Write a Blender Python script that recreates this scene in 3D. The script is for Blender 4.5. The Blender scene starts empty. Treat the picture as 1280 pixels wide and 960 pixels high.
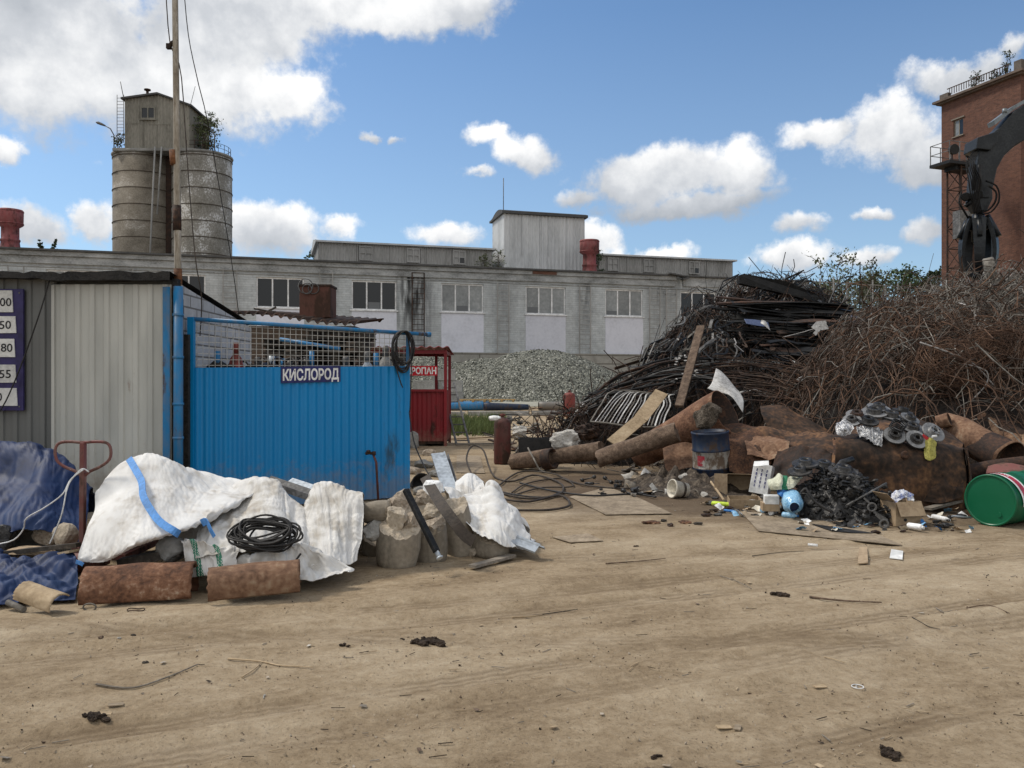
import bpy, bmesh, math, random
from mathutils import Vector as V, Matrix, Euler, noise as N
R = math.radians
rnd = random.Random(7)
sc = bpy.context.scene
col = sc.collection
F, HZ, CZ = 1036.0, 480.0, 1.6

def sstep(a, b, t):
    t = min(1, max(0, (t - a) / (b - a))); return t * t * (3 - 2 * t)
def gz(x, y): return 0.6 * sstep(24, 42, y)
def W(px, py, Y): return V(((px - 640) / F * Y, Y, CZ - (py - HZ) / F * Y))
def G(px, py, dz=0.0):
    lo, hi = 2.0, 400.0
    for _ in range(50):
        m = (lo + hi) / 2
        if CZ - (py - HZ) / F * m > gz(0, m): lo = m
        else: hi = m
    return V(((px - 640) / F * lo, lo, gz(0, lo) + dz))

# ------------------------------------------------------------------ materials
def nt_new(name):
    m = bpy.data.materials.new(name); m.use_nodes = True
    nt = m.node_tree; bs = nt.nodes['Principled BSDF']
    return m, nt, bs
def nd(nt, t, **k):
    n = nt.nodes.new(t)
    for a, b in k.items(): setattr(n, a, b)
    return n
def lk(nt, a, b): nt.links.new(a, b)
def ramp(nt, stops):
    r = nd(nt, 'ShaderNodeValToRGB'); e = r.color_ramp.elements
    while len(e) < len(stops): e.new(0.5)
    for i, (p, c) in enumerate(stops):
        e[i].position = p; e[i].color = (c[0], c[1], c[2], 1)
    return r
def spread(c, k=.35):
    return [(.25, tuple(v * (1 - k) for v in c)), (.5, c), (.75, tuple(min(1, v * (1 + k)) for v in c))]
def nmat(name, cols, scale=3.0, detail=6, rough=.8, metal=0.0, bump=.25, bscale=None, vs=(1, 1, 1), var=.12, spec=.3, coord='Object', rvar=.15):
    """noise-mottled surface: a ramp over noise, a finer second noise, bump and a per-object value shift"""
    m, nt, bs = nt_new(name)
    if isinstance(cols[0], (int, float)): cols = spread(cols)
    tc = nd(nt, 'ShaderNodeTexCoord'); mp = nd(nt, 'ShaderNodeMapping'); mp.inputs['Scale'].default_value = vs
    lk(nt, tc.outputs[coord], mp.inputs[0])
    n1 = nd(nt, 'ShaderNodeTexNoise'); n1.inputs['Scale'].default_value = scale; n1.inputs['Detail'].default_value = detail; n1.inputs['Roughness'].default_value = .65
    lk(nt, mp.outputs[0], n1.inputs['Vector'])
    n2 = nd(nt, 'ShaderNodeTexNoise'); n2.inputs['Scale'].default_value = bscale or scale * 8; n2.inputs['Detail'].default_value = 4
    lk(nt, mp.outputs[0], n2.inputs['Vector'])
    mx = nd(nt, 'ShaderNodeMath', operation='MULTIPLY_ADD'); mx.inputs[1].default_value = .5
    sb = nd(nt, 'ShaderNodeMath', operation='SUBTRACT'); sb.inputs[1].default_value = .25
    lk(nt, n2.outputs[0], mx.inputs[0]); lk(nt, n1.outputs[0], sb.inputs[0]); lk(nt, sb.outputs[0], mx.inputs[2])
    cr = ramp(nt, cols); lk(nt, mx.outputs[0], cr.inputs[0])
    oi = nd(nt, 'ShaderNodeObjectInfo'); mr = nd(nt, 'ShaderNodeMapRange'); mr.inputs[3].default_value = 1 - var; mr.inputs[4].default_value = 1 + var
    lk(nt, oi.outputs['Random'], mr.inputs[0])
    hs = nd(nt, 'ShaderNodeHueSaturation'); lk(nt, mr.outputs[0], hs.inputs['Value']); lk(nt, cr.outputs[0], hs.inputs['Color'])
    lk(nt, hs.outputs[0], bs.inputs['Base Color'])
    rr = nd(nt, 'ShaderNodeMapRange'); rr.inputs[3].default_value = max(0.05, rough - rvar); rr.inputs[4].default_value = min(1, rough + rvar)
    lk(nt, n1.outputs[0], rr.inputs[0]); lk(nt, rr.outputs[0], bs.inputs['Roughness'])
    bs.inputs['Metallic'].default_value = metal; bs.inputs['Specular IOR Level'].default_value = spec
    if bump:
        bp = nd(nt, 'ShaderNodeBump'); bp.inputs['Strength'].default_value = bump; bp.inputs['Distance'].default_value = .03
        lk(nt, mx.outputs[0], bp.inputs['Height']); lk(nt, bp.outputs[0], bs.inputs['Normal'])
    m['hs'] = 1
    return m

def painted(name, paint, rust=(.12, .05, .025), amount=.35, scale=2.5, vs=(1, 1, .35), rough=.5, dirt=(.18, .15, .12), bump=.15, mud=0):
    """paint with dirt film and rust breaking through in patches and runs"""
    m, nt, bs = nt_new(name)
    tc = nd(nt, 'ShaderNodeTexCoord'); mp = nd(nt, 'ShaderNodeMapping'); mp.inputs['Scale'].default_value = vs
    lk(nt, tc.outputs['Object'], mp.inputs[0])
    n1 = nd(nt, 'ShaderNodeTexNoise'); n1.inputs['Scale'].default_value = scale; n1.inputs['Detail'].default_value = 9; n1.inputs['Roughness'].default_value = .7
    n2 = nd(nt, 'ShaderNodeTexNoise'); n2.inputs['Scale'].default_value = scale * 2.3; n2.inputs['Detail'].default_value = 6
    n3 = nd(nt, 'ShaderNodeTexNoise'); n3.inputs['Scale'].default_value = scale * .5; n3.inputs['Detail'].default_value = 3
    for n in (n1, n2, n3): lk(nt, mp.outputs[0], n.inputs['Vector'])
    r1 = ramp(nt, [(.72 - amount * .45, (0, 0, 0)), (.80 - amount * .42, (1, 1, 1))]); lk(nt, n1.outputs[0], r1.inputs[0])
    r2 = ramp(nt, [(.4, (0, 0, 0)), (.75, (.55, .55, .55))]); lk(nt, n2.outputs[0], r2.inputs[0])
    c0 = ramp(nt, [(.3, tuple(v * .82 for v in paint)), (.7, tuple(min(1, v * 1.12) for v in paint))]); lk(nt, n3.outputs[0], c0.inputs[0])
    a = nd(nt, 'ShaderNodeMix', data_type='RGBA'); lk(nt, r2.outputs[0], a.inputs[0]); lk(nt, c0.outputs[0], a.inputs[6]); a.inputs[7].default_value = (*dirt, 1)
    b = nd(nt, 'ShaderNodeMix', data_type='RGBA'); lk(nt, r1.outputs[0], b.inputs[0]); lk(nt, a.outputs[2], b.inputs[6]); b.inputs[7].default_value = (*rust, 1)
    if mud:         # earth splashed up from the ground
        sp = nd(nt, 'ShaderNodeSeparateXYZ'); lk(nt, tc.outputs['Object'], sp.inputs[0]); ns = nd(nt, 'ShaderNodeTexNoise'); ns.inputs['Scale'].default_value = 7; ns.inputs['Detail'].default_value = 9; ns.inputs['Roughness'].default_value = .75; lk(nt, tc.outputs['Object'], ns.inputs['Vector'])
        h1 = nd(nt, 'ShaderNodeMapRange'); h1.inputs[1].default_value = 0; h1.inputs[2].default_value = mud; h1.inputs[3].default_value = .25; h1.inputs[4].default_value = -.22; lk(nt, sp.outputs[2], h1.inputs[0])
        h2 = nd(nt, 'ShaderNodeMath', operation='ADD'); lk(nt, h1.outputs[0], h2.inputs[0]); lk(nt, ns.outputs[0], h2.inputs[1]); h3 = nd(nt, 'ShaderNodeMapRange'); h3.inputs[1].default_value = .46; h3.inputs[2].default_value = .70; h3.inputs[4].default_value = .45; lk(nt, h2.outputs[0], h3.inputs[0])
        c = nd(nt, 'ShaderNodeMix', data_type='RGBA'); lk(nt, h3.outputs[0], c.inputs[0]); lk(nt, b.outputs[2], c.inputs[6]); c.inputs[7].default_value = (.22, .165, .115, 1); b = c
    lk(nt, b.outputs[2], bs.inputs['Base Color'])
    rr = nd(nt, 'ShaderNodeMapRange'); rr.inputs[3].default_value = rough; rr.inputs[4].default_value = .9; lk(nt, r1.outputs[0], rr.inputs[0]); lk(nt, rr.outputs[0], bs.inputs['Roughness'])
    bs.inputs['Specular IOR Level'].default_value = .35
    bp = nd(nt, 'ShaderNodeBump'); bp.inputs['Strength'].default_value = bump; bp.inputs['Distance'].default_value = .02
    lk(nt, n1.outputs[0], bp.inputs['Height']); lk(nt, bp.outputs[0], bs.inputs['Normal'])
    return m

def brickmat(name, c1, c2, mort, bw, bh, soot=(.1, .1, .1), soot_amt=.4, sscale=.25, bump=.4, streak=None, vs=(1, 1, 1)):
    m, nt, bs = nt_new(name)
    tc = nd(nt, 'ShaderNodeTexCoord'); sp = nd(nt, 'ShaderNodeSeparateXYZ'); lk(nt, tc.outputs['Object'], sp.inputs[0])
    ad = nd(nt, 'ShaderNodeMath', operation='ADD'); lk(nt, sp.outputs[0], ad.inputs[0]); lk(nt, sp.outputs[1], ad.inputs[1])
    cb = nd(nt, 'ShaderNodeCombineXYZ'); lk(nt, ad.outputs[0], cb.inputs[0]); lk(nt, sp.outputs[2], cb.inputs[1])
    bk = nd(nt, 'ShaderNodeTexBrick'); bk.inputs['Color1'].default_value = (*c1, 1); bk.inputs['Color2'].default_value = (*c2, 1); bk.inputs['Mortar'].default_value = (*mort, 1)
    bk.inputs['Scale'].default_value = 1; bk.inputs['Brick Width'].default_value = bw; bk.inputs['Row Height'].default_value = bh; bk.inputs['Mortar Size'].default_value = bh * .09; bk.inputs['Mortar Smooth'].default_value = .4
    lk(nt, cb.outputs[0], bk.inputs['Vector'])
    mp = nd(nt, 'ShaderNodeMapping'); mp.inputs['Scale'].default_value = vs; lk(nt, tc.outputs['Object'], mp.inputs[0])
    n1 = nd(nt, 'ShaderNodeTexNoise'); n1.inputs['Scale'].default_value = sscale; n1.inputs['Detail'].default_value = 10; n1.inputs['Roughness'].default_value = .7; lk(nt, mp.outputs[0], n1.inputs['Vector'])
    n2 = nd(nt, 'ShaderNodeTexNoise'); n2.inputs['Scale'].default_value = 2.2; n2.inputs['Detail'].default_value = 8; n2.inputs['Roughness'].default_value = .75; lk(nt, tc.outputs['Object'], n2.inputs['Vector'])
    r = ramp(nt, [(.42, (0, 0, 0)), (.72, (soot_amt,) * 3)]); lk(nt, n1.outputs[0], r.inputs[0])
    r2 = ramp(nt, [(.3, (.72, .72, .72)), (.7, (1.2, 1.2, 1.2))]); lk(nt, n2.outputs[0], r2.inputs[0])
    mu = nd(nt, 'ShaderNodeMix', data_type='RGBA', blend_type='MULTIPLY'); mu.inputs[0].default_value = 1; lk(nt, bk.outputs[0], mu.inputs[6]); lk(nt, r2.outputs[0], mu.inputs[7])
    a = nd(nt, 'ShaderNodeMix', data_type='RGBA'); lk(nt, r.outputs[0], a.inputs[0]); lk(nt, mu.outputs[2], a.inputs[6]); a.inputs[7].default_value = (*soot, 1)
    out = a.outputs[2]
    if streak:      # old water stains that run down the wall below a leaking gutter: (x centre, half width, z bottom)
        for (x0, wd, z0, z1, amt) in streak:
            s1 = nd(nt, 'ShaderNodeMath', operation='SUBTRACT'); s1.inputs[1].default_value = x0; lk(nt, sp.outputs[0], s1.inputs[0])
            s2 = nd(nt, 'ShaderNodeMath', operation='ABSOLUTE'); lk(nt, s1.outputs[0], s2.inputs[0])
            s3 = nd(nt, 'ShaderNodeMapRange'); s3.inputs[1].default_value = wd; s3.inputs[2].default_value = wd * .2; lk(nt, s2.outputs[0], s3.inputs[0])
            s4 = nd(nt, 'ShaderNodeMapRange'); s4.inputs[1].default_value = z0; s4.inputs[2].default_value = z1; lk(nt, sp.outputs[2], s4.inputs[0])
            m3 = nd(nt, 'ShaderNodeMapping'); m3.inputs['Scale'].default_value = (2.2, 1, .35); lk(nt, tc.outputs['Object'], m3.inputs[0])
            n3 = nd(nt, 'ShaderNodeTexNoise'); n3.inputs['Scale'].default_value = 1.6; n3.inputs['Detail'].default_value = 8; lk(nt, m3.outputs[0], n3.inputs['Vector'])
            rr = ramp(nt, [(.36, (0, 0, 0)), (.55, (1, 1, 1))]); lk(nt, n3.outputs[0], rr.inputs[0])
            k1 = nd(nt, 'ShaderNodeMath', operation='MULTIPLY'); lk(nt, s3.outputs[0], k1.inputs[0]); lk(nt, s4.outputs[0], k1.inputs[1])
            k2 = nd(nt, 'ShaderNodeMath', operation='MULTIPLY'); lk(nt, k1.outputs[0], k2.inputs[0]); lk(nt, rr.outputs[0], k2.inputs[1])
            k3 = nd(nt, 'ShaderNodeMath', operation='MULTIPLY'); k3.inputs[1].default_value = amt; lk(nt, k2.outputs[0], k3.inputs[0])
            b = nd(nt, 'ShaderNodeMix', data_type='RGBA'); lk(nt, k3.outputs[0], b.inputs[0]); lk(nt, out, b.inputs[6]); b.inputs[7].default_value = (.035, .035, .035, 1); out = b.outputs[2]
    lk(nt, out, bs.inputs['Base Color']); bs.inputs['Roughness'].default_value = .9; bs.inputs['Specular IOR Level'].default_value = .2
    bp = nd(nt, 'ShaderNodeBump'); bp.inputs['Strength'].default_value = bump; bp.inputs['Distance'].default_value = .03
    ax = nd(nt, 'ShaderNodeMath', operation='ADD'); lk(nt, bk.outputs['Fac'], ax.inputs[0]); 
    ml = nd(nt, 'ShaderNodeMath', operation='MULTIPLY'); ml.inputs[1].default_value = -1.2; lk(nt, n2.outputs[0], ml.inputs[0]); lk(nt, ml.outputs[0], ax.inputs[1])
    bp.invert = True; lk(nt, ax.outputs[0], bp.inputs['Height']); lk(nt, bp.outputs[0], bs.inputs['Normal'])
    return m

def glassmat(name, c=(.02, .025, .03), rough=.12):
    m, nt, bs = nt_new(name); bs.inputs['Base Color'].default_value = (*c, 1); bs.inputs['Roughness'].default_value = rough; bs.inputs['Specular IOR Level'].default_value = .4
    return m

M = {}
RUST = [(.25, (.035, .018, .012)), (.42, (.085, .038, .02)), (.55, (.16, .068, .03)), (.72, (.25, .12, .06))]
M['rust'] = nmat('rusted steel', RUST, 3.5, 10, .88, 0, .5, 30)
M['rust_tan'] = nmat('rust with dried mud', [(.25, (.06, .034, .02)), (.42, (.13, .07, .042)), (.55, (.20, .115, .07)), (.7, (.27, .19, .125))], 3, 10, .9, 0, .5, 26)
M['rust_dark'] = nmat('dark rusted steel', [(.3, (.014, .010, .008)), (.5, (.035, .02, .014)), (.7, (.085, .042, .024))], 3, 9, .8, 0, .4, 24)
M['rust_orange'] = nmat('bright rust', [(.3, (.036, .020, .013)), (.5, (.085, .046, .028)), (.7, (.16, .095, .06))], 2, 6, .9, 0, .2, 24)
M['rod_brown'] = nmat('brown rod', [(.3, (.025, .016, .011)), (.5, (.055, .035, .024)), (.7, (.12, .08, .057))], 2, 5, .8, 0, .1)
M['rod_grey'] = nmat('weathered rod', [(.3, (.075, .066, .056)), (.5, (.15, .135, .115)), (.7, (.25, .23, .20))], 2, 5, .7, 0, .1)
M['rod_bright'] = nmat('scraped rod', [(.3, (.16, .15, .14)), (.6, (.34, .32, .30))], 2, 5, .5, .3, .1)
M['steel_black'] = nmat('oily black steel', [(.3, (.004, .004, .004)), (.5, (.009, .009, .009)), (.72, (.028, .026, .024))], 4, 7, .55, 0, .3, 30, spec=.25)
M['steel_grey'] = nmat('worn grey steel', [(.3, (.045, .043, .041)), (.5, (.10, .097, .093)), (.72, (.21, .205, .20))], 4, 8, .55, .15, .25, 30)
M['steel_pale'] = nmat('pale zinc steel', [(.3, (.22, .24, .26)), (.6, (.42, .46, .50))], 3, 6, .45, .3, .12)
M['white_scrap'] = nmat('chipped white enamel', [(.3, (.3, .28, .25)), (.5, (.55, .53, .5)), (.7, (.7, .69, .66))], 3, 8, .5, 0, .2)
M['heap_core_shade'] = nmat('shaded scrap filling', [(.3, (.006, .005, .004)), (.5, (.016, .012, .01)), (.7, (.04, .026, .018))], 5, 8, .95, 0, .9, 24)  # near-black colour paints the shade deep inside the heaps
M['concrete'] = nmat('raw concrete', [(.3, (.20, .18, .155)), (.5, (.30, .275, .24)), (.7, (.42, .39, .345))], 4, 10, .93, 0, .5, 40)
M['concrete_tan'] = nmat('dusty concrete', [(.25, (.24, .20, .15)), (.5, (.36, .305, .235)), (.75, (.48, .42, .34))], 6, 10, .95, 0, .5, 45, var=.2)
M['concrete_grey'] = nmat('grey concrete', [(.3, (.16, .155, .145)), (.5, (.25, .245, .23)), (.7, (.33, .325, .31))], 1.2, 10, .93, 0, .4, 18)
M['stone'] = nmat('broken stone', [(.3, (.22, .175, .13)), (.5, (.36, .30, .235)), (.7, (.52, .455, .37))], 7, 10, .93, 0, 1, 40)
M['core_side_shade'] = nmat('shaded side concrete', [(.25, (.14, .12, .092)), (.5, (.215, .185, .145)), (.75, (.29, .255, .205))], 4, 9, .95, 0, .25, 30, var=.15)
M['white_stone'] = nmat('pale stone', [(.3, (.28, .26, .235)), (.6, (.48, .46, .42))], 7, 10, .9, 0, .6, 40)
M['blue'] = painted('blue paint', (.002, .215, .50), (.03, .09, .16), .22, 1.4, (1, 1, .3), .42, (.01, .16, .38), .05, mud=.9)
M['blue_pipe'] = painted('blue pipe paint', (.01, .16, .36), (.08, .06, .05), .3, 6, (1, 1, .4), .45)
M['red'] = painted('red paint', (.22, .012, .018), (.05, .015, .012), .3, 2, (1, 1, .3), .5, (.12, .02, .02), mud=.7)
M['red_vent'] = painted('faded red enamel', (.22, .055, .055), (.09, .035, .032), .45, 2.5, (1, 1, .5), .7, (.24, .13, .125))
M['maroon'] = painted('maroon gas cylinder', (.11, .032, .026), (.05, .03, .022), .55, 4, (1, 1, .6), .6, (.10, .07, .055))
M['red_faded'] = painted('red gas cylinder', (.24, .045, .035), (.06, .03, .024), .5, 4, (1, 1, .6), .6, (.12, .07, .055))
M['handle_red'] = painted('dull red handle', (.16, .05, .045), (.07, .04, .03), .45, 6, (1, 1, .5), .55)
M['shed_dark'] = painted('grey shed steel', (.145, .148, .142), (.10, .07, .05), .15, 1.3, (1, 1, .25), .5, (.09, .095, .095), .05, mud=1.2)
M['shed_light'] = painted('pale door steel', (.42, .42, .385), (.14, .07, .035), .12, 1.6, (1, 1, .22), .5, (.23, .235, .22), .06, mud=1.2)
M['tar'] = nmat('roofing felt', [(.3, (.008, .008, .008)), (.6, (.03, .028, .026))], 8, 6, .9, 0, .7, 40)
M['purple'] = nmat('purple board', (.022, .017, .075), 2, 4, .4, 0, .03)
M['navy'] = nmat('navy sign', (.012, .016, .10), 2, 4, .35, 0, .02)
M['sign_red'] = nmat('red sign', (.42, .012, .02), 2, 4, .35, 0, .02)
M['sign_white'] = nmat('white sign vinyl', (.72, .72, .70), 2, 4, .4, 0, .02, var=.04)
M['plate_white'] = nmat('price plate', [(.3, (.44, .44, .43)), (.6, (.62, .62, .60))], 3, 6, .5, 0, .05)
M['black_ink'] = nmat('dark digits', (.015, .015, .018), 2, 3, .6, 0, 0)
M['rubber'] = nmat('black rubber', [(.3, (.010, .010, .010)), (.6, (.028, .026, .025))], 8, 5, .6, 0, .15)
M['rubber_dust'] = nmat('dusty rubber hose', [(.3, (.022, .018, .015)), (.6, (.065, .052, .042))], 6, 5, .75, 0, .15)
M['galv'] = nmat('mesh wire', (.42, .41, .38), 5, 5, .5, .3, .1)
M['tarp'] = nmat('blue tarpaulin', [(.3, (.006, .014, .045)), (.5, (.010, .024, .078)), (.72, (.02, .042, .11))], 2, 5, .6, 0, .03, 9, spec=.25)
M['bag'] = nmat('white woven sack', [(.28, (.44, .41, .365)), (.38, (.56, .54, .51)), (.48, (.64, .63, .61)), (.7, (.71, .705, .69))], 2.2, 5, .8, 0, .03, 9, var=.03)
M['bag_dirty'] = nmat('dirty woven sack', [(.28, (.36, .325, .28)), (.40, (.46, .44, .405)), (.50, (.57, .555, .53)), (.7, (.65, .64, .62))], 2.4, 5, .82, 0, .03, 9, var=.03)
M['strap'] = nmat('blue lifting strap', (.09, .27, .62), 6, 4, .6, 0, .1)
M['green_print'] = nmat('green print', (.03, .16, .10), 5, 5, .6, 0, .1)
M['wood_grey'] = nmat('grey weathered timber', [(.3, (.10, .085, .068)), (.5, (.19, .165, .135)), (.7, (.30, .265, .22))], 3, 8, .9, 0, .4, 30, vs=(1, 8, 8))
M['wood_tan'] = nmat('tan timber', [(.3, (.24, .175, .105)), (.5, (.36, .27, .17)), (.7, (.46, .36, .24))], 3, 8, .85, 0, .3, 30)
M['wood_brown'] = nmat('brown log', [(.3, (.055, .038, .026)), (.5, (.12, .08, .055)), (.7, (.22, .16, .115))], 4, 9, .9, 0, .6, 26, vs=(3, 3, 3))
M['wood_dark'] = nmat('dark timber', [(.3, (.02, .017, .014)), (.5, (.05, .042, .034)), (.7, (.10, .085, .07))], 4, 7, .9, 0, .3, 26)
M['wood_yellow'] = nmat('yellow pallet timber', (.42, .28, .12), 3, 6, .85, 0, .2)
M['card'] = nmat('cardboard', [(.3, (.24, .17, .105)), (.6, (.36, .27, .175))], 3, 6, .85, 0, .08)
M['card_pale'] = nmat('muddy board', [(.3, (.17, .13, .088)), (.5, (.26, .205, .142)), (.7, (.36, .29, .21))], 4, 8, .9, 0, .15)
M['green_drum'] = painted('green drum paint', (.004, .105, .045), (.03, .08, .05), .08, 2, (1, 1, 1), .32, (.012, .12, .06), .04)
M['drum_blue'] = painted('blue drum paint', (.010, .022, .052), (.06, .04, .028), .42, 5, (1, 1, .6), .5, (.05, .055, .065))
M['drum_white'] = painted('white drum band', (.36, .345, .31), (.12, .085, .06), .58, 6, (1, 1, .6), .5, (.24, .20, .16))
M['plastic_blue'] = nmat('translucent blue plastic', [(.3, (.10, .28, .50)), (.6, (.30, .52, .70))], 6, 5, .22, 0, .3, var=.1, spec=.6)
M['plastic_deep'] = nmat('deep blue film', [(.3, (.01, .06, .22)), (.6, (.03, .16, .42))], 8, 5, .3, 0, .5)
M['plastic_white'] = nmat('white plastic', (.68, .68, .67), 5, 5, .35, 0, .1)
M['plastic_cream'] = nmat('cream plastic', [(.3, (.42, .38, .30)), (.6, (.62, .58, .49))], 5, 6, .5, 0, .1)
M['plastic_lime'] = nmat('lime label', (.42, .55, .04), 5, 4, .5, 0, .05)
M['plastic_yellow'] = nmat('yellow bag', [(.3, (.20, .18, .03)), (.6, (.42, .38, .09))], 9, 5, .5, 0, .4)
M['cloth_cream'] = nmat('cream cloth', [(.3, (.42, .42, .31)), (.6, (.62, .63, .50))], 8, 6, .85, 0, .5)
M['foil'] = nmat('crumpled foil', [(.35, (.10, .10, .10)), (.5, (.45, .45, .46)), (.6, (.75, .75, .75))], 16, 5, .3, .5, .8)
M['leaf'] = nmat('green foliage', [(.3, (.028, .05, .018)), (.5, (.05, .085, .03)), (.7, (.09, .13, .05))], 1.2, 4, .7, 0, 0)
M['leaf_olive'] = nmat('olive foliage', [(.3, (.05, .062, .025)), (.5, (.085, .10, .045)), (.7, (.13, .15, .075))], 1.2, 4, .7, 0, 0)
M['leaf_dark'] = nmat('dark foliage', [(.3, (.022, .036, .016)), (.6, (.055, .08, .034))], 1.2, 4, .8, 0, 0)
M['clod'] = nmat('dark crumbly soil', [(.3, (.018, .012, .008)), (.5, (.045, .030, .020)), (.7, (.09, .065, .045))], 18, 8, .95, 0, .8)
M['grass'] = nmat('grass blades', [(.3, (.06, .085, .025)), (.6, (.12, .15, .05))], 2, 4, .8, 0, 0)
M['bark'] = nmat('bark', (.09, .07, .055), 4, 6, .9, 0, .3)
M['roof_felt'] = nmat('roof felt', (.07, .07, .07), 2, 6, .9, 0, .3)
M['corr_pale'] = nmat('pale corrugated cladding', [(.3, (.36, .37, .375)), (.5, (.46, .47, .475)), (.7, (.53, .54, .545))], .9, 8, .7, 0, .15, 10, vs=(1, 1, .25))
M['corr_grey'] = nmat('grey corrugated cladding', [(.3, (.18, .178, .168)), (.5, (.26, .255, .245)), (.7, (.32, .315, .305))], .9, 8, .75, 0, .15, 10, vs=(1, 1, .3))
M['silo'] = nmat('silo concrete', [(.28, (.075, .062, .047)), (.45, (.135, .117, .092)), (.6, (.185, .163, .132)), (.74, (.32, .30, .27))], .42, 12, .92, 0, .4, 8, vs=(1, 1, 1.4))
M['silo_pale'] = nmat('silo concrete with flaking whitewash', [(.28, (.095, .085, .068)), (.45, (.16, .148, .125)), (.56, (.205, .19, .165)), (.66, (.42, .41, .39))], .5, 12, .92, 0, .4, 8, vs=(1, 1, .8))
M['hut'] = nmat('weathered hut cladding', [(.3, (.13, .122, .102)), (.5, (.20, .19, .162)), (.7, (.27, .255, .22))], .7, 9, .85, 0, .2, 9, vs=(1, 1, .35))
M['facade'] = brickmat('whitewashed brick', (.485, .51, .52), (.425, .45, .46), (.35, .365, .37), .5, .15, (.25, .245, .235), .5, .35, .45, [(-8.9, 1.7, 3.2, 7.0, 1.0), (-14.5, 1.2, 5.5, 9.2, .35), (3.2, .8, 4.5, 8.5, .55), (9.2, 1.6, 4.5, 8.5, .3), (-27, 4, 6.5, 9.2, .3), (-2.8, 2.0, 5.5, 9, .35), (11, 3.5, 7.5, 9.1, .5)], vs=(1, 1, .6))
M['panel'] = nmat('lilac white infill paint', [(.28, (.49, .50, .55)), (.45, (.56, .57, .63)), (.62, (.60, .61, .67))], .7, 8, .8, 0, .08)
M['base_wall'] = brickmat('concrete block plinth', (.34, .325, .29), (.28, .27, .245), (.15, .14, .12), 2.4, .6, (.12, .11, .09), .5, .5, .3)
M['cornice'] = nmat('stained cornice', [(.3, (.13, .133, .132)), (.5, (.27, .28, .283)), (.7, (.40, .41, .415))], .7, 9, .9, 0, .3, 8, vs=(1, 1, 2))
M['brick_red'] = brickmat('red tower brick', (.155, .072, .048), (.095, .045, .033), (.15, .11, .09), .28, .085, (.09, .045, .035), .6, .22, .25)
M['brick_white'] = brickmat('white shed brick', (.50, .50, .51), (.45, .45, .46), (.17, .16, .15), .42, .15, (.25, .24, .23), .4, .8, .3)
M['brick_brown'] = brickmat('brown shed brick', (.13, .095, .07), (.10, .075, .06), (.16, .14, .12), .3, .1, (.05, .04, .035), .5, .8, .3)
M['glass'] = glassmat('window glass', (.10, .105, .11), .2)
M['glass_dark'] = glassmat('dark window glass', (.012, .014, .016), .12)
M['glass_pale'] = nmat('pale window glass', [(.3, (.16, .17, .172)), (.5, (.21, .22, .222)), (.7, (.27, .28, .28))], .7, 5, .25, 0, 0, var=.25)  # mottled grey base colour, varied per pane
M['win_white'] = nmat('white window frame', (.62, .62, .62), 3, 4, .5, 0, .03)
M['machine'] = nmat('dark excavator paint', [(.3, (.003, .004, .005)), (.5, (.007, .009, .011)), (.7, (.022, .025, .027))], 2.5, 8, .4, 0, .12, spec=.3)
M['machine_pale'] = nmat('scuffed arm edge', (.16, .18, .19), 3, 6, .4, .4, .1)
M['machine_body'] = painted('excavator body paint', (.20, .21, .21), (.08, .06, .05), .3, 2, (1, 1, 1), .4)
M['disc'] = nmat('brake disc iron', [(.3, (.012, .011, .011)), (.5, (.035, .033, .031)), (.7, (.09, .085, .08))], 5, 6, .5, .2, .15)
M['disc_face'] = nmat('worn disc face', [(.3, (.10, .10, .10)), (.6, (.24, .24, .24))], 5, 6, .5, .3, .1)
M['oily'] = nmat('oily car part', [(.3, (.008, .008, .008)), (.5, (.022, .021, .020)), (.72, (.07, .065, .06))], 9, 7, .42, .25, .4, 60, spec=.5)
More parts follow.
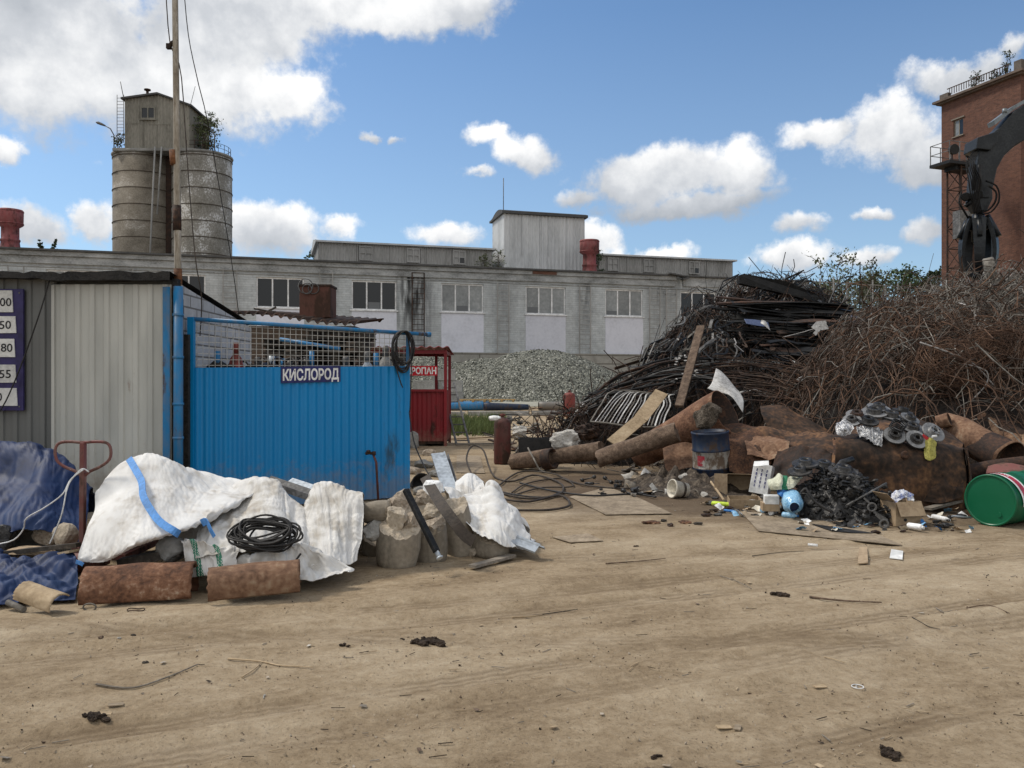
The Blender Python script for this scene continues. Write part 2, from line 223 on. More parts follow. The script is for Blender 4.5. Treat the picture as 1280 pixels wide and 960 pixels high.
# ------------------------------------------------------------------ mesh building
class MB:
    def __init__(s): s.v = []; s.f = []; s.m = []; s.sm = []
    def add(s, vs, fs, mi=0, sm=False):
        b = len(s.v); s.v += [V(p) for p in vs]
        for f in fs: s.f.append(tuple(i + b for i in f)); s.m.append(mi); s.sm.append(sm)
        return s
    def box(s, c, d, mi=0, rot=None):
        x, y, z = d[0] / 2, d[1] / 2, d[2] / 2
        p = [V(q) for q in ((-x, -y, -z), (x, -y, -z), (x, y, -z), (-x, y, -z), (-x, -y, z), (x, -y, z), (x, y, z), (-x, y, z))]
        if rot is not None: p = [rot @ q for q in p]
        c = V(c)
        return s.add([q + c for q in p], [(3, 2, 1, 0), (4, 5, 6, 7), (0, 1, 5, 4), (1, 2, 6, 5), (2, 3, 7, 6), (3, 0, 4, 7)], mi)
    def bx(s, x0, x1, y0, y1, z0, z1, mi=0): return s.box(((x0 + x1) / 2, (y0 + y1) / 2, (z0 + z1) / 2), (abs(x1 - x0), abs(y1 - y0), abs(z1 - z0)), mi)
    def sweep(s, pts, sec, mi=0, sm=False, cap=True, closed=False, up=None, scale=None):
        pts = [V(p) for p in pts]; n = len(pts); k = len(sec); vs = []; nrm = None
        for i, p in enumerate(pts):
            if closed: t = pts[(i + 1) % n] - pts[i - 1]
            else: t = pts[min(i + 1, n - 1)] - pts[max(i - 1, 0)]
            if t.length < 1e-9: t = V((0, 0, 1))
            t.normalize()
            if nrm is None:
                a = V(up) if up is not None else (V((0, 0, 1)) if abs(t.z) < .9 else V((1, 0, 0)))
                nrm = (a - t * a.dot(t)).normalized()
            else:
                nrm = nrm - t * nrm.dot(t)
                if nrm.length < 1e-6: nrm = t.orthogonal()
                nrm.normalize()
            b = t.cross(nrm); q = scale[i] if scale else 1
            for (u, w) in sec: vs.append(p + b * u * q + nrm * w * q)
        fs = []
        for i in range(n if closed else n - 1):
            j = (i + 1) % n
            for a in range(k):
                c = (a + 1) % k; fs.append((i * k + a, i * k + c, j * k + c, j * k + a))
        s.add(vs, fs, mi, sm)
        if cap and not closed and k > 2:
            b = len(s.v) - n * k
            s.f.append(tuple(b + a for a in reversed(range(k)))); s.m.append(mi); s.sm.append(False)
            s.f.append(tuple(b + (n - 1) * k + a for a in range(k))); s.m.append(mi); s.sm.append(False)
        return s
    def tube(s, pts, r, n=8, mi=0, cap=True, closed=False):
        sc_ = None
        if isinstance(r, (list, tuple)): sc_, r = list(r), 1
        return s.sweep(pts, [(r * math.cos(2 * math.pi * i / n), r * math.sin(2 * math.pi * i / n)) for i in range(n)], mi, n > 4, cap, closed, None, sc_)
    def bar(s, a, b, w, h, mi=0, up=None): return s.sweep([a, b], [(-w / 2, -h / 2), (w / 2, -h / 2), (w / 2, h / 2), (-w / 2, h / 2)], mi, up=up)
    def ribbon(s, pts, w, h, mi=0, up=None): return s.sweep(pts, [(-w / 2, -h / 2), (w / 2, -h / 2), (w / 2, h / 2), (-w / 2, h / 2)], mi, up=up)
    def lathe(s, prof, n=24, mi=0, M4=None, sm=True, cap=True):
        vs = []
        for (r, z) in prof:
            for i in range(n):
                a = 2 * math.pi * i / n; p = V((r * math.cos(a), r * math.sin(a), z)); vs.append(M4 @ p if M4 else p)
        fs = []
        for j in range(len(prof) - 1):
            for i in range(n):
                k = (i + 1) % n; fs.append((j * n + i, j * n + k, (j + 1) * n + k, (j + 1) * n + i))
        s.add(vs, fs, mi, sm)
        if cap:
            b = len(s.v) - len(vs)
            s.f.append(tuple(b + i for i in reversed(range(n)))); s.m.append(mi); s.sm.append(False)
            s.f.append(tuple(b + (len(prof) - 1) * n + i for i in range(n))); s.m.append(mi); s.sm.append(False)
        return s
    def grid(s, P, mi=0, sm=True, f=None):
        a, b = len(P), len(P[0]); vs = [p for r in P for p in r]
        fs = [(i * b + j, i * b + j + 1, (i + 1) * b + j + 1, (i + 1) * b + j) for i in range(a - 1) for j in range(b - 1)]
        base = len(s.v); s.add(vs, fs, mi, sm)
        if f:
            k = len(s.m) - len(fs)
            for q in range(len(fs)): s.m[k + q] = f(q // (b - 1), q % (b - 1))
        return s
    def prism(s, poly, ext, mi=0):
        poly = [V(p) for p in poly]; n = len(poly); e = V(ext)
        return s.add(poly + [p + e for p in poly], [tuple(reversed(range(n))), tuple(range(n, 2 * n))] + [(i, (i + 1) % n, n + (i + 1) % n, n + i) for i in range(n)], mi)
    def mesh(s, me):
        pass

def MB_obj(name, mb, mats, parent=None, local=None, bevel=0, solid=0, origin=None):
    """link the collected shapes as one mesh object; shapes are in world space unless local, and are moved into the parent's space"""
    me = bpy.data.meshes.new(name)
    o = bpy.data.objects.new(name, me); col.objects.link(o)
    if parent is not None and not local:
        r = parent
        while r.parent is not None: r = r.parent
        inv = Matrix.LocRotScale(r.location, r.rotation_euler, None).inverted(); vs = [inv @ p for p in mb.v]
    elif parent is None and not local:
        if origin is None:
            if mb.v:
                zs = min(p.z for p in mb.v); n = len(mb.v); origin = V((sum(p.x for p in mb.v) / n, sum(p.y for p in mb.v) / n, zs))
            else: origin = V((0, 0, 0))
        origin = V(origin); vs = [p - origin for p in mb.v]; o.location = origin
    else: vs = mb.v
    me.from_pydata([tuple(p) for p in vs], [], mb.f)
    for m in (mats if isinstance(mats, (list, tuple)) else [mats]): me.materials.append(M[m] if isinstance(m, str) else m)
    me.polygons.foreach_set('material_index', mb.m); me.polygons.foreach_set('use_smooth', mb.sm); me.update()
    if parent is not None: o.parent = parent
    if solid:
        k = o.modifiers.new('solid', 'SOLIDIFY'); k.thickness = solid; k.offset = 0
    if bevel:
        k = o.modifiers.new('bevel', 'BEVEL'); k.width = bevel; k.segments = 2; k.limit_method = 'ANGLE'; k.angle_limit = R(40)
    return o

def tag(o, label, cat=None, group=None, kind=None):
    o['label'] = label
    if cat: o['category'] = cat
    if group: o['group'] = group
    if kind: o['kind'] = kind
    return o
def thing(name, label, cat, loc=(0, 0, 0), rz=0, group=None, kind=None):
    o = bpy.data.objects.new(name, None); col.objects.link(o); o.location = loc; o.rotation_euler = (0, 0, rz); o.empty_display_size = .2
    return tag(o, label, cat, group, kind)
def one(name, mb, mats, label, cat, group=None, kind=None, **k): return tag(MB_obj(name, mb, mats, **k), label, cat, group, kind)
def kids(o): return [c for c in bpy.data.objects if c.parent == o]
def dup(o, loc=None, rz=None, label=None, parent=None):
    c = o.copy(); col.objects.link(c)
    if parent is not None: c.parent = parent
    if loc is not None: c.location = loc
    if rz is not None: c.rotation_euler.z = rz
    if label: c['label'] = label
    for ch in o_kids(o): dup(ch, parent=c)
    return c
def o_kids(o): return list(o.children)

_tc = {}
def text_shape(txt, h, bold=.0, width=None):
    """(verts, faces, width) of flat lettering, cap height h, starting at x = 0"""
    cu = bpy.data.curves.new('lettering', 'FONT'); cu.body = txt; cu.size = 1; cu.offset = bold; cu.resolution_u = 3
    ob = bpy.data.objects.new('lettering', cu); me = bpy.data.meshes.new_from_object(ob)
    vs = [v.co.copy() for v in me.vertices]; fs = [tuple(p.vertices) for p in me.polygons]
    bpy.data.objects.remove(ob); bpy.data.meshes.remove(me); bpy.data.curves.remove(cu)
    x0 = min(v.x for v in vs); x1 = max(v.x for v in vs); y1 = max(v.y for v in vs)
    k = h / .72 if y1 else 1; kx = (width / (x1 - x0)) if width else k
    return [V(((v.x - x0) * kx, v.y * k, 0)) for v in vs], fs, (x1 - x0) * kx
def put_text(mb, txt, h, o, ux, uz, mi, bold=0, width=None, center=False):
    vs, fs, w = text_shape(txt, h, bold, width); o = V(o); ux = V(ux).normalized(); uz = V(uz).normalized()
    off = -w / 2 if center else 0
    mb.add([o + ux * (v.x + off) + uz * v.y for v in vs], fs, mi); return w

def cr(p0, p1, p2, p3, t): return .5 * ((2 * p1) + (p2 - p0) * t + (2 * p0 - 5 * p1 + 4 * p2 - p3) * t * t + (3 * p1 - p0 - 3 * p2 + p3) * t ** 3)
def spline(pts, n):
    pts = [V(p) for p in pts]; m = len(pts) - 1; out = []
    for i in range(n):
        u = i / (n - 1) * m; k = min(int(u), m - 1); t = u - k
        out.append(cr(pts[max(k - 1, 0)], pts[k], pts[k + 1], pts[min(k + 2, m)], t))
    return out
def crumple(q, dirs):
    '''straight sharp creases: triangle waves along random directions, gently bent'''
    t = 0
    for d, f, ph in dirs:
        x = q.dot(d) * f + ph + .55 * N.noise(q * .35 + d * 5)
        t += (abs(x % 2 - 1) * 2 - 1) * .36 / f ** .5 * (.5 + .8 * N.noise(q * .5 + d * 11) + .25)
    return t * .8
def patch(rows, nu=60, nv=40, amp=.03, fs=4.0, seed=0, stretch=(1, 1, 1), rough=.008):
    """a cloth through rows of 3-D points, with folds: smooth ridged noise along the normal"""
    rr = [spline(r, nu) for r in rows]; colz = [spline([r[i] for r in rr], nv) for i in range(nu)]
    P = [[colz[i][j] for i in range(nu)] for j in range(nv)]; Q = []
    sd = V((seed * 3.7, seed * 1.3, seed * .7)); rq = random.Random(seed * 13 + 5)
    dirs = [(V((rq.gauss(0, 1), rq.gauss(0, 1), rq.gauss(0, 1))).normalized(), .34 * 1.42 ** k, rq.uniform(0, 2)) for k in range(8)]
    for j in range(nv):
        row = []
        for i in range(nu):
            a = P[j][min(i + 1, nu - 1)] - P[j][max(i - 1, 0)]; b = P[min(j + 1, nv - 1)][i] - P[max(j - 1, 0)][i]
            n = b.cross(a)
            n = n.normalized() if n.length > 1e-9 else V((0, -1, 0))
            p = P[j][i]; q = V((p.x * stretch[0], p.y * stretch[1], p.z * stretch[2])) * fs + sd
            d = amp * crumple(q, dirs) + rough * .7 * N.noise(q * 6)
            row.append(p + n * d)
        Q.append(row)
    return Q
def wrinkle(P, ex=.12, iters=110, seed=1, keep=.018, maxd=.07, soft=1.0):
    '''slack cloth: every thread is longer than the surface under it, so the sheet buckles into folds (position-based relaxation)'''
    import numpy as np
    T = np.array([[tuple(p) for p in r] for r in P]); nv, nu = T.shape[:2]; rg = np.random.RandomState(seed)
    low = rg.randn(nv // 30 + 3, nu // 13 + 3); yy = np.linspace(0, low.shape[0] - 1.001, nv); xx = np.linspace(0, low.shape[1] - 1.001, nu)
    y0, x0 = yy.astype(int), xx.astype(int); fy, fx = (yy - y0)[:, None], (xx - x0)[None, :]; fy = fy * fy * (3 - 2 * fy); fx = fx * fx * (3 - 2 * fx)
    nz = (low[y0][:, x0] * (1 - fy) * (1 - fx) + low[y0 + 1][:, x0] * fy * (1 - fx) + low[y0][:, x0 + 1] * (1 - fy) * fx + low[y0 + 1][:, x0 + 1] * fy * fx)
    du = np.gradient(T, axis=1); dv = np.gradient(T, axis=0); nn = np.cross(du, dv); nn /= np.linalg.norm(nn, axis=2, keepdims=True) + 1e-9
    X = T + nn * (nz[..., None] * .03 + rg.randn(nv, nu, 1) * .0004)
    slack = ex * np.clip(.75 + .75 * np.roll(nz, 5, 1), .1, 2.2)
    fam = []
    for (dj, di, st, mode) in ((0, 1, 1.0, 0), (1, 0, 1.0, 0), (1, 1, .35, 0), (1, -1, .35, 0), (0, 2, .8, .985), (2, 0, .8, .985), (0, 4, .7, .96), (4, 0, .7, .96), (0, 8, .5, .91), (8, 0, .5, .91), (0, 14, .25, .84), (14, 0, .25, .84)):
        jj, ii = np.mgrid[0:nv, 0:nu]; ok = (jj + dj < nv) & (ii + di < nu) & (ii + di >= 0)
        par = ((ii // max(1, abs(di))) % 2) if dj == 0 else ((jj // dj) % 2)
        for p in (0, 1):
            s = ok & (par == p); a = (jj[s] * nu + ii[s]); b = ((jj[s] + dj) * nu + ii[s] + di)
            fam.append((a, b, st, mode))
    Tf = T.reshape(-1, 3); X = X.reshape(-1, 3); sl = slack.reshape(-1); rest = [(np.linalg.norm(Tf[a] - Tf[b], axis=1) * (1 + .5 * (sl[a] + sl[b]) * (1.0 if np.all((b - a) < 20) else (.12 if np.all((b - a) % nu == 0) else .5)))) for a, b, _, _ in fam]
    edge = np.zeros((nv, nu)); edge[0] = edge[-1] = 1; edge[:, 0] = edge[:, -1] = 1
    kk = np.where(edge > 0, .10, keep).reshape(-1, 1)
    for it in range(iters):
        X += (Tf - X) * kk
        for (a, b, st, mode), L in zip(fam, rest):
            d = X[b] - X[a]; l = np.linalg.norm(d, axis=1) + 1e-9
            c = (l - L) / l * .5 * st
            if mode: c = np.where(l < L * mode, (l - L * mode) / l * .5 * st * soft, 0)
            d *= c[:, None]; X[a] += d; X[b] -= d
        e = X - Tf; l = np.linalg.norm(e, axis=1, keepdims=True); X = Tf + e * np.minimum(1, maxd / (l + 1e-9))
        X[:, 2] = np.maximum(X[:, 2], .012)
    X = X.reshape(nv, nu, 3)
    return [[V(X[j, i]) for i in range(nu)] for j in range(nv)]
def rock(mb, c, d, seed=0, sub=3, mi=0, cuts=7, rough=.10, rot=None, sm=False):
    bm = bmesh.new(); bmesh.ops.create_icosphere(bm, subdivisions=sub, radius=1); rr = random.Random(seed)
    pl = []
    for i in range(cuts):
        n = V((rr.gauss(0, 1), rr.gauss(0, 1), rr.gauss(0, 1))).normalized(); pl.append((n, rr.uniform(.55, .85)))
    vs = []
    sd = V((seed * 1.7, seed * .9, seed * 2.3))
    for v in bm.verts:
        p = v.co.copy()
        for n, k in pl:
            t = p.dot(n)
            if t > k: p -= n * (t - k)
        p *= 1 + rough * N.noise(p * 2.2 + sd) + rough * .5 * N.noise(p * 6 + sd)
        p = V((p.x * d[0], p.y * d[1], p.z * d[2]))
        if rot is not None: p = rot @ p
        vs.append(p + V(c))
    fs = [tuple(l.index for l in f.verts) for f in bm.faces]; bm.free(); mb.add(vs, fs, mi, sm)
def eul(x=0, y=0, z=0): return Euler((R(x), R(y), R(z))).to_matrix()
def frame(z, x=None):
    z = V(z).normalized(); x = V(x) if x is not None else V((1, 0, 0))
    if abs(z.dot(x.normalized())) > .95: x = V((0, 0, 1))
    y = z.cross(x).normalized(); x = y.cross(z); return Matrix((x, y, z)).transposed()
def m4(o, z, x=None): return Matrix.Translation(V(o)) @ frame(z, x).to_4x4()
def corr(mb, a, b, z0, z1, period, amp, mi=0, shape='sin', nz=1, thick=0.0, top=None, out=1):
    """a corrugated sheet standing from a to b (plan points)"""
    a, b = V((a[0], a[1], 0)), V((b[0], b[1], 0)); L = (b - a).length; u = (b - a) / L; n = V((u.y, -u.x, 0)) * out
    pts = []
    if shape == 'sin':
        k = max(2, int(L / period * 8))
        for i in range(k + 1): x = L * i / k; pts.append((x, amp * math.sin(2 * math.pi * x / period)))
    else:
        x = 0
        while x < L:
            for (f, h) in ((0, 0), (.55, 0), (.62, 1), (.93, 1)):
                if x + f * period <= L: pts.append((x + f * period, h * amp))
            x += period
        pts.append((L, 0))
    P = []
    for j in range(nz + 1):
        row = []
        for (x, h) in pts:
            zt = z1 + (top(x) if top else 0); z = z0 + (zt - z0) * j / nz; row.append(a + u * x + n * h + V((0, 0, z)))
        P.append(row)
    mb.grid(P, mi, shape == 'sin'); return mb

# ------------------------------------------------------------------ camera, world, sun
cam = bpy.data.cameras.new('camera'); co = bpy.data.objects.new('camera', cam); col.objects.link(co); sc.camera = co
co.location = (0, 0, CZ); co.rotation_euler = (R(90), 0, 0); cam.sensor_width = 36; cam.lens = 36 * F / 1280; cam.clip_end = 9000; cam.clip_start = .05
sc.view_settings.view_transform = 'Standard'; sc.view_settings.look = 'None'; sc.view_settings.exposure = EXPO = 0.30; sc.view_settings.gamma = 1
sc.render.engine = 'CYCLES'; sc.cycles.max_bounces = 5; sc.cycles.diffuse_bounces = 3; sc.cycles.glossy_bounces = 2; sc.cycles.use_denoising = True; sc.cycles.transparent_max_bounces = 4
SUN_EL, SUN_AZ = R(52), math.atan2(-.78, .30)
sl = bpy.data.lights.new('sun', 'SUN'); so = bpy.data.objects.new('sun', sl); col.objects.link(so)
sl.energy = 2.3; sl.angle = R(10); sl.color = (1, .93, .82)
sd = V((math.sin(SUN_AZ) * math.cos(SUN_EL), math.cos(SUN_AZ) * math.cos(SUN_EL), math.sin(SUN_EL)))
so.rotation_euler = sd.to_track_quat('Z', 'Y').to_euler()

def build_sky():
    w = bpy.data.worlds.new('World'); sc.world = w; w.use_nodes = True; nt = w.node_tree; nt.nodes.clear()
    def mth(op, a, b=None, c=None):
        n = nd(nt, 'ShaderNodeMath', operation=op)
        for i, x in enumerate((a, b, c)):
            if x is None: continue
            if isinstance(x, (int, float)): n.inputs[i].default_value = x
            else: lk(nt, x, n.inputs[i])
        return n.outputs[0]
    out = nd(nt, 'ShaderNodeOutputWorld'); bg = nd(nt, 'ShaderNodeBackground'); bg.inputs['Strength'].default_value = .113
    sky = nd(nt, 'ShaderNodeTexSky'); sky.sky_type = 'NISHITA'; sky.sun_disc = False; sky.sun_elevation = SUN_EL; sky.sun_rotation = SUN_AZ
    sky.air_density = 1.0; sky.dust_density = .6; sky.ozone_density = 2.0; sky.altitude = 200
    tc = nd(nt, 'ShaderNodeTexCoord'); sp = nd(nt, 'ShaderNodeSeparateXYZ'); lk(nt, tc.outputs['Generated'], sp.inputs[0])
    az = mth('ARCTAN2', sp.outputs[0], sp.outputs[1]); el = mth('ARCSINE', sp.outputs[2])
    # edge wobble
    n0 = nd(nt, 'ShaderNodeTexNoise'); n0.inputs['Scale'].default_value = 9; n0.inputs['Detail'].default_value = 7; n0.inputs['Roughness'].default_value = .62; lk(nt, tc.outputs['Generated'], n0.inputs['Vector'])
    n1 = nd(nt, 'ShaderNodeTexNoise'); n1.inputs['Scale'].default_value = 26; n1.inputs['Detail'].default_value = 8; n1.inputs['Roughness'].default_value = .6; lk(nt, tc.outputs['Generated'], n1.inputs['Vector'])
    wob = nd(nt, 'ShaderNodeVectorMath', operation='MULTIPLY_ADD'); lk(nt, n0.outputs['Color'], wob.inputs[0]); wob.inputs[1].default_value = (.10, .07, 0)
    cb = nd(nt, 'ShaderNodeCombineXYZ'); lk(nt, az, cb.inputs[0]); lk(nt, el, cb.inputs[1])
    sh = nd(nt, 'ShaderNodeVectorMath', operation='SUBTRACT'); lk(nt, cb.outputs[0], sh.inputs[0]); sh.inputs[1].default_value = (.05, .035, 0); lk(nt, sh.outputs[0], wob.inputs[2])
    P = wob.outputs[0]
    # cumulus heaps by compass direction and height: (x, y, half width, half height, grey); the last row is unseen
    C = [(70, 70, 260, 95, .30), (235, 105, 175, 62, .28), (340, 120, 85, 38, .1), (60, 20, 200, 60, .55), (270, 40, 130, 50, .25), (450, 8, 175, 34, .25), (330, 8, 160, 40, .45), (565, 12, 75, 26, .2),
         (2, 178, 26, 17, .1), (45, 277, 48, 28, .15), (125, 270, 36, 30, .1), (335, 290, 62, 36, .1), (300, 285, 40, 30, .1), (420, 290, 44, 18, .1), (604, 170, 32, 15, .15), (655, 188, 46, 24, .2), (595, 220, 24, 8, .3), (488, 184, 9, 7, .2), (460, 176, 9, 8, .2),
         (572, 290, 44, 18, .05), (752, 296, 36, 22, .05), (815, 314, 50, 11, .1), (790, 225, 58, 36, .35), (850, 210, 80, 34, .2), (930, 212, 68, 34, .15), (735, 247, 26, 11, .3), (850, 258, 95, 16, .75), (920, 245, 70, 14, .6),
         (1010, 277, 36, 15, .3), (1086, 266, 18, 7, .3), (1146, 286, 30, 20, .35), (1000, 320, 66, 20, .05), (1080, 325, 40, 14, .1), (1030, 168, 58, 20, .15), (1110, 165, 75, 44, .15), (1165, 195, 55, 34, .3), (1200, 95, 72, 20, .4), (1266, 60, 22, 14, .4), (1140, 205, 50, 22, .5), (1330, 230, 90, 60, .4),
         (-180, 120, 170, 100, .5), (-150, 300, 120, 40, .1), (1480, 120, 120, 70, .3), (1560, 310, 130, 40, .1), (200, -260, 420, 150, .7), (900, -330, 260, 100, .5)]  # extra unseen clouds, added for reflections and side views
    dens = None; wsum = None; vsum = None
    for (px, py, rx, ry, g) in C:
        a0 = math.atan((px - 640) / F); e0 = math.atan((HZ - py) / math.hypot(F, px - 640)); k = math.cos(a0)
        ax, ey = rx / F * k * k, ry / F * k
        q = nd(nt, 'ShaderNodeVectorMath', operation='SUBTRACT'); lk(nt, P, q.inputs[0]); q.inputs[1].default_value = (a0, e0, 0)
        q2 = nd(nt, 'ShaderNodeVectorMath', operation='MULTIPLY'); lk(nt, q.outputs[0], q2.inputs[0]); q2.inputs[1].default_value = (1 / ax, 1 / ey, 0)
        ln = nd(nt, 'ShaderNodeVectorMath', operation='LENGTH'); lk(nt, q2.outputs[0], ln.inputs[0])
        d = mth('SUBTRACT', 1, ln.outputs['Value']); d = mth('MULTIPLY', d, min(1.0, .35 + ry / 45))
        wgt = mth('MAXIMUM', mth('ADD', d, .25), 0.0); wgt = mth('MULTIPLY', wgt, wgt)
        sx = nd(nt, 'ShaderNodeSeparateXYZ'); lk(nt, q2.outputs[0], sx.inputs[0])
        v = mth('MULTIPLY_ADD', sx.outputs[1], .32, -g)
        v = mth('MULTIPLY_ADD', sx.outputs[0], -.06, v)
        vw = mth('MULTIPLY', v, wgt)
        dens = d if dens is None else mth('MAXIMUM', dens, d)
        wsum = wgt if wsum is None else mth('ADD', wsum, wgt); vsum = vw if vsum is None else mth('ADD', vsum, vw)
    fine = mth('MULTIPLY_ADD', n1.outputs[0], 1.35, -.675)
    # unseen broken cloud cover, added overhead and behind to whiten the sky light
    nb_ = nd(nt, 'ShaderNodeTexNoise'); nb_.inputs['Scale'].default_value = 2.6; nb_.inputs['Detail'].default_value = 3; lk(nt, tc.outputs['Generated'], nb_.inputs['Vector'])
    mk = nd(nt, 'ShaderNodeMapRange'); mk.inputs[1].default_value = .30; mk.inputs[2].default_value = -.15; lk(nt, sp.outputs[1], mk.inputs[0])
    mk2 = nd(nt, 'ShaderNodeMapRange'); mk2.inputs[1].default_value = .62; mk2.inputs[2].default_value = .85; lk(nt, sp.outputs[2], mk2.inputs[0])
    cov = mth('MULTIPLY_ADD', mth('SUBTRACT', nb_.outputs[0], .36), 3.2, mth('MULTIPLY_ADD', mth('MAXIMUM', mk.outputs[0], mk2.outputs[0]), 3.0, -3.0)); dens = mth('MAXIMUM', dens, mth('MINIMUM', cov, .6))
    den = mth('ADD', dens, fine)
    al = nd(nt, 'ShaderNodeMapRange', interpolation_type='SMOOTHSTEP'); al.inputs[1].default_value = -.14; al.inputs[2].default_value = .40; lk(nt, den, al.inputs[0])
    shade = mth('DIVIDE', vsum, mth('ADD', wsum, .001))
    shade = mth('MULTIPLY_ADD', fine, .55, shade)
    n2 = nd(nt, 'ShaderNodeTexNoise'); n2.inputs['Scale'].default_value = 8; n2.inputs['Detail'].default_value = 7; lk(nt, tc.outputs['Generated'], n2.inputs['Vector'])
    shade = mth('MULTIPLY_ADD', mth('SUBTRACT', n2.outputs[0], .5), 1.8, shade)
    cr_ = ramp(nt, [(0.0, (3.1, 3.35, 3.7)), (.42, (4.6, 4.8, 5.1)), (.75, (7.0, 7.05, 7.1)), (1, (8.3, 8.2, 8.0))])
    mr = nd(nt, 'ShaderNodeMapRange'); mr.inputs[1].default_value = -.85; mr.inputs[2].default_value = .25; lk(nt, shade, mr.inputs[0]); lk(nt, mr.outputs[0], cr_.inputs[0])
    # a little milky haze near the horizon
    hz = nd(nt, 'ShaderNodeMapRange'); hz.inputs[1].default_value = 0; hz.inputs[2].default_value = .42; hz.inputs[3].default_value = .34; hz.inputs[4].default_value = .03; lk(nt, el, hz.inputs[0])
    tn = nd(nt, 'ShaderNodeMix', data_type='RGBA', blend_type='MULTIPLY'); tn.inputs[0].default_value = 1; lk(nt, sky.outputs[0], tn.inputs[6]); tn.inputs[7].default_value = (.70, .865, .97, 1)
    mh = nd(nt, 'ShaderNodeMix', data_type='RGBA'); lk(nt, hz.outputs[0], mh.inputs[0]); lk(nt, tn.outputs[2], mh.inputs[6]); mh.inputs[7].default_value = (4.2, 5.0, 5.9, 1)
    mx = nd(nt, 'ShaderNodeMix', data_type='RGBA'); lk(nt, al.outputs[0], mx.inputs[0]); lk(nt, mh.outputs[2], mx.inputs[6]); lk(nt, cr_.outputs[0], mx.inputs[7])
    lk(nt, mx.outputs[2], bg.inputs[0]); lk(nt, bg.outputs[0], out.inputs[0])
    w.cycles.sampling_method = 'MANUAL'; w.cycles.sample_map_resolution = 512
build_sky()

# ------------------------------------------------------------------ ground
TRACKS = [(4.15, .42, .0, .17, .030), (4.62, .42, .0, .14, .022), (5.85, .38, .004, .17, .028), (6.3, .38, .004, .14, .02), (3.15, .40, .01, .15, .03), (5.2, -.05, .012, .16, .016), (7.6, .2, -.004, .2, .018)]
def ground_z(x, y):
    z = gz(x, y)
    if y < 60 and abs(x) < 60:
        f = 1 - sstep(22, 55, y); th = R(22); p = x * math.cos(th) + y * math.sin(th); q = -x * math.sin(th) + y * math.cos(th)
        q += .25 * N.noise(V((p * .22, q * .3, 4)))
        rut = 1 - .65 * sstep(6.5, 8.5, y)
        for (A, B, C_, wd, dp) in TRACKS:
            yc = A + B * x + C_ * x * x; t = abs(y - yc) / wd
            if t < 2.2: z += dp * (-math.exp(-(t * 1.15) ** 6) + .75 * math.exp(-((t - 1.35) / .28) ** 2)) * (.55 + .9 * N.noise(V((x * .35, A, 2)))) + (.004 * math.sin((x + y * .5) * 38) * math.exp(-(t * 1.2) ** 6) if N.noise(V((x * .5, A, 9))) > 0 else 0)
        z += f * (.035 * rut * N.noise(V((p * .12, q * 1.7, 1))) + .016 * rut * N.noise(V((p * .35, q * 5.5, 7))) + .008 * N.noise(V((x * 5, y * 5, 3))) + .006 * N.noise(V((x * 14, y * 14, 9))))
    return z
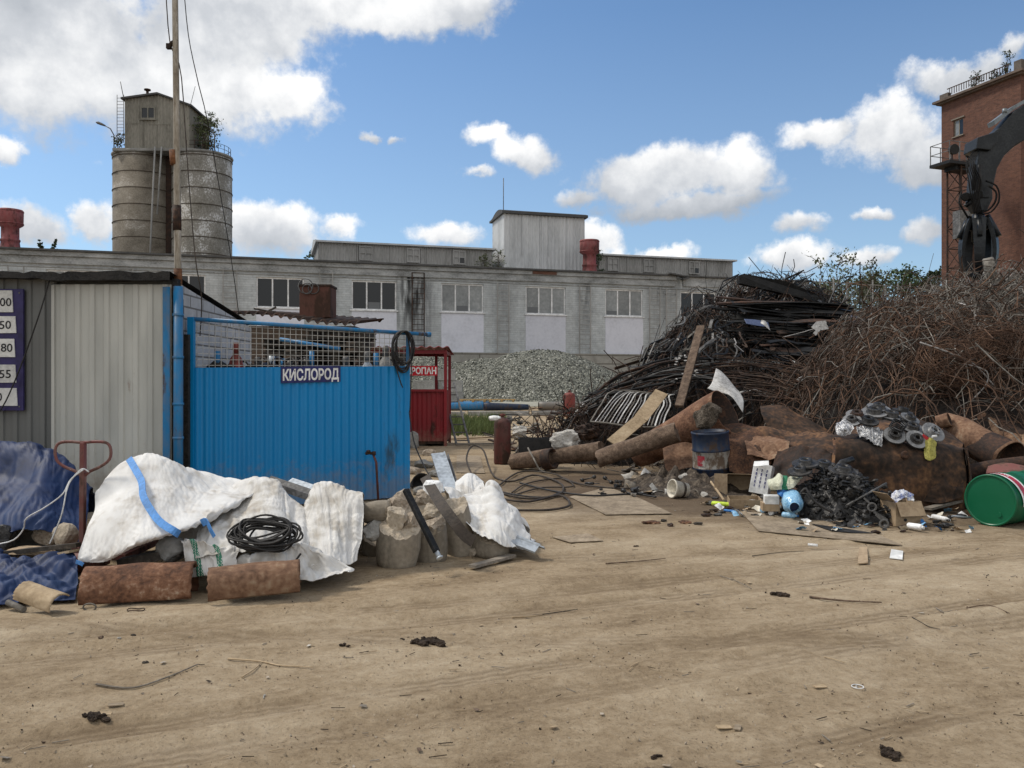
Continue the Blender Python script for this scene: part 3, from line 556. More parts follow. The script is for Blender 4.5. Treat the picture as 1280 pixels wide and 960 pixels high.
def build_ground():
    ys = [-4000, -400, -60, -15, -4, -1, .6]; y = 1.5
    while y < 60: ys.append(y); y += max(.045, y * .0105)
    while y < 5000: ys.append(y); y *= 1.25
    xs = []; x = 0.0
    while x < 60: xs.append(x); x += .055 if x < 4 else max(.07, (x - 4) * .09 + .06)
    while x < 5000: xs.append(x); x *= 1.3
    xs = [-a for a in reversed(xs[1:])] + xs
    mb = MB(); mb.grid([[V((a, b, ground_z(a, b))) for a in xs] for b in ys], 0, True)
    m, nt, bs = nt_new('packed earth'); M['earth'] = m
    ge = nd(nt, 'ShaderNodeNewGeometry'); 
    def noise(scale, det, vs=(1, 1, 1), rot=0, rough=.6):
        mp = nd(nt, 'ShaderNodeMapping', vector_type='TEXTURE'); mp.inputs['Scale'].default_value = tuple(1 / v for v in vs); mp.inputs['Rotation'].default_value = (0, 0, rot); lk(nt, ge.outputs['Position'], mp.inputs[0])
        n = nd(nt, 'ShaderNodeTexNoise'); n.inputs['Scale'].default_value = scale; n.inputs['Detail'].default_value = det; n.inputs['Roughness'].default_value = rough; lk(nt, mp.outputs[0], n.inputs['Vector']); return n.outputs[0]
    big = noise(.5, 7, (.5, 1.2, 1), R(22)); mid = noise(1.6, 10, (.7, 1.25, 1), R(22), .74); fin = noise(17, 8, (1, 1, 1), 0, .72); grain = noise(60, 6, (1, 1, 1), 0, .78); rut = noise(1.0, 6, (.5, 7, 1), R(22), .65)
    def comb(a, ka, b, kb):
        p = nd(nt, 'ShaderNodeMath', operation='MULTIPLY'); p.inputs[1].default_value = ka; lk(nt, a, p.inputs[0])
        q = nd(nt, 'ShaderNodeMath', operation='MULTIPLY_ADD'); q.inputs[1].default_value = kb; lk(nt, b, q.inputs[0]); lk(nt, p.outputs[0], q.inputs[2]); return q.outputs[0]
    v = comb(big, .36, mid, .40); v = comb(v, 1, rut, .05); v = comb(v, 1, fin, .27)
    cr_ = ramp(nt, [(.38, (.115, .080, .048)), (.45, (.205, .150, .094)), (.515, (.285, .217, .140)), (.585, (.37, .293, .20)), (.68, (.46, .38, .275))]); lk(nt, v, cr_.inputs[0])
    # scattered crumbs of darker and paler soil
    g2 = ramp(nt, [(.33, (.34, .33, .32)), (.45, (1, 1, 1)), (.58, (1, 1, 1)), (.72, (1.45, 1.42, 1.38))]); lk(nt, grain, g2.inputs[0])
    mu = nd(nt, 'ShaderNodeMix', data_type='RGBA', blend_type='MULTIPLY'); mu.inputs[0].default_value = .8; lk(nt, cr_.outputs[0], mu.inputs[6]); lk(nt, g2.outputs[0], mu.inputs[7])
    # oily soil around the scrap piles
    oil = noise(.9, 8, (1, 1, 1), 0, .7); vm = nd(nt, 'ShaderNodeVectorMath', operation='SUBTRACT'); lk(nt, ge.outputs['Position'], vm.inputs[0]); vm.inputs[1].default_value = (5.2, 13.2, 0)
    v2 = nd(nt, 'ShaderNodeVectorMath', operation='MULTIPLY'); lk(nt, vm.outputs[0], v2.inputs[0]); v2.inputs[1].default_value = (1 / 6.5, 1 / 4.4, 0); ln = nd(nt, 'ShaderNodeVectorMath', operation='LENGTH'); lk(nt, v2.outputs[0], ln.inputs[0])
    d = comb(ln.outputs['Value'], 1, oil, .9); mr = nd(nt, 'ShaderNodeMapRange'); mr.inputs[1].default_value = 1.15; mr.inputs[2].default_value = 1.55; mr.inputs[3].default_value = .8; mr.inputs[4].default_value = 0; lk(nt, d, mr.inputs[0])
    mo = nd(nt, 'ShaderNodeMix', data_type='RGBA'); lk(nt, mr.outputs[0], mo.inputs[0]); lk(nt, mu.outputs[2], mo.inputs[6]); mo.inputs[7].default_value = (.075, .052, .036, 1)
    # compacted wheel tracks with tread lines
    sg = nd(nt, 'ShaderNodeSeparateXYZ'); lk(nt, ge.outputs['Position'], sg.inputs[0])
    def mth(op, a, b=None, c=None):
        n = nd(nt, 'ShaderNodeMath', operation=op)
        for i, x in enumerate((a, b, c)):
            if x is None: continue
            if isinstance(x, (int, float)): n.inputs[i].default_value = x
            else: lk(nt, x, n.inputs[i])
        return n.outputs[0]
    tot = None; tn_ = noise(.8, 5, (1, 1, 1), 0, .6)
    for (A, B, C_, wd, dp) in TRACKS:
        yc = mth('MULTIPLY_ADD', mth('MULTIPLY_ADD', sg.outputs[0], C_, B), sg.outputs[0], A); t = mth('DIVIDE', mth('SUBTRACT', sg.outputs[1], yc), wd)
        band = mth('SUBTRACT', 1.0, mth('MINIMUM', mth('POWER', mth('ABSOLUTE', t), 4.0), 1.0)); lines = mth('MULTIPLY_ADD', mth('SINE', mth('MULTIPLY', t, 13.0)), .35, .65)
        q = mth('MULTIPLY', band, lines); tot = q if tot is None else mth('MAXIMUM', tot, q)
    mt_ = nd(nt, 'ShaderNodeMapRange'); mt_.inputs[1].default_value = .38; mt_.inputs[2].default_value = .6; mt_.inputs[3].default_value = 0.05; mt_.inputs[4].default_value = .62; lk(nt, tn_, mt_.inputs[0])
    tf = mth('MULTIPLY', tot, mt_.outputs[0]); mk_ = nd(nt, 'ShaderNodeMix', data_type='RGBA'); lk(nt, tf, mk_.inputs[0]); lk(nt, mo.outputs[2], mk_.inputs[6]); mk_.inputs[7].default_value = (.135, .095, .058, 1); mo = mk_
    lk(nt, mo.outputs[2], bs.inputs['Base Color']); bs.inputs['Roughness'].default_value = .95; bs.inputs['Specular IOR Level'].default_value = .12
    hb = comb(fin, .6, grain, .35); hb = comb(hb, 1, rut, .35); hb = comb(hb, 1, mid, .8)
    bp = nd(nt, 'ShaderNodeBump'); bp.inputs['Strength'].default_value = .8; bp.inputs['Distance'].default_value = .03; lk(nt, hb, bp.inputs['Height']); lk(nt, bp.outputs[0], bs.inputs['Normal'])
    one('ground', mb, m, 'packed tan dirt yard with faint wheel ruts and litter', 'ground', kind='structure', origin=(0, 0, 0))
build_ground()
# ------------------------------------------------------------------ the long factory building
def wall_open(mb, x0, x1, z0, z1, ops, y=0.0, rev=.28, mi=0):
    xs = sorted({x0, x1, *[o[0] for o in ops], *[o[1] for o in ops]}); zs = sorted({z0, z1, *[o[2] for o in ops], *[o[3] for o in ops]})
    for a, b in zip(xs, xs[1:]):
        for c, d in zip(zs, zs[1:]):
            cx, cz = (a + b) / 2, (c + d) / 2
            if any(o[0] < cx < o[1] and o[2] < cz < o[3] for o in ops): continue
            mb.add([(a, y, c), (b, y, c), (b, y, d), (a, y, d)], [(0, 1, 2, 3)], mi)
    for (a, b, c, d) in ops:
        r = y + rev
        mb.add([(a, y, c), (b, y, c), (b, y, d), (a, y, d), (a, r, c), (b, r, c), (b, r, d), (a, r, d)], [(0, 4, 5, 1), (3, 2, 6, 7), (0, 3, 7, 4), (1, 5, 6, 2)], mi)

FB = thing('factory_building', 'long grey whitewashed brick factory with a row of three-pane windows and rooftop sheds', 'building', (2.04, 57, 0), math.atan2(.282, .959))
def fpart(name, mb, mats, parent=None, **k): return MB_obj(name, mb, mats, parent or FB, local=True, **k)
WX = [-29.05 + 5.87 * k for k in range(8)]; WX = [-34.92] + WX
ops = [(x - 1.45, x + 1.45, 6.38, 8.3) for x in WX]
mb = MB(); wall_open(mb, -46, 21.3, 3.7, 8.6, ops)
mb.bx(-46, 21.3, .6, 26, 3.7, 9.3); mb.bx(-46, 21.3, 0, .6, 8.6, 9.3)
mb.add([(21.3, 0, 3.7), (21.3, .6, 3.7), (21.3, .6, 8.6), (21.3, 0, 8.6)], [(0, 1, 2, 3)])
fpart('wall', mb, 'facade')
mb = MB(); mb.bx(-46.2, 21.5, -.32, 26.2, -.3, 3.7); fpart('plinth', mb, 'base_wall')
mb = MB(); mb.bx(-46.1, 10.1, -.14, -.003, 8.62, 9.06); mb.bx(-46.1, 10.1, -.26, -.003, 9.063, 9.34); mb.bx(10.75, 21.4, -.10, -.003, 8.66, 9.34)
mb.bx(-46.1, 21.4, -.05, -.004, 8.42, 8.5)
fpart('cornice', mb, 'cornice', bevel=.02)
mb = MB(); mb.bx(-46.3, 10.3, -.42, 26.3, 9.345, 9.46); mb.bx(10.6, 21.6, -.32, 26.3, 9.345, 9.44)
mb.box((10.0, -.35, 9.43), (1.3, .5, .09), 0, eul(0, 7, 4)); mb.box((10.8, -.25, 9.2), (.5, .4, .12), 0, eul(0, -14, 0))
fpart('roof', mb, 'roof_felt')
mb = MB(); mb.bx(-.75, 1.0, -.285, -.262, 9.1, 9.31); fpart('exposed_brickwork', mb, 'brick_red')
for i, x in enumerate(WX):
    mb = MB(); z0, z1 = 6.38, 8.3
    for (a, b, c, d) in ((x - 1.45, x + 1.45, z0, z0 + .1), (x - 1.45, x + 1.45, z1 - .1, z1), (x - 1.45, x - 1.36, z0 + .1, z1 - .1), (x + 1.36, x + 1.45, z0 + .1, z1 - .1), (x - .52, x - .43, z0 + .1, z1 - .1), (x + .43, x + .52, z0 + .1, z1 - .1)):
        mb.bx(a, b, .10, .19, c, d)
    mb.bx(x - 1.55, x + 1.55, -.10, .099, z0 - .06, z0 + .012)
    w = fpart('window', mb, 'win_white')
    lab = {8: 'dark window', 4: None}.get(i)
    for a, b in ((x - 1.36, x - .52), (x - .43, x + .43), (x + .52, x + 1.36)):
        g = MB(); g.bx(a, b, .13, .15, z0 + .1, z1 - .1); fpart('pane', g, 'glass_dark' if i in (8, 4, 3, 2) else 'glass_pale', w)
    if i not in (8, 0, 1, 2, 3):    # pale blinds and cloths standing behind the lower panes
        for q in range(2):
            c = MB(); xx = x + rnd.choice((-.9, 0, .9)) ; c.bx(xx - .38, xx + .38, .118, .127, z0 + .11, z0 + rnd.uniform(.3, .55)); fpart('curtain', c, 'glass', w)
            break
    if i >= 3:
        mb = MB(); mb.bx(x - 1.45, x + 1.45, -.018, -.003, 3.72, 6.31); fpart('infill_panel', mb, 'panel')
for x, z0, z1, rust in ((-37.9, 4.2, 8.4, 0), (-32, 4.2, 8.4, 0), (-26.2, 4.2, 8.5, 0), (-20.3, 4.0, 8.7, 0), (-14.5, 6.4, 8.75, 0), (-8.6, 3.6, 8.9, 1), (-2.8, 3.3, 8.4, 0), (3.12, 3.5, 8.5, 0), (8.45, 4.0, 8.5, 0), (9.75, 4.2, 8.45, 0)):
    mb = MB()
    for s in (-.4, .4): mb.bar((x + s, -.2, z0), (x + s, -.2, z1), .07, .06)
    z = z0 + .2
    while z < z1: mb.bar((x - .4, -.2, z), (x + .4, -.2, z), .035, .035); z += .34
    for z in (z0 + .6, (z0 + z1) / 2, z1 - .4):
        for s in (-.4, .4): mb.bar((x + s, -.2, z), (x + s, -.02, z), .04, .04)
    fpart('wall_ladder', mb, 'rust_dark' if rust else 'corr_grey')
for x0, x1 in ((-14.6, -1.9), (6.7, 18.5)):
    body = MB(); y0, y1, zt = 6.0, 12.0, 11.75
    corr(body, (x0, y0), (x1, y0), 9.4, zt, .22, .03); corr(body, (x1, y0), (x1, y1), 9.4, zt, .22, .03); corr(body, (x0, y1), (x0, y0), 9.4, zt, .22, .03); body.bx(x0 + .1, x1 - .1, y0 + .1, y1, 9.4, zt)
    for k in range(1, 5): xx = x0 + (x1 - x0) * k / 5; body.bx(xx - .03, xx + .03, y0 - .06, y0 - .02, 9.4, zt)
    ms = fpart('roof_monitor', body, 'corr_grey')
    rf = MB(); P = [(x0 - .25, y0 - .3, zt), (x0 - .25, (y0 + y1) / 2, zt + .55), (x0 - .25, y1 + .3, zt), (x0 - .25, y1 + .3, zt - .12), (x0 - .25, y0 - .3, zt - .12)]
    rf.prism(P, (x1 - x0 + .5, 0, 0)); fpart('monitor_roof', rf, 'corr_pale', ms)
    for k, fx in enumerate((.26, .53, .80) if x0 < 0 else (.10, .36, .70)):
        xx = x0 + (x1 - x0) * fx - .5; fr = MB(); z0, z1 = 10.45, 11.5
        for (a, b, c, d) in ((xx, xx + .95, z0, z0 + .1), (xx, xx + .95, z1 - .1, z1), (xx, xx + .09, z0 + .1, z1 - .1), (xx + .86, xx + .95, z0 + .1, z1 - .1), (xx + .43, xx + .51, z0 + .1, z1 - .1), (xx + .09, xx + .43, z0 + .5, z0 + .56), (xx + .51, xx + .86, z0 + .5, z0 + .56)): fr.bx(a, b, y0 - .16, y0 - .05, c, d)
        w = fpart('monitor_window', fr, 'corr_grey', ms)
        g = MB(); g.bx(xx + .09, xx + .86, y0 - .1, y0 - .07, z0 + .1, z1 - .1, 0)
        if k == 2: g.bx(xx + .51, xx + .86, y0 - .13, y0 - .101, z0 + .1, z0 + .5, 1)
        MB_obj('monitor_pane', g, ['corr_grey', 'glass_dark'], ms, local=True)
ph = MB(); px0, px1, py0, py1, zt = -1.0, 5.5, 6.0, 9.3, 14.65
corr(ph, (px0, py0), (px1, py0), 9.4, zt, .3, .035); corr(ph, (px1, py0), (px1, py1), 9.4, zt, .3, .035); corr(ph, (px0, py1), (px0, py0), 9.4, zt - .1, .3, .02); ph.bx(px0 + .1, px1 - .1, py0 + .1, py1, 9.4, zt - .1)
for k in range(1, 9): ph.bx(px0 + .72 * k - .02, px0 + .72 * k + .02, py0 - .06, py0 - .02, 9.4 + (k % 3) * 1.0, zt)
ph = fpart('penthouse', ph, 'corr_pale')
rf = MB(); P = []
for k in range(9): a = k / 8; P.append((px0 - .2, py0 - .25 + (py1 - py0 + .5) * a, zt - .02 + .38 * math.sin(math.pi * min(1, a * 1.1 + .12)) - .12))
rf.prism(P + [(px0 - .2, py1 + .25, zt - .3), (px0 - .2, py0 - .25, zt - .2)], (px1 - px0 + .4, 0, 0)); fpart('penthouse_roof', rf, 'roof_felt', ph)
mb = MB(); mb.tube([(px0 + .05, py0 + .3, 14.4), (px0 + .05, py0 + .3, 17.2)], .03, 6); fpart('antenna', mb, 'steel_grey', ph)
for x, y in ((5.12, 4.0), (-33.4, 4.0)):
    t = mb = MB(); mb.lathe([(.62, 9.4), (.6, 10.0), (.56, 10.05), (.52, 10.4), (.56, 10.45), (.56, 10.55), (.50, 10.6), (.50, 11.3), (.72, 11.45), (.74, 12.35), (.70, 12.4)], 28, 0, Matrix.Translation((x, y, 0))); mb.lathe([(.755, 11.5), (.755, 11.56)], 28, 0, Matrix.Translation((x, y, 0))); mb.lathe([(.755, 12.26), (.755, 12.32)], 28, 0, Matrix.Translation((x, y, 0)))
    fpart('roof_vent', mb, 'red_vent')

# ------------------------------------------------------------------ plants
def branchy(name, base, h, spread_, nl, leafm, label, cat, group=None, seed=1, leaf=.2, trunk_r=.08, crown0=.25, kind='round', dens=1.0, stems=1):
    rr = random.Random(seed); t = thing(name, label, cat, base, rr.uniform(0, 6), group); tr = MB(); tips = []
    for s in range(stems):
        a = rr.uniform(0, 6.28); lean = rr.uniform(.02, .25) * (1 if stems > 1 else .3)
        pts = [V((0, 0, -.1))]; 
        for k in range(1, 6): q = k / 5; pts.append(V((math.cos(a) * lean * h * q + rr.gauss(0, .015 * h), math.sin(a) * lean * h * q + rr.gauss(0, .015 * h), h * .93 * q)))
        tr.tube(pts, [trunk_r * (1 - .85 * k / 5) for k in range(6)], 6)
        nb = int(nl ** .5 * 1.3 / stems) + 4
        for b in range(nb):
            q = rr.uniform(crown0, 1); i = min(int(q * 5), 4); p = pts[i].lerp(pts[i + 1], q * 5 - i)
            if kind == 'cone': L = spread_ * (1.08 - q)
            else: L = spread_ * (.35 + .75 * math.sin(math.pi * min(1, (q - crown0) / (1 - crown0) * .8 + .15)))
            L *= rr.uniform(.55, 1.1); an = rr.uniform(0, 6.28); d = V((math.cos(an), math.sin(an), rr.uniform(.1, .8) if kind != 'cone' else rr.uniform(-.25, .15))).normalized()
            m_ = p + d * L * .5 + V((0, 0, L * .08)); e = p + d * L
            tr.tube([p, m_, e], [trunk_r * .35, trunk_r * .22, trunk_r * .08], 4, cap=False); tips += [(p.lerp(m_, .6), .5 * L), (m_, .5 * L), (e, .55 * L), (m_.lerp(e, .5), .5 * L)]
    MB_obj('trunk', tr, 'bark', t, local=True); lf = MB()
    for k in range(nl):
        p, L = rr.choice(tips); p = p + V((rr.gauss(0, .33), rr.gauss(0, .33), rr.gauss(0, .28))) * L
        r = eul(rr.uniform(-70, 70), rr.uniform(-70, 70), rr.uniform(0, 360)); s = leaf * rr.uniform(.5, 1.2)
        q = [V((-.5, 0, 0)), V((0, -.28, .06)), V((.5, 0, 0)), V((0, .28, .06))]; lf.add([p + r @ (w * s) for w in q], [(0, 1, 2, 3)])
    MB_obj('crown', lf, leafm, t, local=True); return t
def Wz(px, py, Y): return W(px, py, Y)
branchy('birch_tree', (28.2, 72, 6.0), 6.9, 2.4, 700, 'leaf_olive', 'thin pale young tree with open crown standing behind the far fence', 'tree', seed=3, leaf=.33, trunk_r=.1, stems=3)
branchy('birch_tree', (31.8, 73, 6.0), 6.2, 2.0, 500, 'leaf_olive', 'sparse leaning tree beside the brown heap, behind the wire fence', 'tree', seed=8, leaf=.33, trunk_r=.1, stems=2)
for i, (px, py, Y, h, sp) in enumerate(((1035, 362, 80, 4.6, 2.6), (1085, 356, 84, 5.2, 2.8), (1128, 344, 88, 6.4, 2.6), (1162, 346, 90, 6.0, 2.2))):
    p = W(px, py, Y); branchy('leafy_tree', (p.x, Y, p.z - h * .9), h, sp, 1800, ['leaf_olive', 'leaf_olive', 'leaf', 'leaf_dark'][i], ['low green tree crown filling the gap behind the wire fence', 'dark green crown behind the fence next to the thin trees', 'taller green tree just left of the brick tower', 'small dark green tree touching the left edge of the brick tower'][i], 'tree', 'trees beyond the wire fence', seed=20 + i, leaf=.4, trunk_r=.15)
p = W(391, 296, 74); branchy('spruce_tree', (p.x, 74, p.z - 7), 7.2, 2.0, 1500, 'leaf_dark', 'dark green tree top rising at the left end of the rooftop shed', 'tree', seed=31, leaf=.32, trunk_r=.12, kind='cone')
for i, px in enumerate((45, 63)):
    p = W(px, 291, 70); branchy('spruce_tree', (p.x, 70, p.z - 7), 7.0, 1.1, 700, 'leaf_dark', ['dark tree tip over the roof beside the red roof vent', 'second dark tree tip over the roof, nearer the silo'][i], 'tree', 'tree tips over the factory roof', seed=33 + i, leaf=.3, trunk_r=.1, kind='cone')
rt = FB.matrix_basis.copy(); rt = Matrix.LocRotScale(FB.location, FB.rotation_euler, None)
for i, (x, y, h, n, lm, lab) in enumerate(((-1.6, 5.2, 2.2, 260, 'leaf_olive', 'yellow-green weed growing on the roof against the pale penthouse'), (6.2, 5.0, 2.6, 420, 'leaf', 'bushy weed on the roof beside the red roof vent'), (-2.6, 5.3, 1.9, 240, 'leaf_olive', 'dry tuft growing at the end of the left rooftop shed'))):
    p = rt @ V((x, y, 9.4)); branchy('roof_weed', p, h, .7, n, lm, lab, 'weed', 'weeds on the factory roof', seed=40 + i, leaf=.17, trunk_r=.03, crown0=.05, stems=3)

M['hoop'] = nmat('rusty hoop', (.07, .055, .042), 2, 6, .85, 0, .1)
# ------------------------------------------------------------------ twin silo
SY = 78.0; SL = thing('twin_silo', 'pair of banded concrete silo cylinders with a clad hut on top', 'silo', (-31.9, SY, 0))
for k, (sx, mt) in enumerate(((-34.65, 'silo'), (-29.15, 'silo_pale'))):
    mb = MB(); prof = []; z = 0; r = 2.68; bands = []
    zz = 22.6
    while zz > 0: bands.append(zz - .1); zz -= 1.5
    mb.lathe([(r, 0), (r, 22.75)], 48, 0, Matrix.Translation((sx, SY, 0)))
    cyl_ = MB_obj('silo_cylinder', mb, mt, SL)
    hp = MB()
    for b in bands: hp.lathe([(r, b), (r + .05, b + .01), (r + .05, b + .07), (r, b + .08)], 48, 0, Matrix.Translation((sx, SY, 0)), cap=False)
    MB_obj('hoop', hp, 'hoop', cyl_)
mb = MB(); mb.lathe([(2.74, 22.76), (2.80, 22.9), (2.76, 23.0)], 48, 0, Matrix.Translation((-34.65, SY, 0))); mb.lathe([(2.74, 22.76), (2.80, 22.9), (2.76, 22.98)], 48, 0, Matrix.Translation((-29.15, SY, 0))); mb.bx(-36.3, -29.0, SY - 2.72, SY + 2.4, 22.80, 23.05); MB_obj('roof_slab', mb, 'concrete_grey', SL)
mb = MB(); mb.bx(-32.35, -31.45, SY - 1.0, SY + 1, 0, 22.75); MB_obj('gap_shade_slab', mb, 'rust_dark', SL)  # dark slab painted as the shaded gap between the cylinders
hx0, hx1, hy0, hy1, ze, zr = -35.25, -29.35, SY - 2.55, SY + 2.4, 26.9, 27.9
mb = MB(); xm = (hx0 + hx1) / 2 + .1
prof = lambda x: 1.0 * (1 - abs((x + hx0) - xm) / (hx1 - xm)) if x + hx0 > xm else 1.0 - .38 * (xm - (x + hx0)) / (xm - hx0)
corr(mb, (hx0, hy0), (hx1, hy0), 23.05, ze, .3, .035, top=prof); corr(mb, (hx1, hy0), (hx1, hy1), 23.05, ze, .3, .035)
corr(mb, (hx0, hy1), (hx0, hy0), 23.05, ze + .6, .3, .035); mb.bx(hx0 + .1, hx1 - .1, hy0 + .1, hy1, 23.05, ze)
for x, z0, z1 in ((-33.6, 23.1, 25.3), (-32.3, 23.1, 25.2), (-34.9, 23.1, 27), (-31, 23.1, 25.5)): mb.bx(x - .02, x + .02, hy0 - .06, hy0 - .03, z0, z1)
mb.bx(-34.7, -33.9, hy0 - .06, hy0 - .03, 25.3, 25.34); mb.bx(-33.1, -31.1, hy0 - .06, hy0 - .03, 25.2, 25.24)
hut = MB_obj('hut', mb, 'hut', SL)
mb = MB(); mb.prism([(hx0 - .25, hy0 - .3, ze + .56), (xm, hy0 - .3, zr + .02), (hx1 + .3, hy0 - .3, ze - .1), (hx1 + .3, hy0 - .3, ze + .06), (xm, hy0 - .3, zr + .18), (hx0 - .25, hy0 - .3, ze + .72)], (0, hy1 - hy0 + .6, 0)); MB_obj('hut_roof', mb, 'roof_felt', hut)
mb = MB(); wx, wz = -33.1, 26.25
for (a, b, c, d) in ((wx - .65, wx + .65, wz - .55, wz - .45), (wx - .65, wx + .65, wz + .45, wz + .55), (wx - .65, wx - .55, wz - .45, wz + .45), (wx + .55, wx + .65, wz - .45, wz + .45), (wx - .05, wx + .05, wz - .45, wz + .45)): mb.bx(a, b, hy0 - .14, hy0 - .05, c, d)
mb.bx(wx - .75, wx + .75, hy0 - .2, hy0 - .05, wz - .66, wz - .56)
wn = MB_obj('window', mb, 'hut', hut); mb = MB(); mb.bx(wx - .55, wx + .55, hy0 - .09, hy0 - .07, wz - .45, wz + .45); MB_obj('pane', mb, 'glass_dark', wn)
for a, b in (((-32.35, 23.1), (-33.0, 10)), ((-31.75, 23.1), (-32.2, 17.0))):
    mb = MB(); mb.tube([(a[0], SY - 2.9, a[1]), (b[0], SY - 2.8, b[1])], .08, 8); MB_obj('downpipe', mb, 'corr_grey', SL)
mb = MB(); mb.tube([(hx0 + 1.6, SY - 1.5, 27), (hx0 + 1.6, SY - 1.5, 28.75)], .13, 8); mb.lathe([(.3, 28.7), (.3, 28.8)], 10, 0, Matrix.Translation((hx0 + 1.6, SY - 1.5, 0))); MB_obj('chimney', mb, 'rust_dark', hut)
mb = MB()
for s in (-.3, .3): mb.tube([(hx0 - .5 + s, hy0 + .2, 23.6), (hx0 - .5 + s, hy0 + .2, 28.0)], .03, 5)
for k in range(14): mb.bar((hx0 - .8, hy0 + .2, 23.8 + .3 * k), (hx0 - .2, hy0 + .2, 23.8 + .3 * k), .03, .03)
mb.tube([(hx0 - .2, hy0 + .2, 27.7), (hx0 - .5, hy0 + .2, 29.2)], .035, 5); MB_obj('ladder', mb, 'steel_grey', hut)
mb = MB(); mb.tube([(hx1 - .2, SY - 2, 26.9), (hx1 + .3, SY - 2, 28.9)], .025, 5); MB_obj('roof_aerial', mb, 'steel_grey', hut)
for (x, z, dx) in ((-36.4, 22.95, -1.1), (-27.2, 22.95, -1.0)):
    mb = MB(); y = SY - 2.2; mb.tube([(x, y, z), (x, y, z + 1.4), (x + dx * .3, y, z + 2.0), (x + dx * .8, y, z + 2.3)], .05, 6); h = V((x + dx * .8, y, z + 2.3)); mb.tube([h - V((dx * .1, 0, .05)), h + V((dx * .25, 0, .12)), h + V((dx * .55, 0, .25)), h + V((dx * .7, 0, .3))], [.06, .12, .13, .05], 8); MB_obj('floodlight', mb, 'steel_grey', SL)
mb = MB()
for k in range(14):
    a = -2.6 + k * .28; c = V((-29.15 + 2.55 * math.cos(a), SY + 2.55 * math.sin(a), 22.9)); mb.tube([c, c + V((0, 0, .9))], .025, 5)
for h in (.5, .9): mb.tube([(-29.15 + 2.55 * math.cos(-2.6 + k * .14), SY + 2.55 * math.sin(-2.6 + k * .14), 22.9 + h) for k in range(27)], .022, 5)
MB_obj('railing', mb, 'rust_dark', SL)
branchy('silo_shrub', (-28.3, SY - 1.4, 22.95), 3.4, 1.5, 900, 'leaf_olive', 'grey-green shrub growing on the silo roof right of the hut', 'shrub', 'shrubs on the silo roof', seed=51, leaf=.26, trunk_r=.05, crown0=.05, stems=4)
branchy('silo_shrub', (-28.9, SY - .6, 22.95), 4.2, .9, 400, 'leaf_dark', 'taller dark shrub close against the silo hut', 'shrub', 'shrubs on the silo roof', seed=52, leaf=.24, trunk_r=.05, crown0=.1, stems=2)
branchy('silo_shrub', (-36.3, SY - 1.6, 22.95), 1.9, .7, 260, 'leaf_olive', 'small thin shrub on the left rim of the silo roof', 'shrub', 'shrubs on the silo roof', seed=53, leaf=.22, trunk_r=.04, crown0=.05, stems=3)

# ------------------------------------------------------------------ brick tower
TA = V((-.334, .943, 0)); TB = V((.943, .334, 0)); TN = V((36.85, 60, 0))
TW = thing('brick_tower', 'tall red brick tower with an overhanging cornice at the right edge', 'tower', tuple(TN), math.atan2(.334, .943))
# local: x along TB, y along TA
def tpart(n, mb, m, par=None, **k): return MB_obj(n, mb, m, par or TW, local=True, **k)
TH = 24.0
mb = MB(); so_, s1, z0, z1 = 4.95, 5.85, 21.2, 22.3
def face_left(u0, u1, c0, c1): mb.add([(0, u1, c0), (0, u0, c0), (0, u0, c1), (0, u1, c1)], [(0, 1, 2, 3)])
z0, z1 = 21.1, 22.4
for (a, b, c, d) in ((0, 7, 0, z0), (0, 7, z1, TH), (0, so_, z0, z1), (s1, 7, z0, z1)): face_left(a, b, c, d)
mb.add([(0, so_, z0), (0, s1, z0), (0, s1, z1), (0, so_, z1), (.3, so_, z0), (.3, s1, z0), (.3, s1, z1), (.3, so_, z1)], [(0, 4, 5, 1), (3, 2, 6, 7), (0, 3, 7, 4), (1, 5, 6, 2)])
mb.bx(.3, 9, 0, 7, 0, TH); mb.add([(0, 0, 0), (.3, 0, 0), (.3, 0, TH), (0, 0, TH)], [(0, 1, 2, 3)])
for k in range(3): mb.bx(-.08, 9.08, -.08, 7.08, 6 + k * 6, 6.2 + k * 6) if False else None
tpart('wall', mb, 'brick_red')
mb = MB(); mb.bx(-.28, 9.2, -.28, 7.28, TH, TH + .12); mb.bx(-.48, 9.4, -.48, 7.48, TH + .123, TH + .3); tpart('cornice', mb, nmat('sooty cornice', (.10, .075, .06), 1.5, 8, .9, 0, .3))
mb = MB(); mb.bx(-.1, 9, -.1, .5, TH + .3, TH + 1.1); mb.bx(-.1, .25, 6.3, 7.1, TH + .3, TH + .8); mb.bx(0, .2, .51, 6.29, TH + .3, TH + .5)
tpart('parapet', mb, nmat('sooty parapet', (.12, .10, .085), 1.5, 8, .9, 0, .3))
mb = MB()
for k in range(24): mb.bar((.05, 1.1 + k * .225, TH + .6), (.05, 1.1 + k * .225, TH + 1.1), .04, .04)
mb.bar((.05, 1, TH + 1.12), (.05, 6.5, TH + 1.12), .06, .06); tpart('roof_railing', mb, 'rust_dark')
mb = MB(); y0, y1 = so_, s1
for (a, b, c, d) in ((y0, y1, z0, z0 + .08), (y0, y1, z1 - .08, z1), (y0, y0 + .08, z0 + .08, z1 - .08), (y1 - .08, y1, z0 + .08, z1 - .08), (y0 + .41, y0 + .48, z0 + .08, z1 - .08)): mb.bx(.1, .18, a, b, c, d)
w = tpart('window', mb, 'wood_grey'); mb = MB(); mb.bx(.12, .14, y0 + .48, y1 - .08, z0 + .08, z1 - .08, 1); mb.bx(.12, .14, y0 + .08, y0 + .41, z0 + .08, z1 - .08, 0); MB_obj('pane', mb, ['glass_dark', 'glass_pale'], w, local=True)
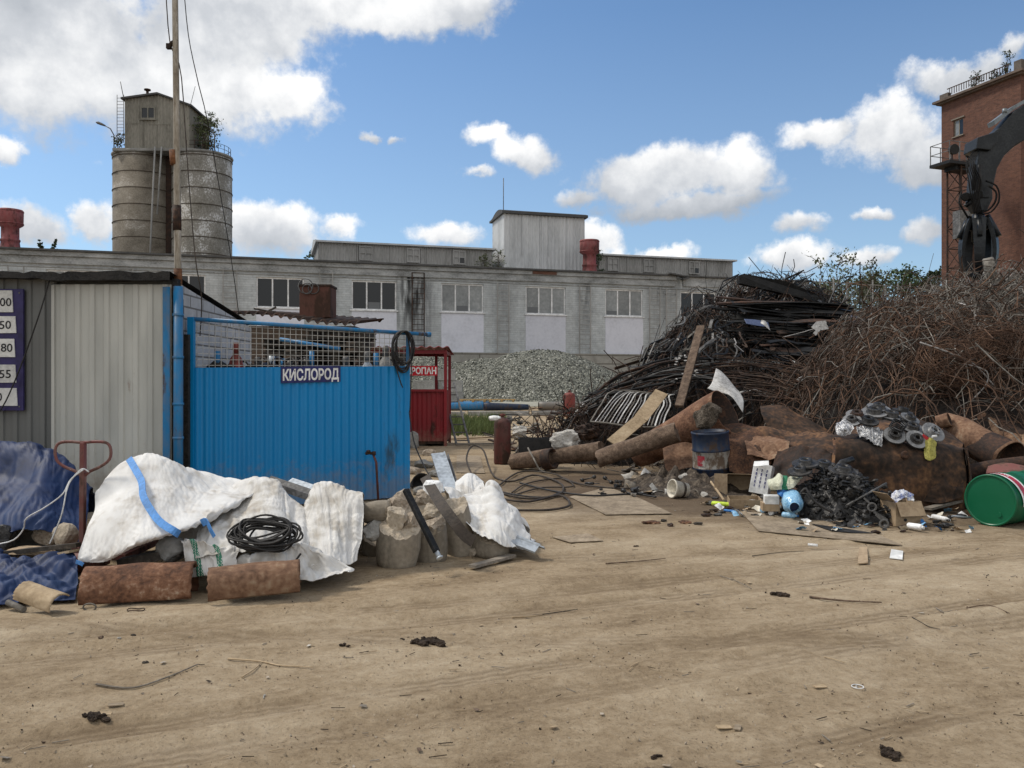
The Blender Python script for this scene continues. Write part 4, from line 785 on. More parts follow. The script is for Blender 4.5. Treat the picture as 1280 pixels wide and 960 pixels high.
mb = MB(); mb.bx(-.08, -.002, so_ - .15, s1 + .15, z1 + .02, z1 + .12); tpart('lintel', mb, 'wood_grey'); mb = MB(); mb.bx(-.1, -.002, so_ - .1, s1 + .1, z0 - .08, z0 - .01); tpart('sill', mb, 'wood_grey')
for i, (x, y, h, n) in enumerate(((.4, 4.2, 1.5, 200), (.4, 1.6, 2.2, 260), (.5, 2.6, 1.0, 160))):
    q = TN + TB * x + TA * y; branchy('tower_weed', (q.x, q.y, TH + .3), h, .5, n, 'leaf_dark', ['low weed at mid parapet on top of the brick tower', 'tallest weed at the near corner of the brick tower roof', 'short weed between the other two on the brick tower roof'][i], 'weed', 'weeds on the brick tower roof', seed=60 + i, leaf=.18, trunk_r=.03, crown0=.05, stems=3)
# lattice mast with lamp platform, standing before the tower
MT = thing('lattice_mast', 'rusty lattice mast carrying a railed lamp platform before the brick tower', 'mast', (33.0, 61, 0), math.atan2(.334, .943))
mb = MB(); s = .6
for a in (-s, s):
    for b in (-s, s): mb.bar((a, b, 0), (a, b, 17.5), .1, .1)
for k in range(12):
    z = k * 1.45; e = z + 1.45
    for a in (-s, s):
        mb.bar((-s, a, z), (s, a, e), .05, .05); mb.bar((-s, a, e), (s, a, e), .06, .06); mb.bar((a, -s, z), (a, s, e), .05, .05); mb.bar((a, -s, e), (a, s, e), .06, .06)
MB_obj('lattice', mb, 'rust_dark', MT, local=True)
mb = MB(); mb.bx(-2.0, 1.6, -.9, .9, 17.5, 17.72); mb.bx(-1.0, .9, -.5, .5, 17.2, 17.49); MB_obj('platform', mb, 'steel_black', MT, local=True)
mb = MB()
for x in (-1.95, -1.0, 0, .8, 1.55):
    for y in (-.85, .85): mb.bar((x, y, 17.7), (x, y, 19.1), .05, .05)
for z in (18.4, 19.1):
    for y in (-.85, .85): mb.bar((-1.95, y, z), (1.55, y, z), .045, .045)
    for x in (-1.95, 1.55): mb.bar((x, -.85, z), (x, .85, z), .045, .045)
MB_obj('guard_rail', mb, 'steel_grey', MT, local=True)
for x, y in ((-1.55, -.9), (.35, -.6), (1.0, -.6)):
    mb = MB(); mb.lathe([(.12, 0), (.34, .12), (.38, .4), (.36, .42)], 16, 0, m4((x, y + .3, 18.5), (-.2, -1, -.1))); mb.bar((x, y + .2, 17.7), (x, y + .2, 18.5), .06, .06); MB_obj('floodlight', mb, 'steel_black', MT, local=True)
mb = MB(); mb.bx(-.85, .6, -.75, -.1, 12.2, 14.2); MB_obj('switch_cabinet', mb, 'steel_grey', MT, local=True)

# ------------------------------------------------------------------ far wall and wire fence right of the factory
a, b = rt @ V((21.6, .4, 0)), V((37.5, 69.5, 0))
mb = MB(); u = (b - a).normalized(); n = V((u.y, -u.x, 0)); L = (b - a).length
for k in range(8):
    p, q = a + u * (L * k / 8 + .02), a + u * (L * (k + 1) / 8 - .02); hh = 7.3 + .12 * (k % 2)
    mb.prism([p, q, q + V((0, 0, hh)), p + V((0, 0, hh))], n * .25)
one('perimeter_wall', mb, 'base_wall', 'grey concrete panel wall between the factory and the brick tower', 'wall')
FN = thing('wire_fence', 'wire fence on thin posts along the top of the far concrete wall', 'fence', tuple(a))
for k in range(13):
    p = a + u * (L * k / 12) + n * -.15; mb = MB(); mb.bar(p + V((0, 0, 6.6)), p + V((0, 0, 9.6 + .15 * (k % 3))), .09, .09); MB_obj('post', mb, 'steel_black' if k in (0, 4) else 'corr_grey', FN)
mb = MB(); mb.bar(a + V((0, 0, 9.5)) - n * .15, b + V((0, 0, 9.5)) - n * .15, .07, .07)
for z in (7.7, 8.1, 8.5, 8.9): mb.bar(a + V((0, 0, z)) - n * .15, b + V((0, 0, z)) - n * .15, .02, .02)
k = 0
while k < L: mb.bar(a + u * k - n * .15 + V((0, 0, 7.2)), a + u * k - n * .15 + V((0, 0, 9.45)), .014, .014); k += .28
MB_obj('wire', mb, 'corr_grey', FN)

# ------------------------------------------------------------------ gravel heap, blocks, far pipes
def gravel_mat():
    m, nt, bs = nt_new('crushed gravel'); M['gravel'] = m
    tc = nd(nt, 'ShaderNodeTexCoord'); vo = nd(nt, 'ShaderNodeTexVoronoi'); vo.inputs['Scale'].default_value = 13; vo.inputs['Randomness'].default_value = 1; lk(nt, tc.outputs['Object'], vo.inputs['Vector'])
    sp = nd(nt, 'ShaderNodeSeparateColor'); lk(nt, vo.outputs['Color'], sp.inputs[0]); r = ramp(nt, [(.0, (.05, .052, .042)), (.4, (.125, .128, .105)), (.75, (.22, .222, .185)), (.96, (.33, .33, .28)), (1, (.58, .57, .51))]); lk(nt, sp.outputs[0], r.inputs[0])
    lk(nt, r.outputs[0], bs.inputs['Base Color']); bs.inputs['Roughness'].default_value = .9
    bp = nd(nt, 'ShaderNodeBump'); bp.inputs['Strength'].default_value = 1; bp.inputs['Distance'].default_value = .12; bp.invert = True; lk(nt, vo.outputs['Distance'], bp.inputs['Height']); lk(nt, bp.outputs[0], bs.inputs['Normal'])
gravel_mat()
def gh(x, y):
    z = 0
    for (cx, cy, rx, ry, h) in ((1.6, 47, 6.4, 4.6, 2.95), (-1.6, 48.2, 4.5, 4.2, 2.5), (-5.2, 48.6, 4.8, 4.0, 2.75)):
        d = math.hypot((x - cx) / rx, (y - cy) / ry)
        z = max(z, h * (1 - d ** 1.8) if d < 1 else 0)
    return z
mb = MB(); P = []
for j in range(90):
    row = []
    for i in range(150):
        x, y = -10.5 + 19 * i / 149, 42 + 10 * j / 89; z = gh(x, y)
        z += (.10 * N.noise(V((x * 1.4, y * 1.4, 0))) + .07 * N.noise(V((x * 5, y * 5, 2))) + .05 * N.noise(V((x * 11, y * 11, 2)))) * (1 if z > .05 else 0) - (0.05 if z <= 0.02 else 0)
        row.append(V((x, y, gz(x, y) + z)))
    P.append(row)
mb.grid(P, 0, False)
for k in range(1500):
    x, y = rnd.uniform(-9, 7.5), rnd.uniform(42.6, 48); z = gh(x, y)
    if z < .05: continue
    s = rnd.uniform(.03, .075); c = V((x, y, gz(x, y) + z + .02)); r = eul(rnd.uniform(0, 360), rnd.uniform(0, 360), 0)
    q = [V((s, 0, 0)), V((-.5 * s, .8 * s, 0)), V((-.6 * s, -.7 * s, 0)), V((0, 0, s))]; mb.add([c + r @ w for w in q], [(0, 1, 3), (1, 2, 3), (2, 0, 3), (0, 2, 1)], 0)
one('gravel_heap', mb, 'gravel', 'long heap of grey crushed gravel before the factory wall', 'gravel', kind='stuff')
mb = MB(); P = []
for j in range(14):
    P.append([V((-9 + 17 * i / 39, 38.6 + 4.4 * j / 13, gz(0, 38.6 + 4.4 * j / 13) + .012 + .12 * math.sin(math.pi * j / 13) * max(0, math.sin(math.pi * i / 39)) * (1 + .5 * N.noise(V((i * .3, j * .3, 0)))))) for i in range(40)])
mb.grid(P); M['sand'] = nmat('pale grit', [(.3, (.19, .185, .15)), (.6, (.28, .27, .225))], 2, 9, .95, 0, .3, 40); one('pale_grit', mb, 'sand', 'pale grit spread at the foot of the gravel heap', 'grit', kind='stuff')
BL = [(-4.35, 42.2, 0), (-3.1, 42.4, 0), (-4.4, 42.3, 1), (-3.15, 42.4, 1), (-3.5, 42.35, 2), (6.6, 47.2, 0), (7.9, 47.4, 0), (9.2, 47.5, 0), (6.9, 47.3, 1), (8.2, 47.4, 1), (9.4, 47.4, 1), (8.6, 47.4, 2), (7.4, 47.35, 2)]
BLAB = ['bottom left block of the stack behind the red booth', 'bottom right block of the stack behind the red booth', 'middle left block of the stack behind the red booth', 'middle right block of the stack behind the red booth', 'topmost single block of the stack behind the red booth']
first = None
for i, (x, y, k) in enumerate(BL):
    if first is None:
        mb = MB(); mb.bx(-.61, .61, -.3, .3, 0, .585); first = blk = MB_obj('concrete_block', mb, 'concrete_grey', None, local=True, bevel=.025)
    else: blk = dup(first)
    blk.location = (x, y, gz(x, y) + k * .59); blk.rotation_euler.z = R(rnd.uniform(-4, 4))
    if i < 5: tag(blk, 'grey concrete ' + BLAB[i], 'concrete block', 'concrete blocks by the gravel')
    else: tag(blk, 'grey concrete ' + ['bottom row left block', 'bottom row middle block', 'bottom row right block', 'second row left block', 'second row middle block', 'second row right block', 'top row right block', 'top row left block'][i - 5] + ' right of the gravel heap, by the scrap', 'concrete block', 'concrete blocks by the gravel')
mb = MB(); P = [(-3.3, 33.6), (5.5, 34.3)]
for k in range(4):
    x0, x1 = -4.4 + k * 2.6, -4.4 + k * 2.6 + 2.5; y = 33.5 + k * .15; mb.box(((x0 + x1) / 2, y, gz(0, y) + .05), (2.48, .5, .22), 0, eul(0, rnd.uniform(-1, 1), 3))
one('concrete_kerb', mb, 'concrete_grey', 'low broken line of concrete kerb before the blue pipes', 'kerb')
def pipe(name, a, b, r, th, mat, label, cat='pipe', group=None, n=24, mi_in=0, dent=0, r2=None):
    a, b = V(a), V(b); mb = MB(); L = (b - a).length; r2 = r2 or r
    Mx = m4(a, b - a); mb.lathe([(r - th, 0), (r, 0), *[(r + (r2 - r) * k / 8, L * k / 8) for k in range(1, 8)], (r2, L), (r2 - th, L), (r - th, 0)], n, 0, Mx, cap=False)
    for q in range(len(mb.m)): mb.m[q] = 1 if q >= len(mb.m) - n else 0  # inner wall takes a darker material, painting the shade of the bore
    if dent: mb.v = [p + V((N.noise(p * 2.3), N.noise(p * 2.3 + V((7, 1, 3))), N.noise(p * 2.3 + V((2, 9, 4))))) * dent for p in mb.v]
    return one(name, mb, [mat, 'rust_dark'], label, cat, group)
g0 = gz(0, 36)
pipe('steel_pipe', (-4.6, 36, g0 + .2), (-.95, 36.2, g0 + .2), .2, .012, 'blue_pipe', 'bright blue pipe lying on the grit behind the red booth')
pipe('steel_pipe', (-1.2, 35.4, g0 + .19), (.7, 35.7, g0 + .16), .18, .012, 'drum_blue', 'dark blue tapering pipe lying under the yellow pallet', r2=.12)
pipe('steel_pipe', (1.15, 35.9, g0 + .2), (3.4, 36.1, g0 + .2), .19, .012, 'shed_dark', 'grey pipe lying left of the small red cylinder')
mb = MB()
for k in range(2):
    for j in range(4): mb.box((-1.7 + k * 1.25, 36.5 + j * .25 - .3, g0 + .47), (1.2, .1, .03))
    for j in range(3): mb.box((-2.2 + k * 1.25 + j * .5, 36.5, g0 + .41), (.1, .9, .08))
one('pallet', mb, 'wood_yellow', 'yellow timber pallet laid over the blue pipes', 'pallet')
# ------------------------------------------------------------------ grey shed with price board
SHY = 9.9
SD = thing('metal_shed', 'grey profiled steel shed with a pale door panel and tarred roof edge', 'shed', (-6.5, SHY, 0))
xr = W(219, 0, SHY).x; xd = W(69, 0, SHY).x; zt = W(0, 347, SHY).z
mb = MB(); corr(mb, (-11.5, SHY), (xd + .02, SHY), 0, zt, .165, .022, shape='trap'); mb.prism([(-11.5, SHY + .05, 0), (-11.5, SHY + 2.9, 0), (-11.5, SHY + 2.9, zt - .4), (-11.5, SHY + .05, zt - .04)], (xr - .06 + 11.5, 0, 0)); MB_obj('wall', mb, 'shed_dark', SD)
mb = MB(); mb.prism([(xr - .055, SHY + .06, 0), (xr - .055, SHY + 2.88, 0), (xr - .055, SHY + 2.88, zt - .41), (xr - .055, SHY + .06, zt - .05)], (.06, 0, 0)); MB_obj('side_wall', mb, 'brick_white', SD)
mb = MB(); corr(mb, (xd, SHY - .06), (xr - .02, SHY - .06), 0, zt - .09, .172, .02, shape='trap'); mb.bx(xd, xr - .03, SHY - .055, SHY - .02, .01, zt - .1)
mb.bx(xd + .0, xd + .035, SHY - .085, SHY - .058, 0, zt - .1); MB_obj('door', mb, 'shed_light', SD)
mb = MB(); pts = []
for k in range(90):
    x = -11.6 + (xr + .02 + 11.6) * k / 89; pts.append((x, .035 * N.noise(V((x * 3.1, 2, 0))) + .03 * N.noise(V((x * 9, 5, 0)))))
top = [V((x, SHY - .2 + .3 * h, zt + .045 + h)) for x, h in pts]; bot = [V((x, SHY - .21, zt - .03 + .4 * h - (.025 if x > xd else 0))) for x, h in pts]; bk = [V((x, SHY + 3.0, zt - .36 + h)) for x, h in pts]
mb.grid([bot, top, bk], 0, False); bot2 = [p + V((0, .14, -.0)) for p in bot]; mb.grid([bot2, bot], 0, False); MB_obj('roof', mb, 'tar', SD)
mb = MB(); mb.bx(xr - .02, xr + .05, SHY - .06, SHY + .04, 0, zt - .02); mb.bx(xr + .03, xr + .11, SHY + .12, SHY + .18, 0, 2.2); MB_obj('corner_post_and_gap_shade', mb, 'tar', SD)  # rear black strip stands in for the shaded gap beside the post
mb = MB(); mb.tube([(xr + .085, SHY - .12, 0), (xr + .085, SHY - .12, zt - .12)], .055, 12)
for z in (.45, .95, 1.35, 1.9, 2.4): mb.tube([(xr + .085, SHY - .12, z), (xr + .085, SHY - .12, z + .03)], .064, 12)
MB_obj('downpipe', mb, 'blue_pipe', SD)
mb = MB(); mb.bx(xr - .11, xr - .025, SHY - .095, SHY - .086, .1, zt - .12); MB_obj('door_edge_strip', mb, 'blue_pipe', SD)
PB = thing('price_board', 'purple price board with white number plates on the grey shed', 'board', (W(-40, 0, SHY).x, SHY - .05, W(0, 512, SHY).z))
yb = SHY - .075; x1 = W(29, 0, yb).x; x0 = W(-120, 0, yb).x
mb = MB(); mb.bx(x0, x1, yb, yb + .03, W(0, 513, SHY).z, W(0, 362, SHY).z); 
for z in (W(0, 367, SHY).z, W(0, 508, SHY).z): mb.lathe([(.012, 0), (.010, .006)], 8, 1, m4((x1 - .045, yb, z), (0, -1, 0)))
MB_obj('backing', mb, ['purple', 'steel_grey'], PB, bevel=.004)
for (ty, by, xe, tx, full, tilt) in ((364, 391, 17, '00', 15.3, .0), (396, 418, 21, '50', 14.8, 1.2), (424, 446, 19.5, '80', 16.6, -.6), (456, 479, 21, '55', 14.6, .8), (485, 507, 22.5, '0', 3.6, 0)):
    z0, z1 = W(0, by, SHY).z, W(0, ty, SHY).z; xe = W(xe, 0, yb).x; mb = MB()
    xa = x0 + .25; mb.prism([(xa, yb - .014, z0), (xe, yb - .014, z0 + .01 * tilt), (xe - .012, yb - .014, z1), (xa, yb - .014, z1)], (0, .011, 0))
    tw = .138 if len(tx) == 2 else .066; xs = W(full, 0, yb).x - tw
    put_text(mb, tx, .098, (xs, yb - .0165, z0 + (z1 - z0) * .28), (1, 0, .02 * tilt), (0, 0, 1), 1, .012, width=tw)
    MB_obj('number_plate', mb, ['plate_white', 'black_ink'], PB)
mb = MB(); mb.tube(spline([W(63, 346, SHY - .12), W(50, 390, SHY - .16), W(27, 455, SHY - .14), W(8, 500, SHY - .13), W(-6, 522, SHY - .12)], 14), .008, 6); one('cable', mb, 'rubber', 'thin black cable crossing the price board diagonally', 'cable')

# ------------------------------------------------------------------ pole and its wires
PY = 9.97
PO = thing('utility_pole', 'tall weathered pole with a rusty sleeve at the shed corner', 'pole', (W(222, 0, PY).x, PY, 0))
mb = MB(); pb = W(222.5, 350, PY); mb.tube([(pb.x + .02, PY, 2.6), pb, W(221, 180, PY), W(218.5, -30, PY), W(215, -330, PY)], [.042, .042, .038, .034, .03], 10); MB_obj('shaft', mb, nmat('weathered pole paint', [(.3, (.15, .12, .09)), (.5, (.26, .23, .185)), (.68, (.38, .35, .305))], 5, 9, .85, 0, .2, 30, vs=(3, 3, .5)), PO)
mb = MB(); mb.tube([W(221.5, 288, PY), W(221, 257, PY)], .050, 12); MB_obj('sleeve', mb, 'rust_dark', PO); mb = MB(); mb.tube([(pb.x + .02, PY, 0), (pb.x + .02, PY, 2.62)], .044, 10); MB_obj('foot', mb, 'rust_dark', PO)
mb = MB(); mb.tube([W(222.6, 356, PY), W(222.4, 336, PY)], .048, 12); mb.tube([W(218, 206, PY), W(217, 188, PY)], .05, 10); MB_obj('clamp', mb, 'rust', PO)
mb = MB(); mb.tube([W(212, 60, PY), W(214, 54, PY), W(222, 50, PY)], .025, 8); mb.box(W(211, 58, PY), (.05, .05, .06)); MB_obj('bracket', mb, 'rust_dark', PO)
mb = MB(); mb.tube(spline([W(228, -40, PY), W(235, 40, PY), W(247, 100, PY), W(262, 165, PY + .6), W(290, 330, PY + 2.0), W(300, 405, PY + 2.6)], 20), .006, 5); one('guy_wire', mb, 'rubber', 'thin slack wire falling from the pole towards the cage', 'wire')
mb = MB(); mb.tube(spline([W(206, -40, PY), W(212, 50, PY), W(226, 90, PY), W(234, 200, PY), W(244, 320, PY), W(252, 372, PY + .2), W(250, 420, PY + .5)], 24), .007, 5); one('cable', mb, 'rubber_dust', 'dark cable hanging along the right side of the pole', 'cable')

# ------------------------------------------------------------------ blue oxygen cage
La, Ra = V((W(241, 0, 10.2).x, 10.2, 0)), V((W(511, 0, 11.6).x, 11.6, 0)); u = (Ra - La).normalized(); n = V((u.y, -u.x, 0)); Lc = (Ra - La).length
CG = thing('oxygen_cage', 'bright blue corrugated gas cage with a wire mesh top and hanging rail', 'cage', tuple((La + Ra) / 2), math.atan2(u.y, u.x))
def c3(s, o=0.0, z=0.0): return La + u * s + n * o + V((0, 0, z))
mb = MB(); corr(mb, c3(.02, .03), c3(Lc, .03), .03, 1.8, .112, .014, top=lambda x: .05 * x / Lc - .0); mb.prism([c3(.02, .0, .03), c3(Lc, .0, .03), c3(Lc, .0, 1.84), c3(.02, .0, 1.78)], -n * .01); MB_obj('panel', mb, 'blue', CG)
mb = MB(); mb.bar(c3(-.02, .02, 0), c3(-.02, .02, 2.42), .075, .075); MB_obj('post', mb, 'blue', CG)
mb = MB(); mb.bar(c3(Lc + .0, -.03, 0), c3(Lc + .0, -.03, 2.3), .05, .05); MB_obj('post', mb, 'blue_pipe', CG)
mb = MB(); mb.tube([c3(-.02, .02, 2.40), c3(Lc + .3, .02, 2.30)], .026, 10); mb.tube([c3(Lc + .26, .02, 2.301), c3(Lc + .32, .02, 2.30)], .036, 10); MB_obj('rail', mb, 'blue_pipe', CG)
mb = MB(); k = .05
while k < Lc - .03:
    zt_ = 2.38 - .1 * k / Lc; mb.bar(c3(k, -.015, 1.72), c3(k, -.015, zt_), .0065, .0065); k += .072
for j in range(9): mb.bar(c3(.02, -.024, 1.76 + .072 * j), c3(Lc, -.024, 1.79 + .072 * j - .01 * j), .0065, .0065)
MB_obj('wire_mesh', mb, 'galv', CG)
mb = MB(); mb.bar(c3(-.02, -.05, .0), c3(-.02, -1.8, .0), .05, .05)
for a, b in ((c3(0, -.05), c3(0, -1.7)), (c3(0, -1.75), c3(Lc, -1.75))): corr(mb, a, b, .03, 1.75, .112, .014)
MB_obj('rear_panel', mb, 'blue', CG)
sx = .0
def sign(name, txt, a, b, z0, z1, off, mat, label, bold, pad, tilt=0):
    mb = MB(); a, b = V(a), V(b); uu = (b - a).normalized(); nn = V((uu.y, -uu.x, 0))
    mb.prism([a + V((0, 0, z0)), b + V((0, 0, z0 + tilt)), b + V((0, 0, z1 + tilt)), a + V((0, 0, z1))], nn * .008)
    w = (b - a).length; h = z1 - z0
    put_text(mb, txt, h * (1 - 2 * pad), a + uu * (w * .03) + nn * .0105 + V((0, 0, z0 + h * pad)), uu + V((0, 0, tilt / w)), (0, 0, 1), 1, bold, width=w * .94)
    return one(name, mb, [mat, 'sign_white'], label, 'sign')
Sa, Sb = W(351, 0, 10.72), W(426, 0, 11.1)
def on_front(px):      # where the line of sight column px meets the cage front
    k = (px - 640) / F; d = La + n * .05; s = (k * d.y - d.x) / (u.x - k * u.y); return d + u * s
Sa, Sb = on_front(351), on_front(425.5); Sa.z = Sb.z = 0
sign('oxygen_sign', 'КИСЛОРОД', Sa, Sb, W(0, 479, Sa.y).z, W(0, 458.5, Sa.y).z, 0, 'navy', 'navy sign with bold white lettering fixed on the blue cage panel', .03, .17, .022)
# hose coil hanging on the rail end
mb = MB(); c = on_front(502) - n * .0; rr = random.Random(5)
for k in range(9):
    ph_ = rr.uniform(-.3, .3); rx, rz = rr.uniform(.115, .155), rr.uniform(.22, .29); o = n * (.03 + .012 * k - .02); cz = 2.30 - rz + .03
    mb.tube([c + o + u * (rx * math.sin(t) + .03 * ph_ + .02 * math.sin(2 * t + k)) + V((0, 0, cz + rz * math.cos(t))) for t in [2 * math.pi * i / 28 for i in range(28)]], .0095, 6, closed=True)
mb.tube(spline([c + n * .1 + V((-.08, 0, 2.0)), c + n * .12 + V((-.12, 0, 1.85)), c + n * .1 + V((-.05, 0, 1.62)), c + n * .1 + V((-.02, 0, 1.55))], 12), .009, 6)
one('hose_coil', mb, 'rubber', 'coil of black hose hung over the end of the blue rail', 'hose')
mb = MB(); mb.tube(spline([c + n * .1 + V((.1, 0, 1.9)), c + n * .1 + V((.08, 0, 1.3)), W(512, 520, 11.4), W(520, 560, 11.2), W(545, 610, 10.0), W(565, 640, 8.8)], 26), .009, 6); one('hose', mb, 'rubber', 'single black hose trailing from the hung coil down past the stones', 'hose')
# standpipe in front of the panel
c = on_front(466) + n * .22; c.z = 0
ST = thing('standpipe', 'rusty standpipe with a small tap before the blue panel', 'pipe', tuple(c)); mb = MB(); mb.tube([c, c + V((-.03, 0, .55)), c + V((-.07, 0, W(0, 568, c.y).z))], .016, 8); MB_obj('riser', mb, 'maroon', ST)
mb = MB(); q = c + V((-.07, 0, W(0, 567, c.y).z)); mb.tube([q + V((.01, 0, -.02)), q + V((.01, 0, .03))], .026, 10); mb.tube([q, q + V((-.05, -.02, .01)), q + V((-.10, -.02, .0))], .02, 8); mb.lathe([(.03, 0), (.03, .012)], 10, 0, m4(q + V((-.06, -.03, .03)), (0, -.3, 1))); MB_obj('tap', mb, 'rust_dark', ST)
# gas cylinders behind the mesh
def gas_cyl(p, h, r, mat, label, valve='steel_grey', group=None, cap=True, rz=0):
    t = thing('gas_cylinder', label, 'gas cylinder', p, rz, group); mb = MB(); mb.lathe([(r * .92, 0), (r, .03), (r, h * .82), (r * .93, h * .87), (r * .7, h * .92), (r * .34, h * .945), (r * .3, h * .96)], 20); MB_obj('body', mb, mat, t, local=True)
    mb = MB()
    if cap: mb.lathe([(r * .42, h * .945), (r * .42, h), (r * .3, h * 1.02)], 14)
    else: mb.tube([(0, 0, h * .95), (0, 0, h * 1.03)], .03, 8); mb.tube([(-.06, 0, h * 1.0), (.06, 0, h * 1.0)], .02, 8)
    MB_obj('valve_cap', mb, valve, t, local=True); return t
for i, (px, dep, h, mt, lab) in enumerate(((295, .9, 2.12, 'red_faded', 'red cylinder standing behind the mesh near the left post'), (322, .8, 1.93, 'drum_blue', 'blue cylinder behind the mesh, next to the red one'), (362, .7, 1.88, 'blue_pipe', 'blue cylinder behind the mesh above the sign lettering'), (383, 1.0, 1.92, 'drum_blue', 'dark cylinder behind the mesh right of the sign middle'), (432, .5, 1.95, 'steel_pale', 'pale grey cylinder behind the mesh right of the sign'), (459, .45, 2.02, 'steel_pale', 'taller pale blue cylinder behind the mesh'), (482, .3, 2.1, 'concrete_grey', 'pale cylinder beside the hung hose coil'), (340, 1.3, 1.96, 'blue_pipe', 'blue cylinder deep in the cage, behind the others'))):
    p = on_front(px) - n * (dep + .05); k = (px - 640) / F; p.x = k * p.y; gas_cyl((p.x, p.y, 0), h, .105, mt, lab, 'red_faded' if i == 0 else 'steel_grey', 'cylinders in the blue cage')

mb = MB(); mb.prism([c3(.15, -1.0, 1.70), c3(Lc - .1, -1.0, 1.70), c3(Lc - .1, -.35, 1.70), c3(.15, -.35, 1.70)], (0, 0, .03)); one('shelf_board', mb, 'wood_dark', 'dark board laid across the cylinders inside the blue cage', 'board')
qr = random.Random(8)
for k in range(34):
    s_ = qr.uniform(.2, Lc - .15); p = c3(s_, -qr.uniform(.4, .95), 1.75 + qr.uniform(0, .08)); mb = MB(); t = qr.random()
    if t < .45: rock(mb, p, (qr.uniform(.05, .12), .07, qr.uniform(.04, .12)), 1500 + k, 2, cuts=6, rough=.3)
    elif t < .75: a = qr.uniform(0, 3); mb.tube([p + V((.1 * math.cos(x + a), .06 * math.sin(x), .09 * math.sin(x + a) + .06)) for x in [i * .4 for i in range(16)]], .012, 6)
    else: mb.tube([p, p + V((0, 0, qr.uniform(.12, .26)))], qr.uniform(.03, .055), 12)
    one(['cage_clutter', 'hose_loop', 'small_canister'][0 if t < .45 else 1 if t < .75 else 2], mb, qr.choice([['rubber', 'rust_dark', 'steel_black'], ['rubber', 'rubber_dust', 'drum_blue'], ['drum_blue', 'steel_pale', 'blue_pipe', 'rust_dark']][0 if t < .45 else 1 if t < .75 else 2]), ['dark lump among the clutter behind the cage mesh', 'hose loop among the clutter behind the cage mesh', 'small canister among the clutter behind the cage mesh'][0 if t < .45 else 1 if t < .75 else 2], ['lump', 'hose', 'canister'][0 if t < .45 else 1 if t < .75 else 2], ['lumps', 'hose loops', 'canisters'][0 if t < .45 else 1 if t < .75 else 2] + ' behind the cage mesh')
# ------------------------------------------------------------------ sheds and timber behind the cage
Y = 20.0; a, b = W(299, 394, Y), W(449, 405, Y)
LT = thing('corrugated_shed', 'low brown shed with a wavy sheet roof behind the wire mesh', 'shed', ((a.x + b.x) / 2, Y, 0))
mb = MB(); mb.bx(a.x + .15, b.x - .1, Y, Y + 3, 0, b.z - .05); MB_obj('wall', mb, 'brick_brown', LT)
mb = MB(); rows = []
for j, (yy, dz) in enumerate(((Y - .5, -.02), (Y - .49, .02), (Y + 3.2, .35), (Y + 3.2, .31))):
    rows.append([V((a.x - .1 + (b.x - a.x + .2) * k / 120, yy, a.z + (b.z - a.z) * k / 120 + dz + .045 * math.sin(k * .75) + (.05 * math.sin(k * .05) if j < 2 else 0))) for k in range(121)])
mb.grid(rows); MB_obj('roof', mb, 'rust_dark', LT)
mb = MB(); k = W(330, 384, Y); mb.bar(W(318, 386, Y), W(352, 392, Y), .12, .04); mb.bar(W(330, 392, Y + .4), W(345, 384, Y + .5), .1, .05); one('rubbish_board', mb, 'wood_dark', 'broken dark board lying on the wavy shed roof', 'board')
p0, p1 = W(374, 0, Y + .5), W(413, 0, Y + .5); z0, z1 = W(0, 397, Y + .5).z, W(0, 356.5, Y + .5).z
BT = thing('rusty_tank', 'square rust brown steel tank standing on the wavy shed roof', 'tank', ((p0.x + p1.x) / 2, Y + .8, z0)); mb = MB(); mb.bx(p0.x, p1.x, Y + .5, Y + 1.2, z0, z1); MB_obj('body', mb, painted('brown tank paint', (.10, .04, .028), (.05, .025, .016), .5, 2, (1, 1, .5), .8, (.12, .06, .04)), BT, bevel=.02)
mb = MB(); mb.bx(p0.x - .02, p1.x + .02, Y + .48, Y + 1.22, z1 - .03, z1 + .02); MB_obj('rim', mb, 'rust_dark', BT)
mb = MB(); rr = random.Random(4)
for k in range(4):
    cx = W(385 + rr.uniform(-6, 8), 0, Y + .3).x; cz = W(0, 362 - rr.uniform(0, 6), 1).z; cz = W(0, 364 - rr.uniform(0, 8), Y + .3).z; r_ = rr.uniform(.1, .2)
    mb.tube([V((cx + r_ * math.cos(t), Y + .42 + .03 * k, cz + r_ * math.sin(t))) for t in [2 * math.pi * i / 20 for i in range(20)]], .012, 5, closed=True)
one('wire_coil', mb, 'steel_grey', 'loops of stiff wire hung on the square brown tank', 'wire')
# stacks of dark timber and pallets behind the mesh
proto = None
def plank_layer(w, d, rr):
    mb = MB(); x = -w / 2
    for j in range(5): mb.box((0, -d / 2 + d * j / 4, .105), (w, .14, .022)); 
    for j in range(3): mb.box((-w / 2 + .08 + (w - .16) * j / 2, 0, .045), (.12, d, .09))
    for j in range(3): mb.box((0, -d / 2 + d * j / 2, -.008), (w, .12, .02))
    return mb
k = 0; SLAB = ['left', 'middle', 'right']
for s, (px, Yp, nl) in enumerate(((375, 16.6, 18), (425, 16.2, 19), (470, 16.8, 16))):
    for j in range(nl):
        if proto is None: proto = t = MB_obj('pallet', plank_layer(1.15, .85, rnd), 'wood_dark', None, local=True)
        else: t = dup(proto)
        t.location = ((px - 640) / F * Yp + rnd.uniform(-.05, .05), Yp + rnd.uniform(-.05, .05), .02 + j * .138); t.rotation_euler.z = R(rnd.uniform(-3, 3))
        tag(t, 'dark old pallet in the %s stack behind the blue cage mesh' % SLAB[s], 'pallet', 'stacked pallets, %s stack' % SLAB[s])
mb = MB(); mb.bar(W(285, 420, 15.5), W(300, 418, 15.5), .1, .1); mb.tube([W(350, 424, 15.4), W(425, 436, 15.4)], .035, 8); one('steel_pipe', mb, 'blue_pipe', 'thin blue pipe lying across the pallets behind the mesh', 'pipe')

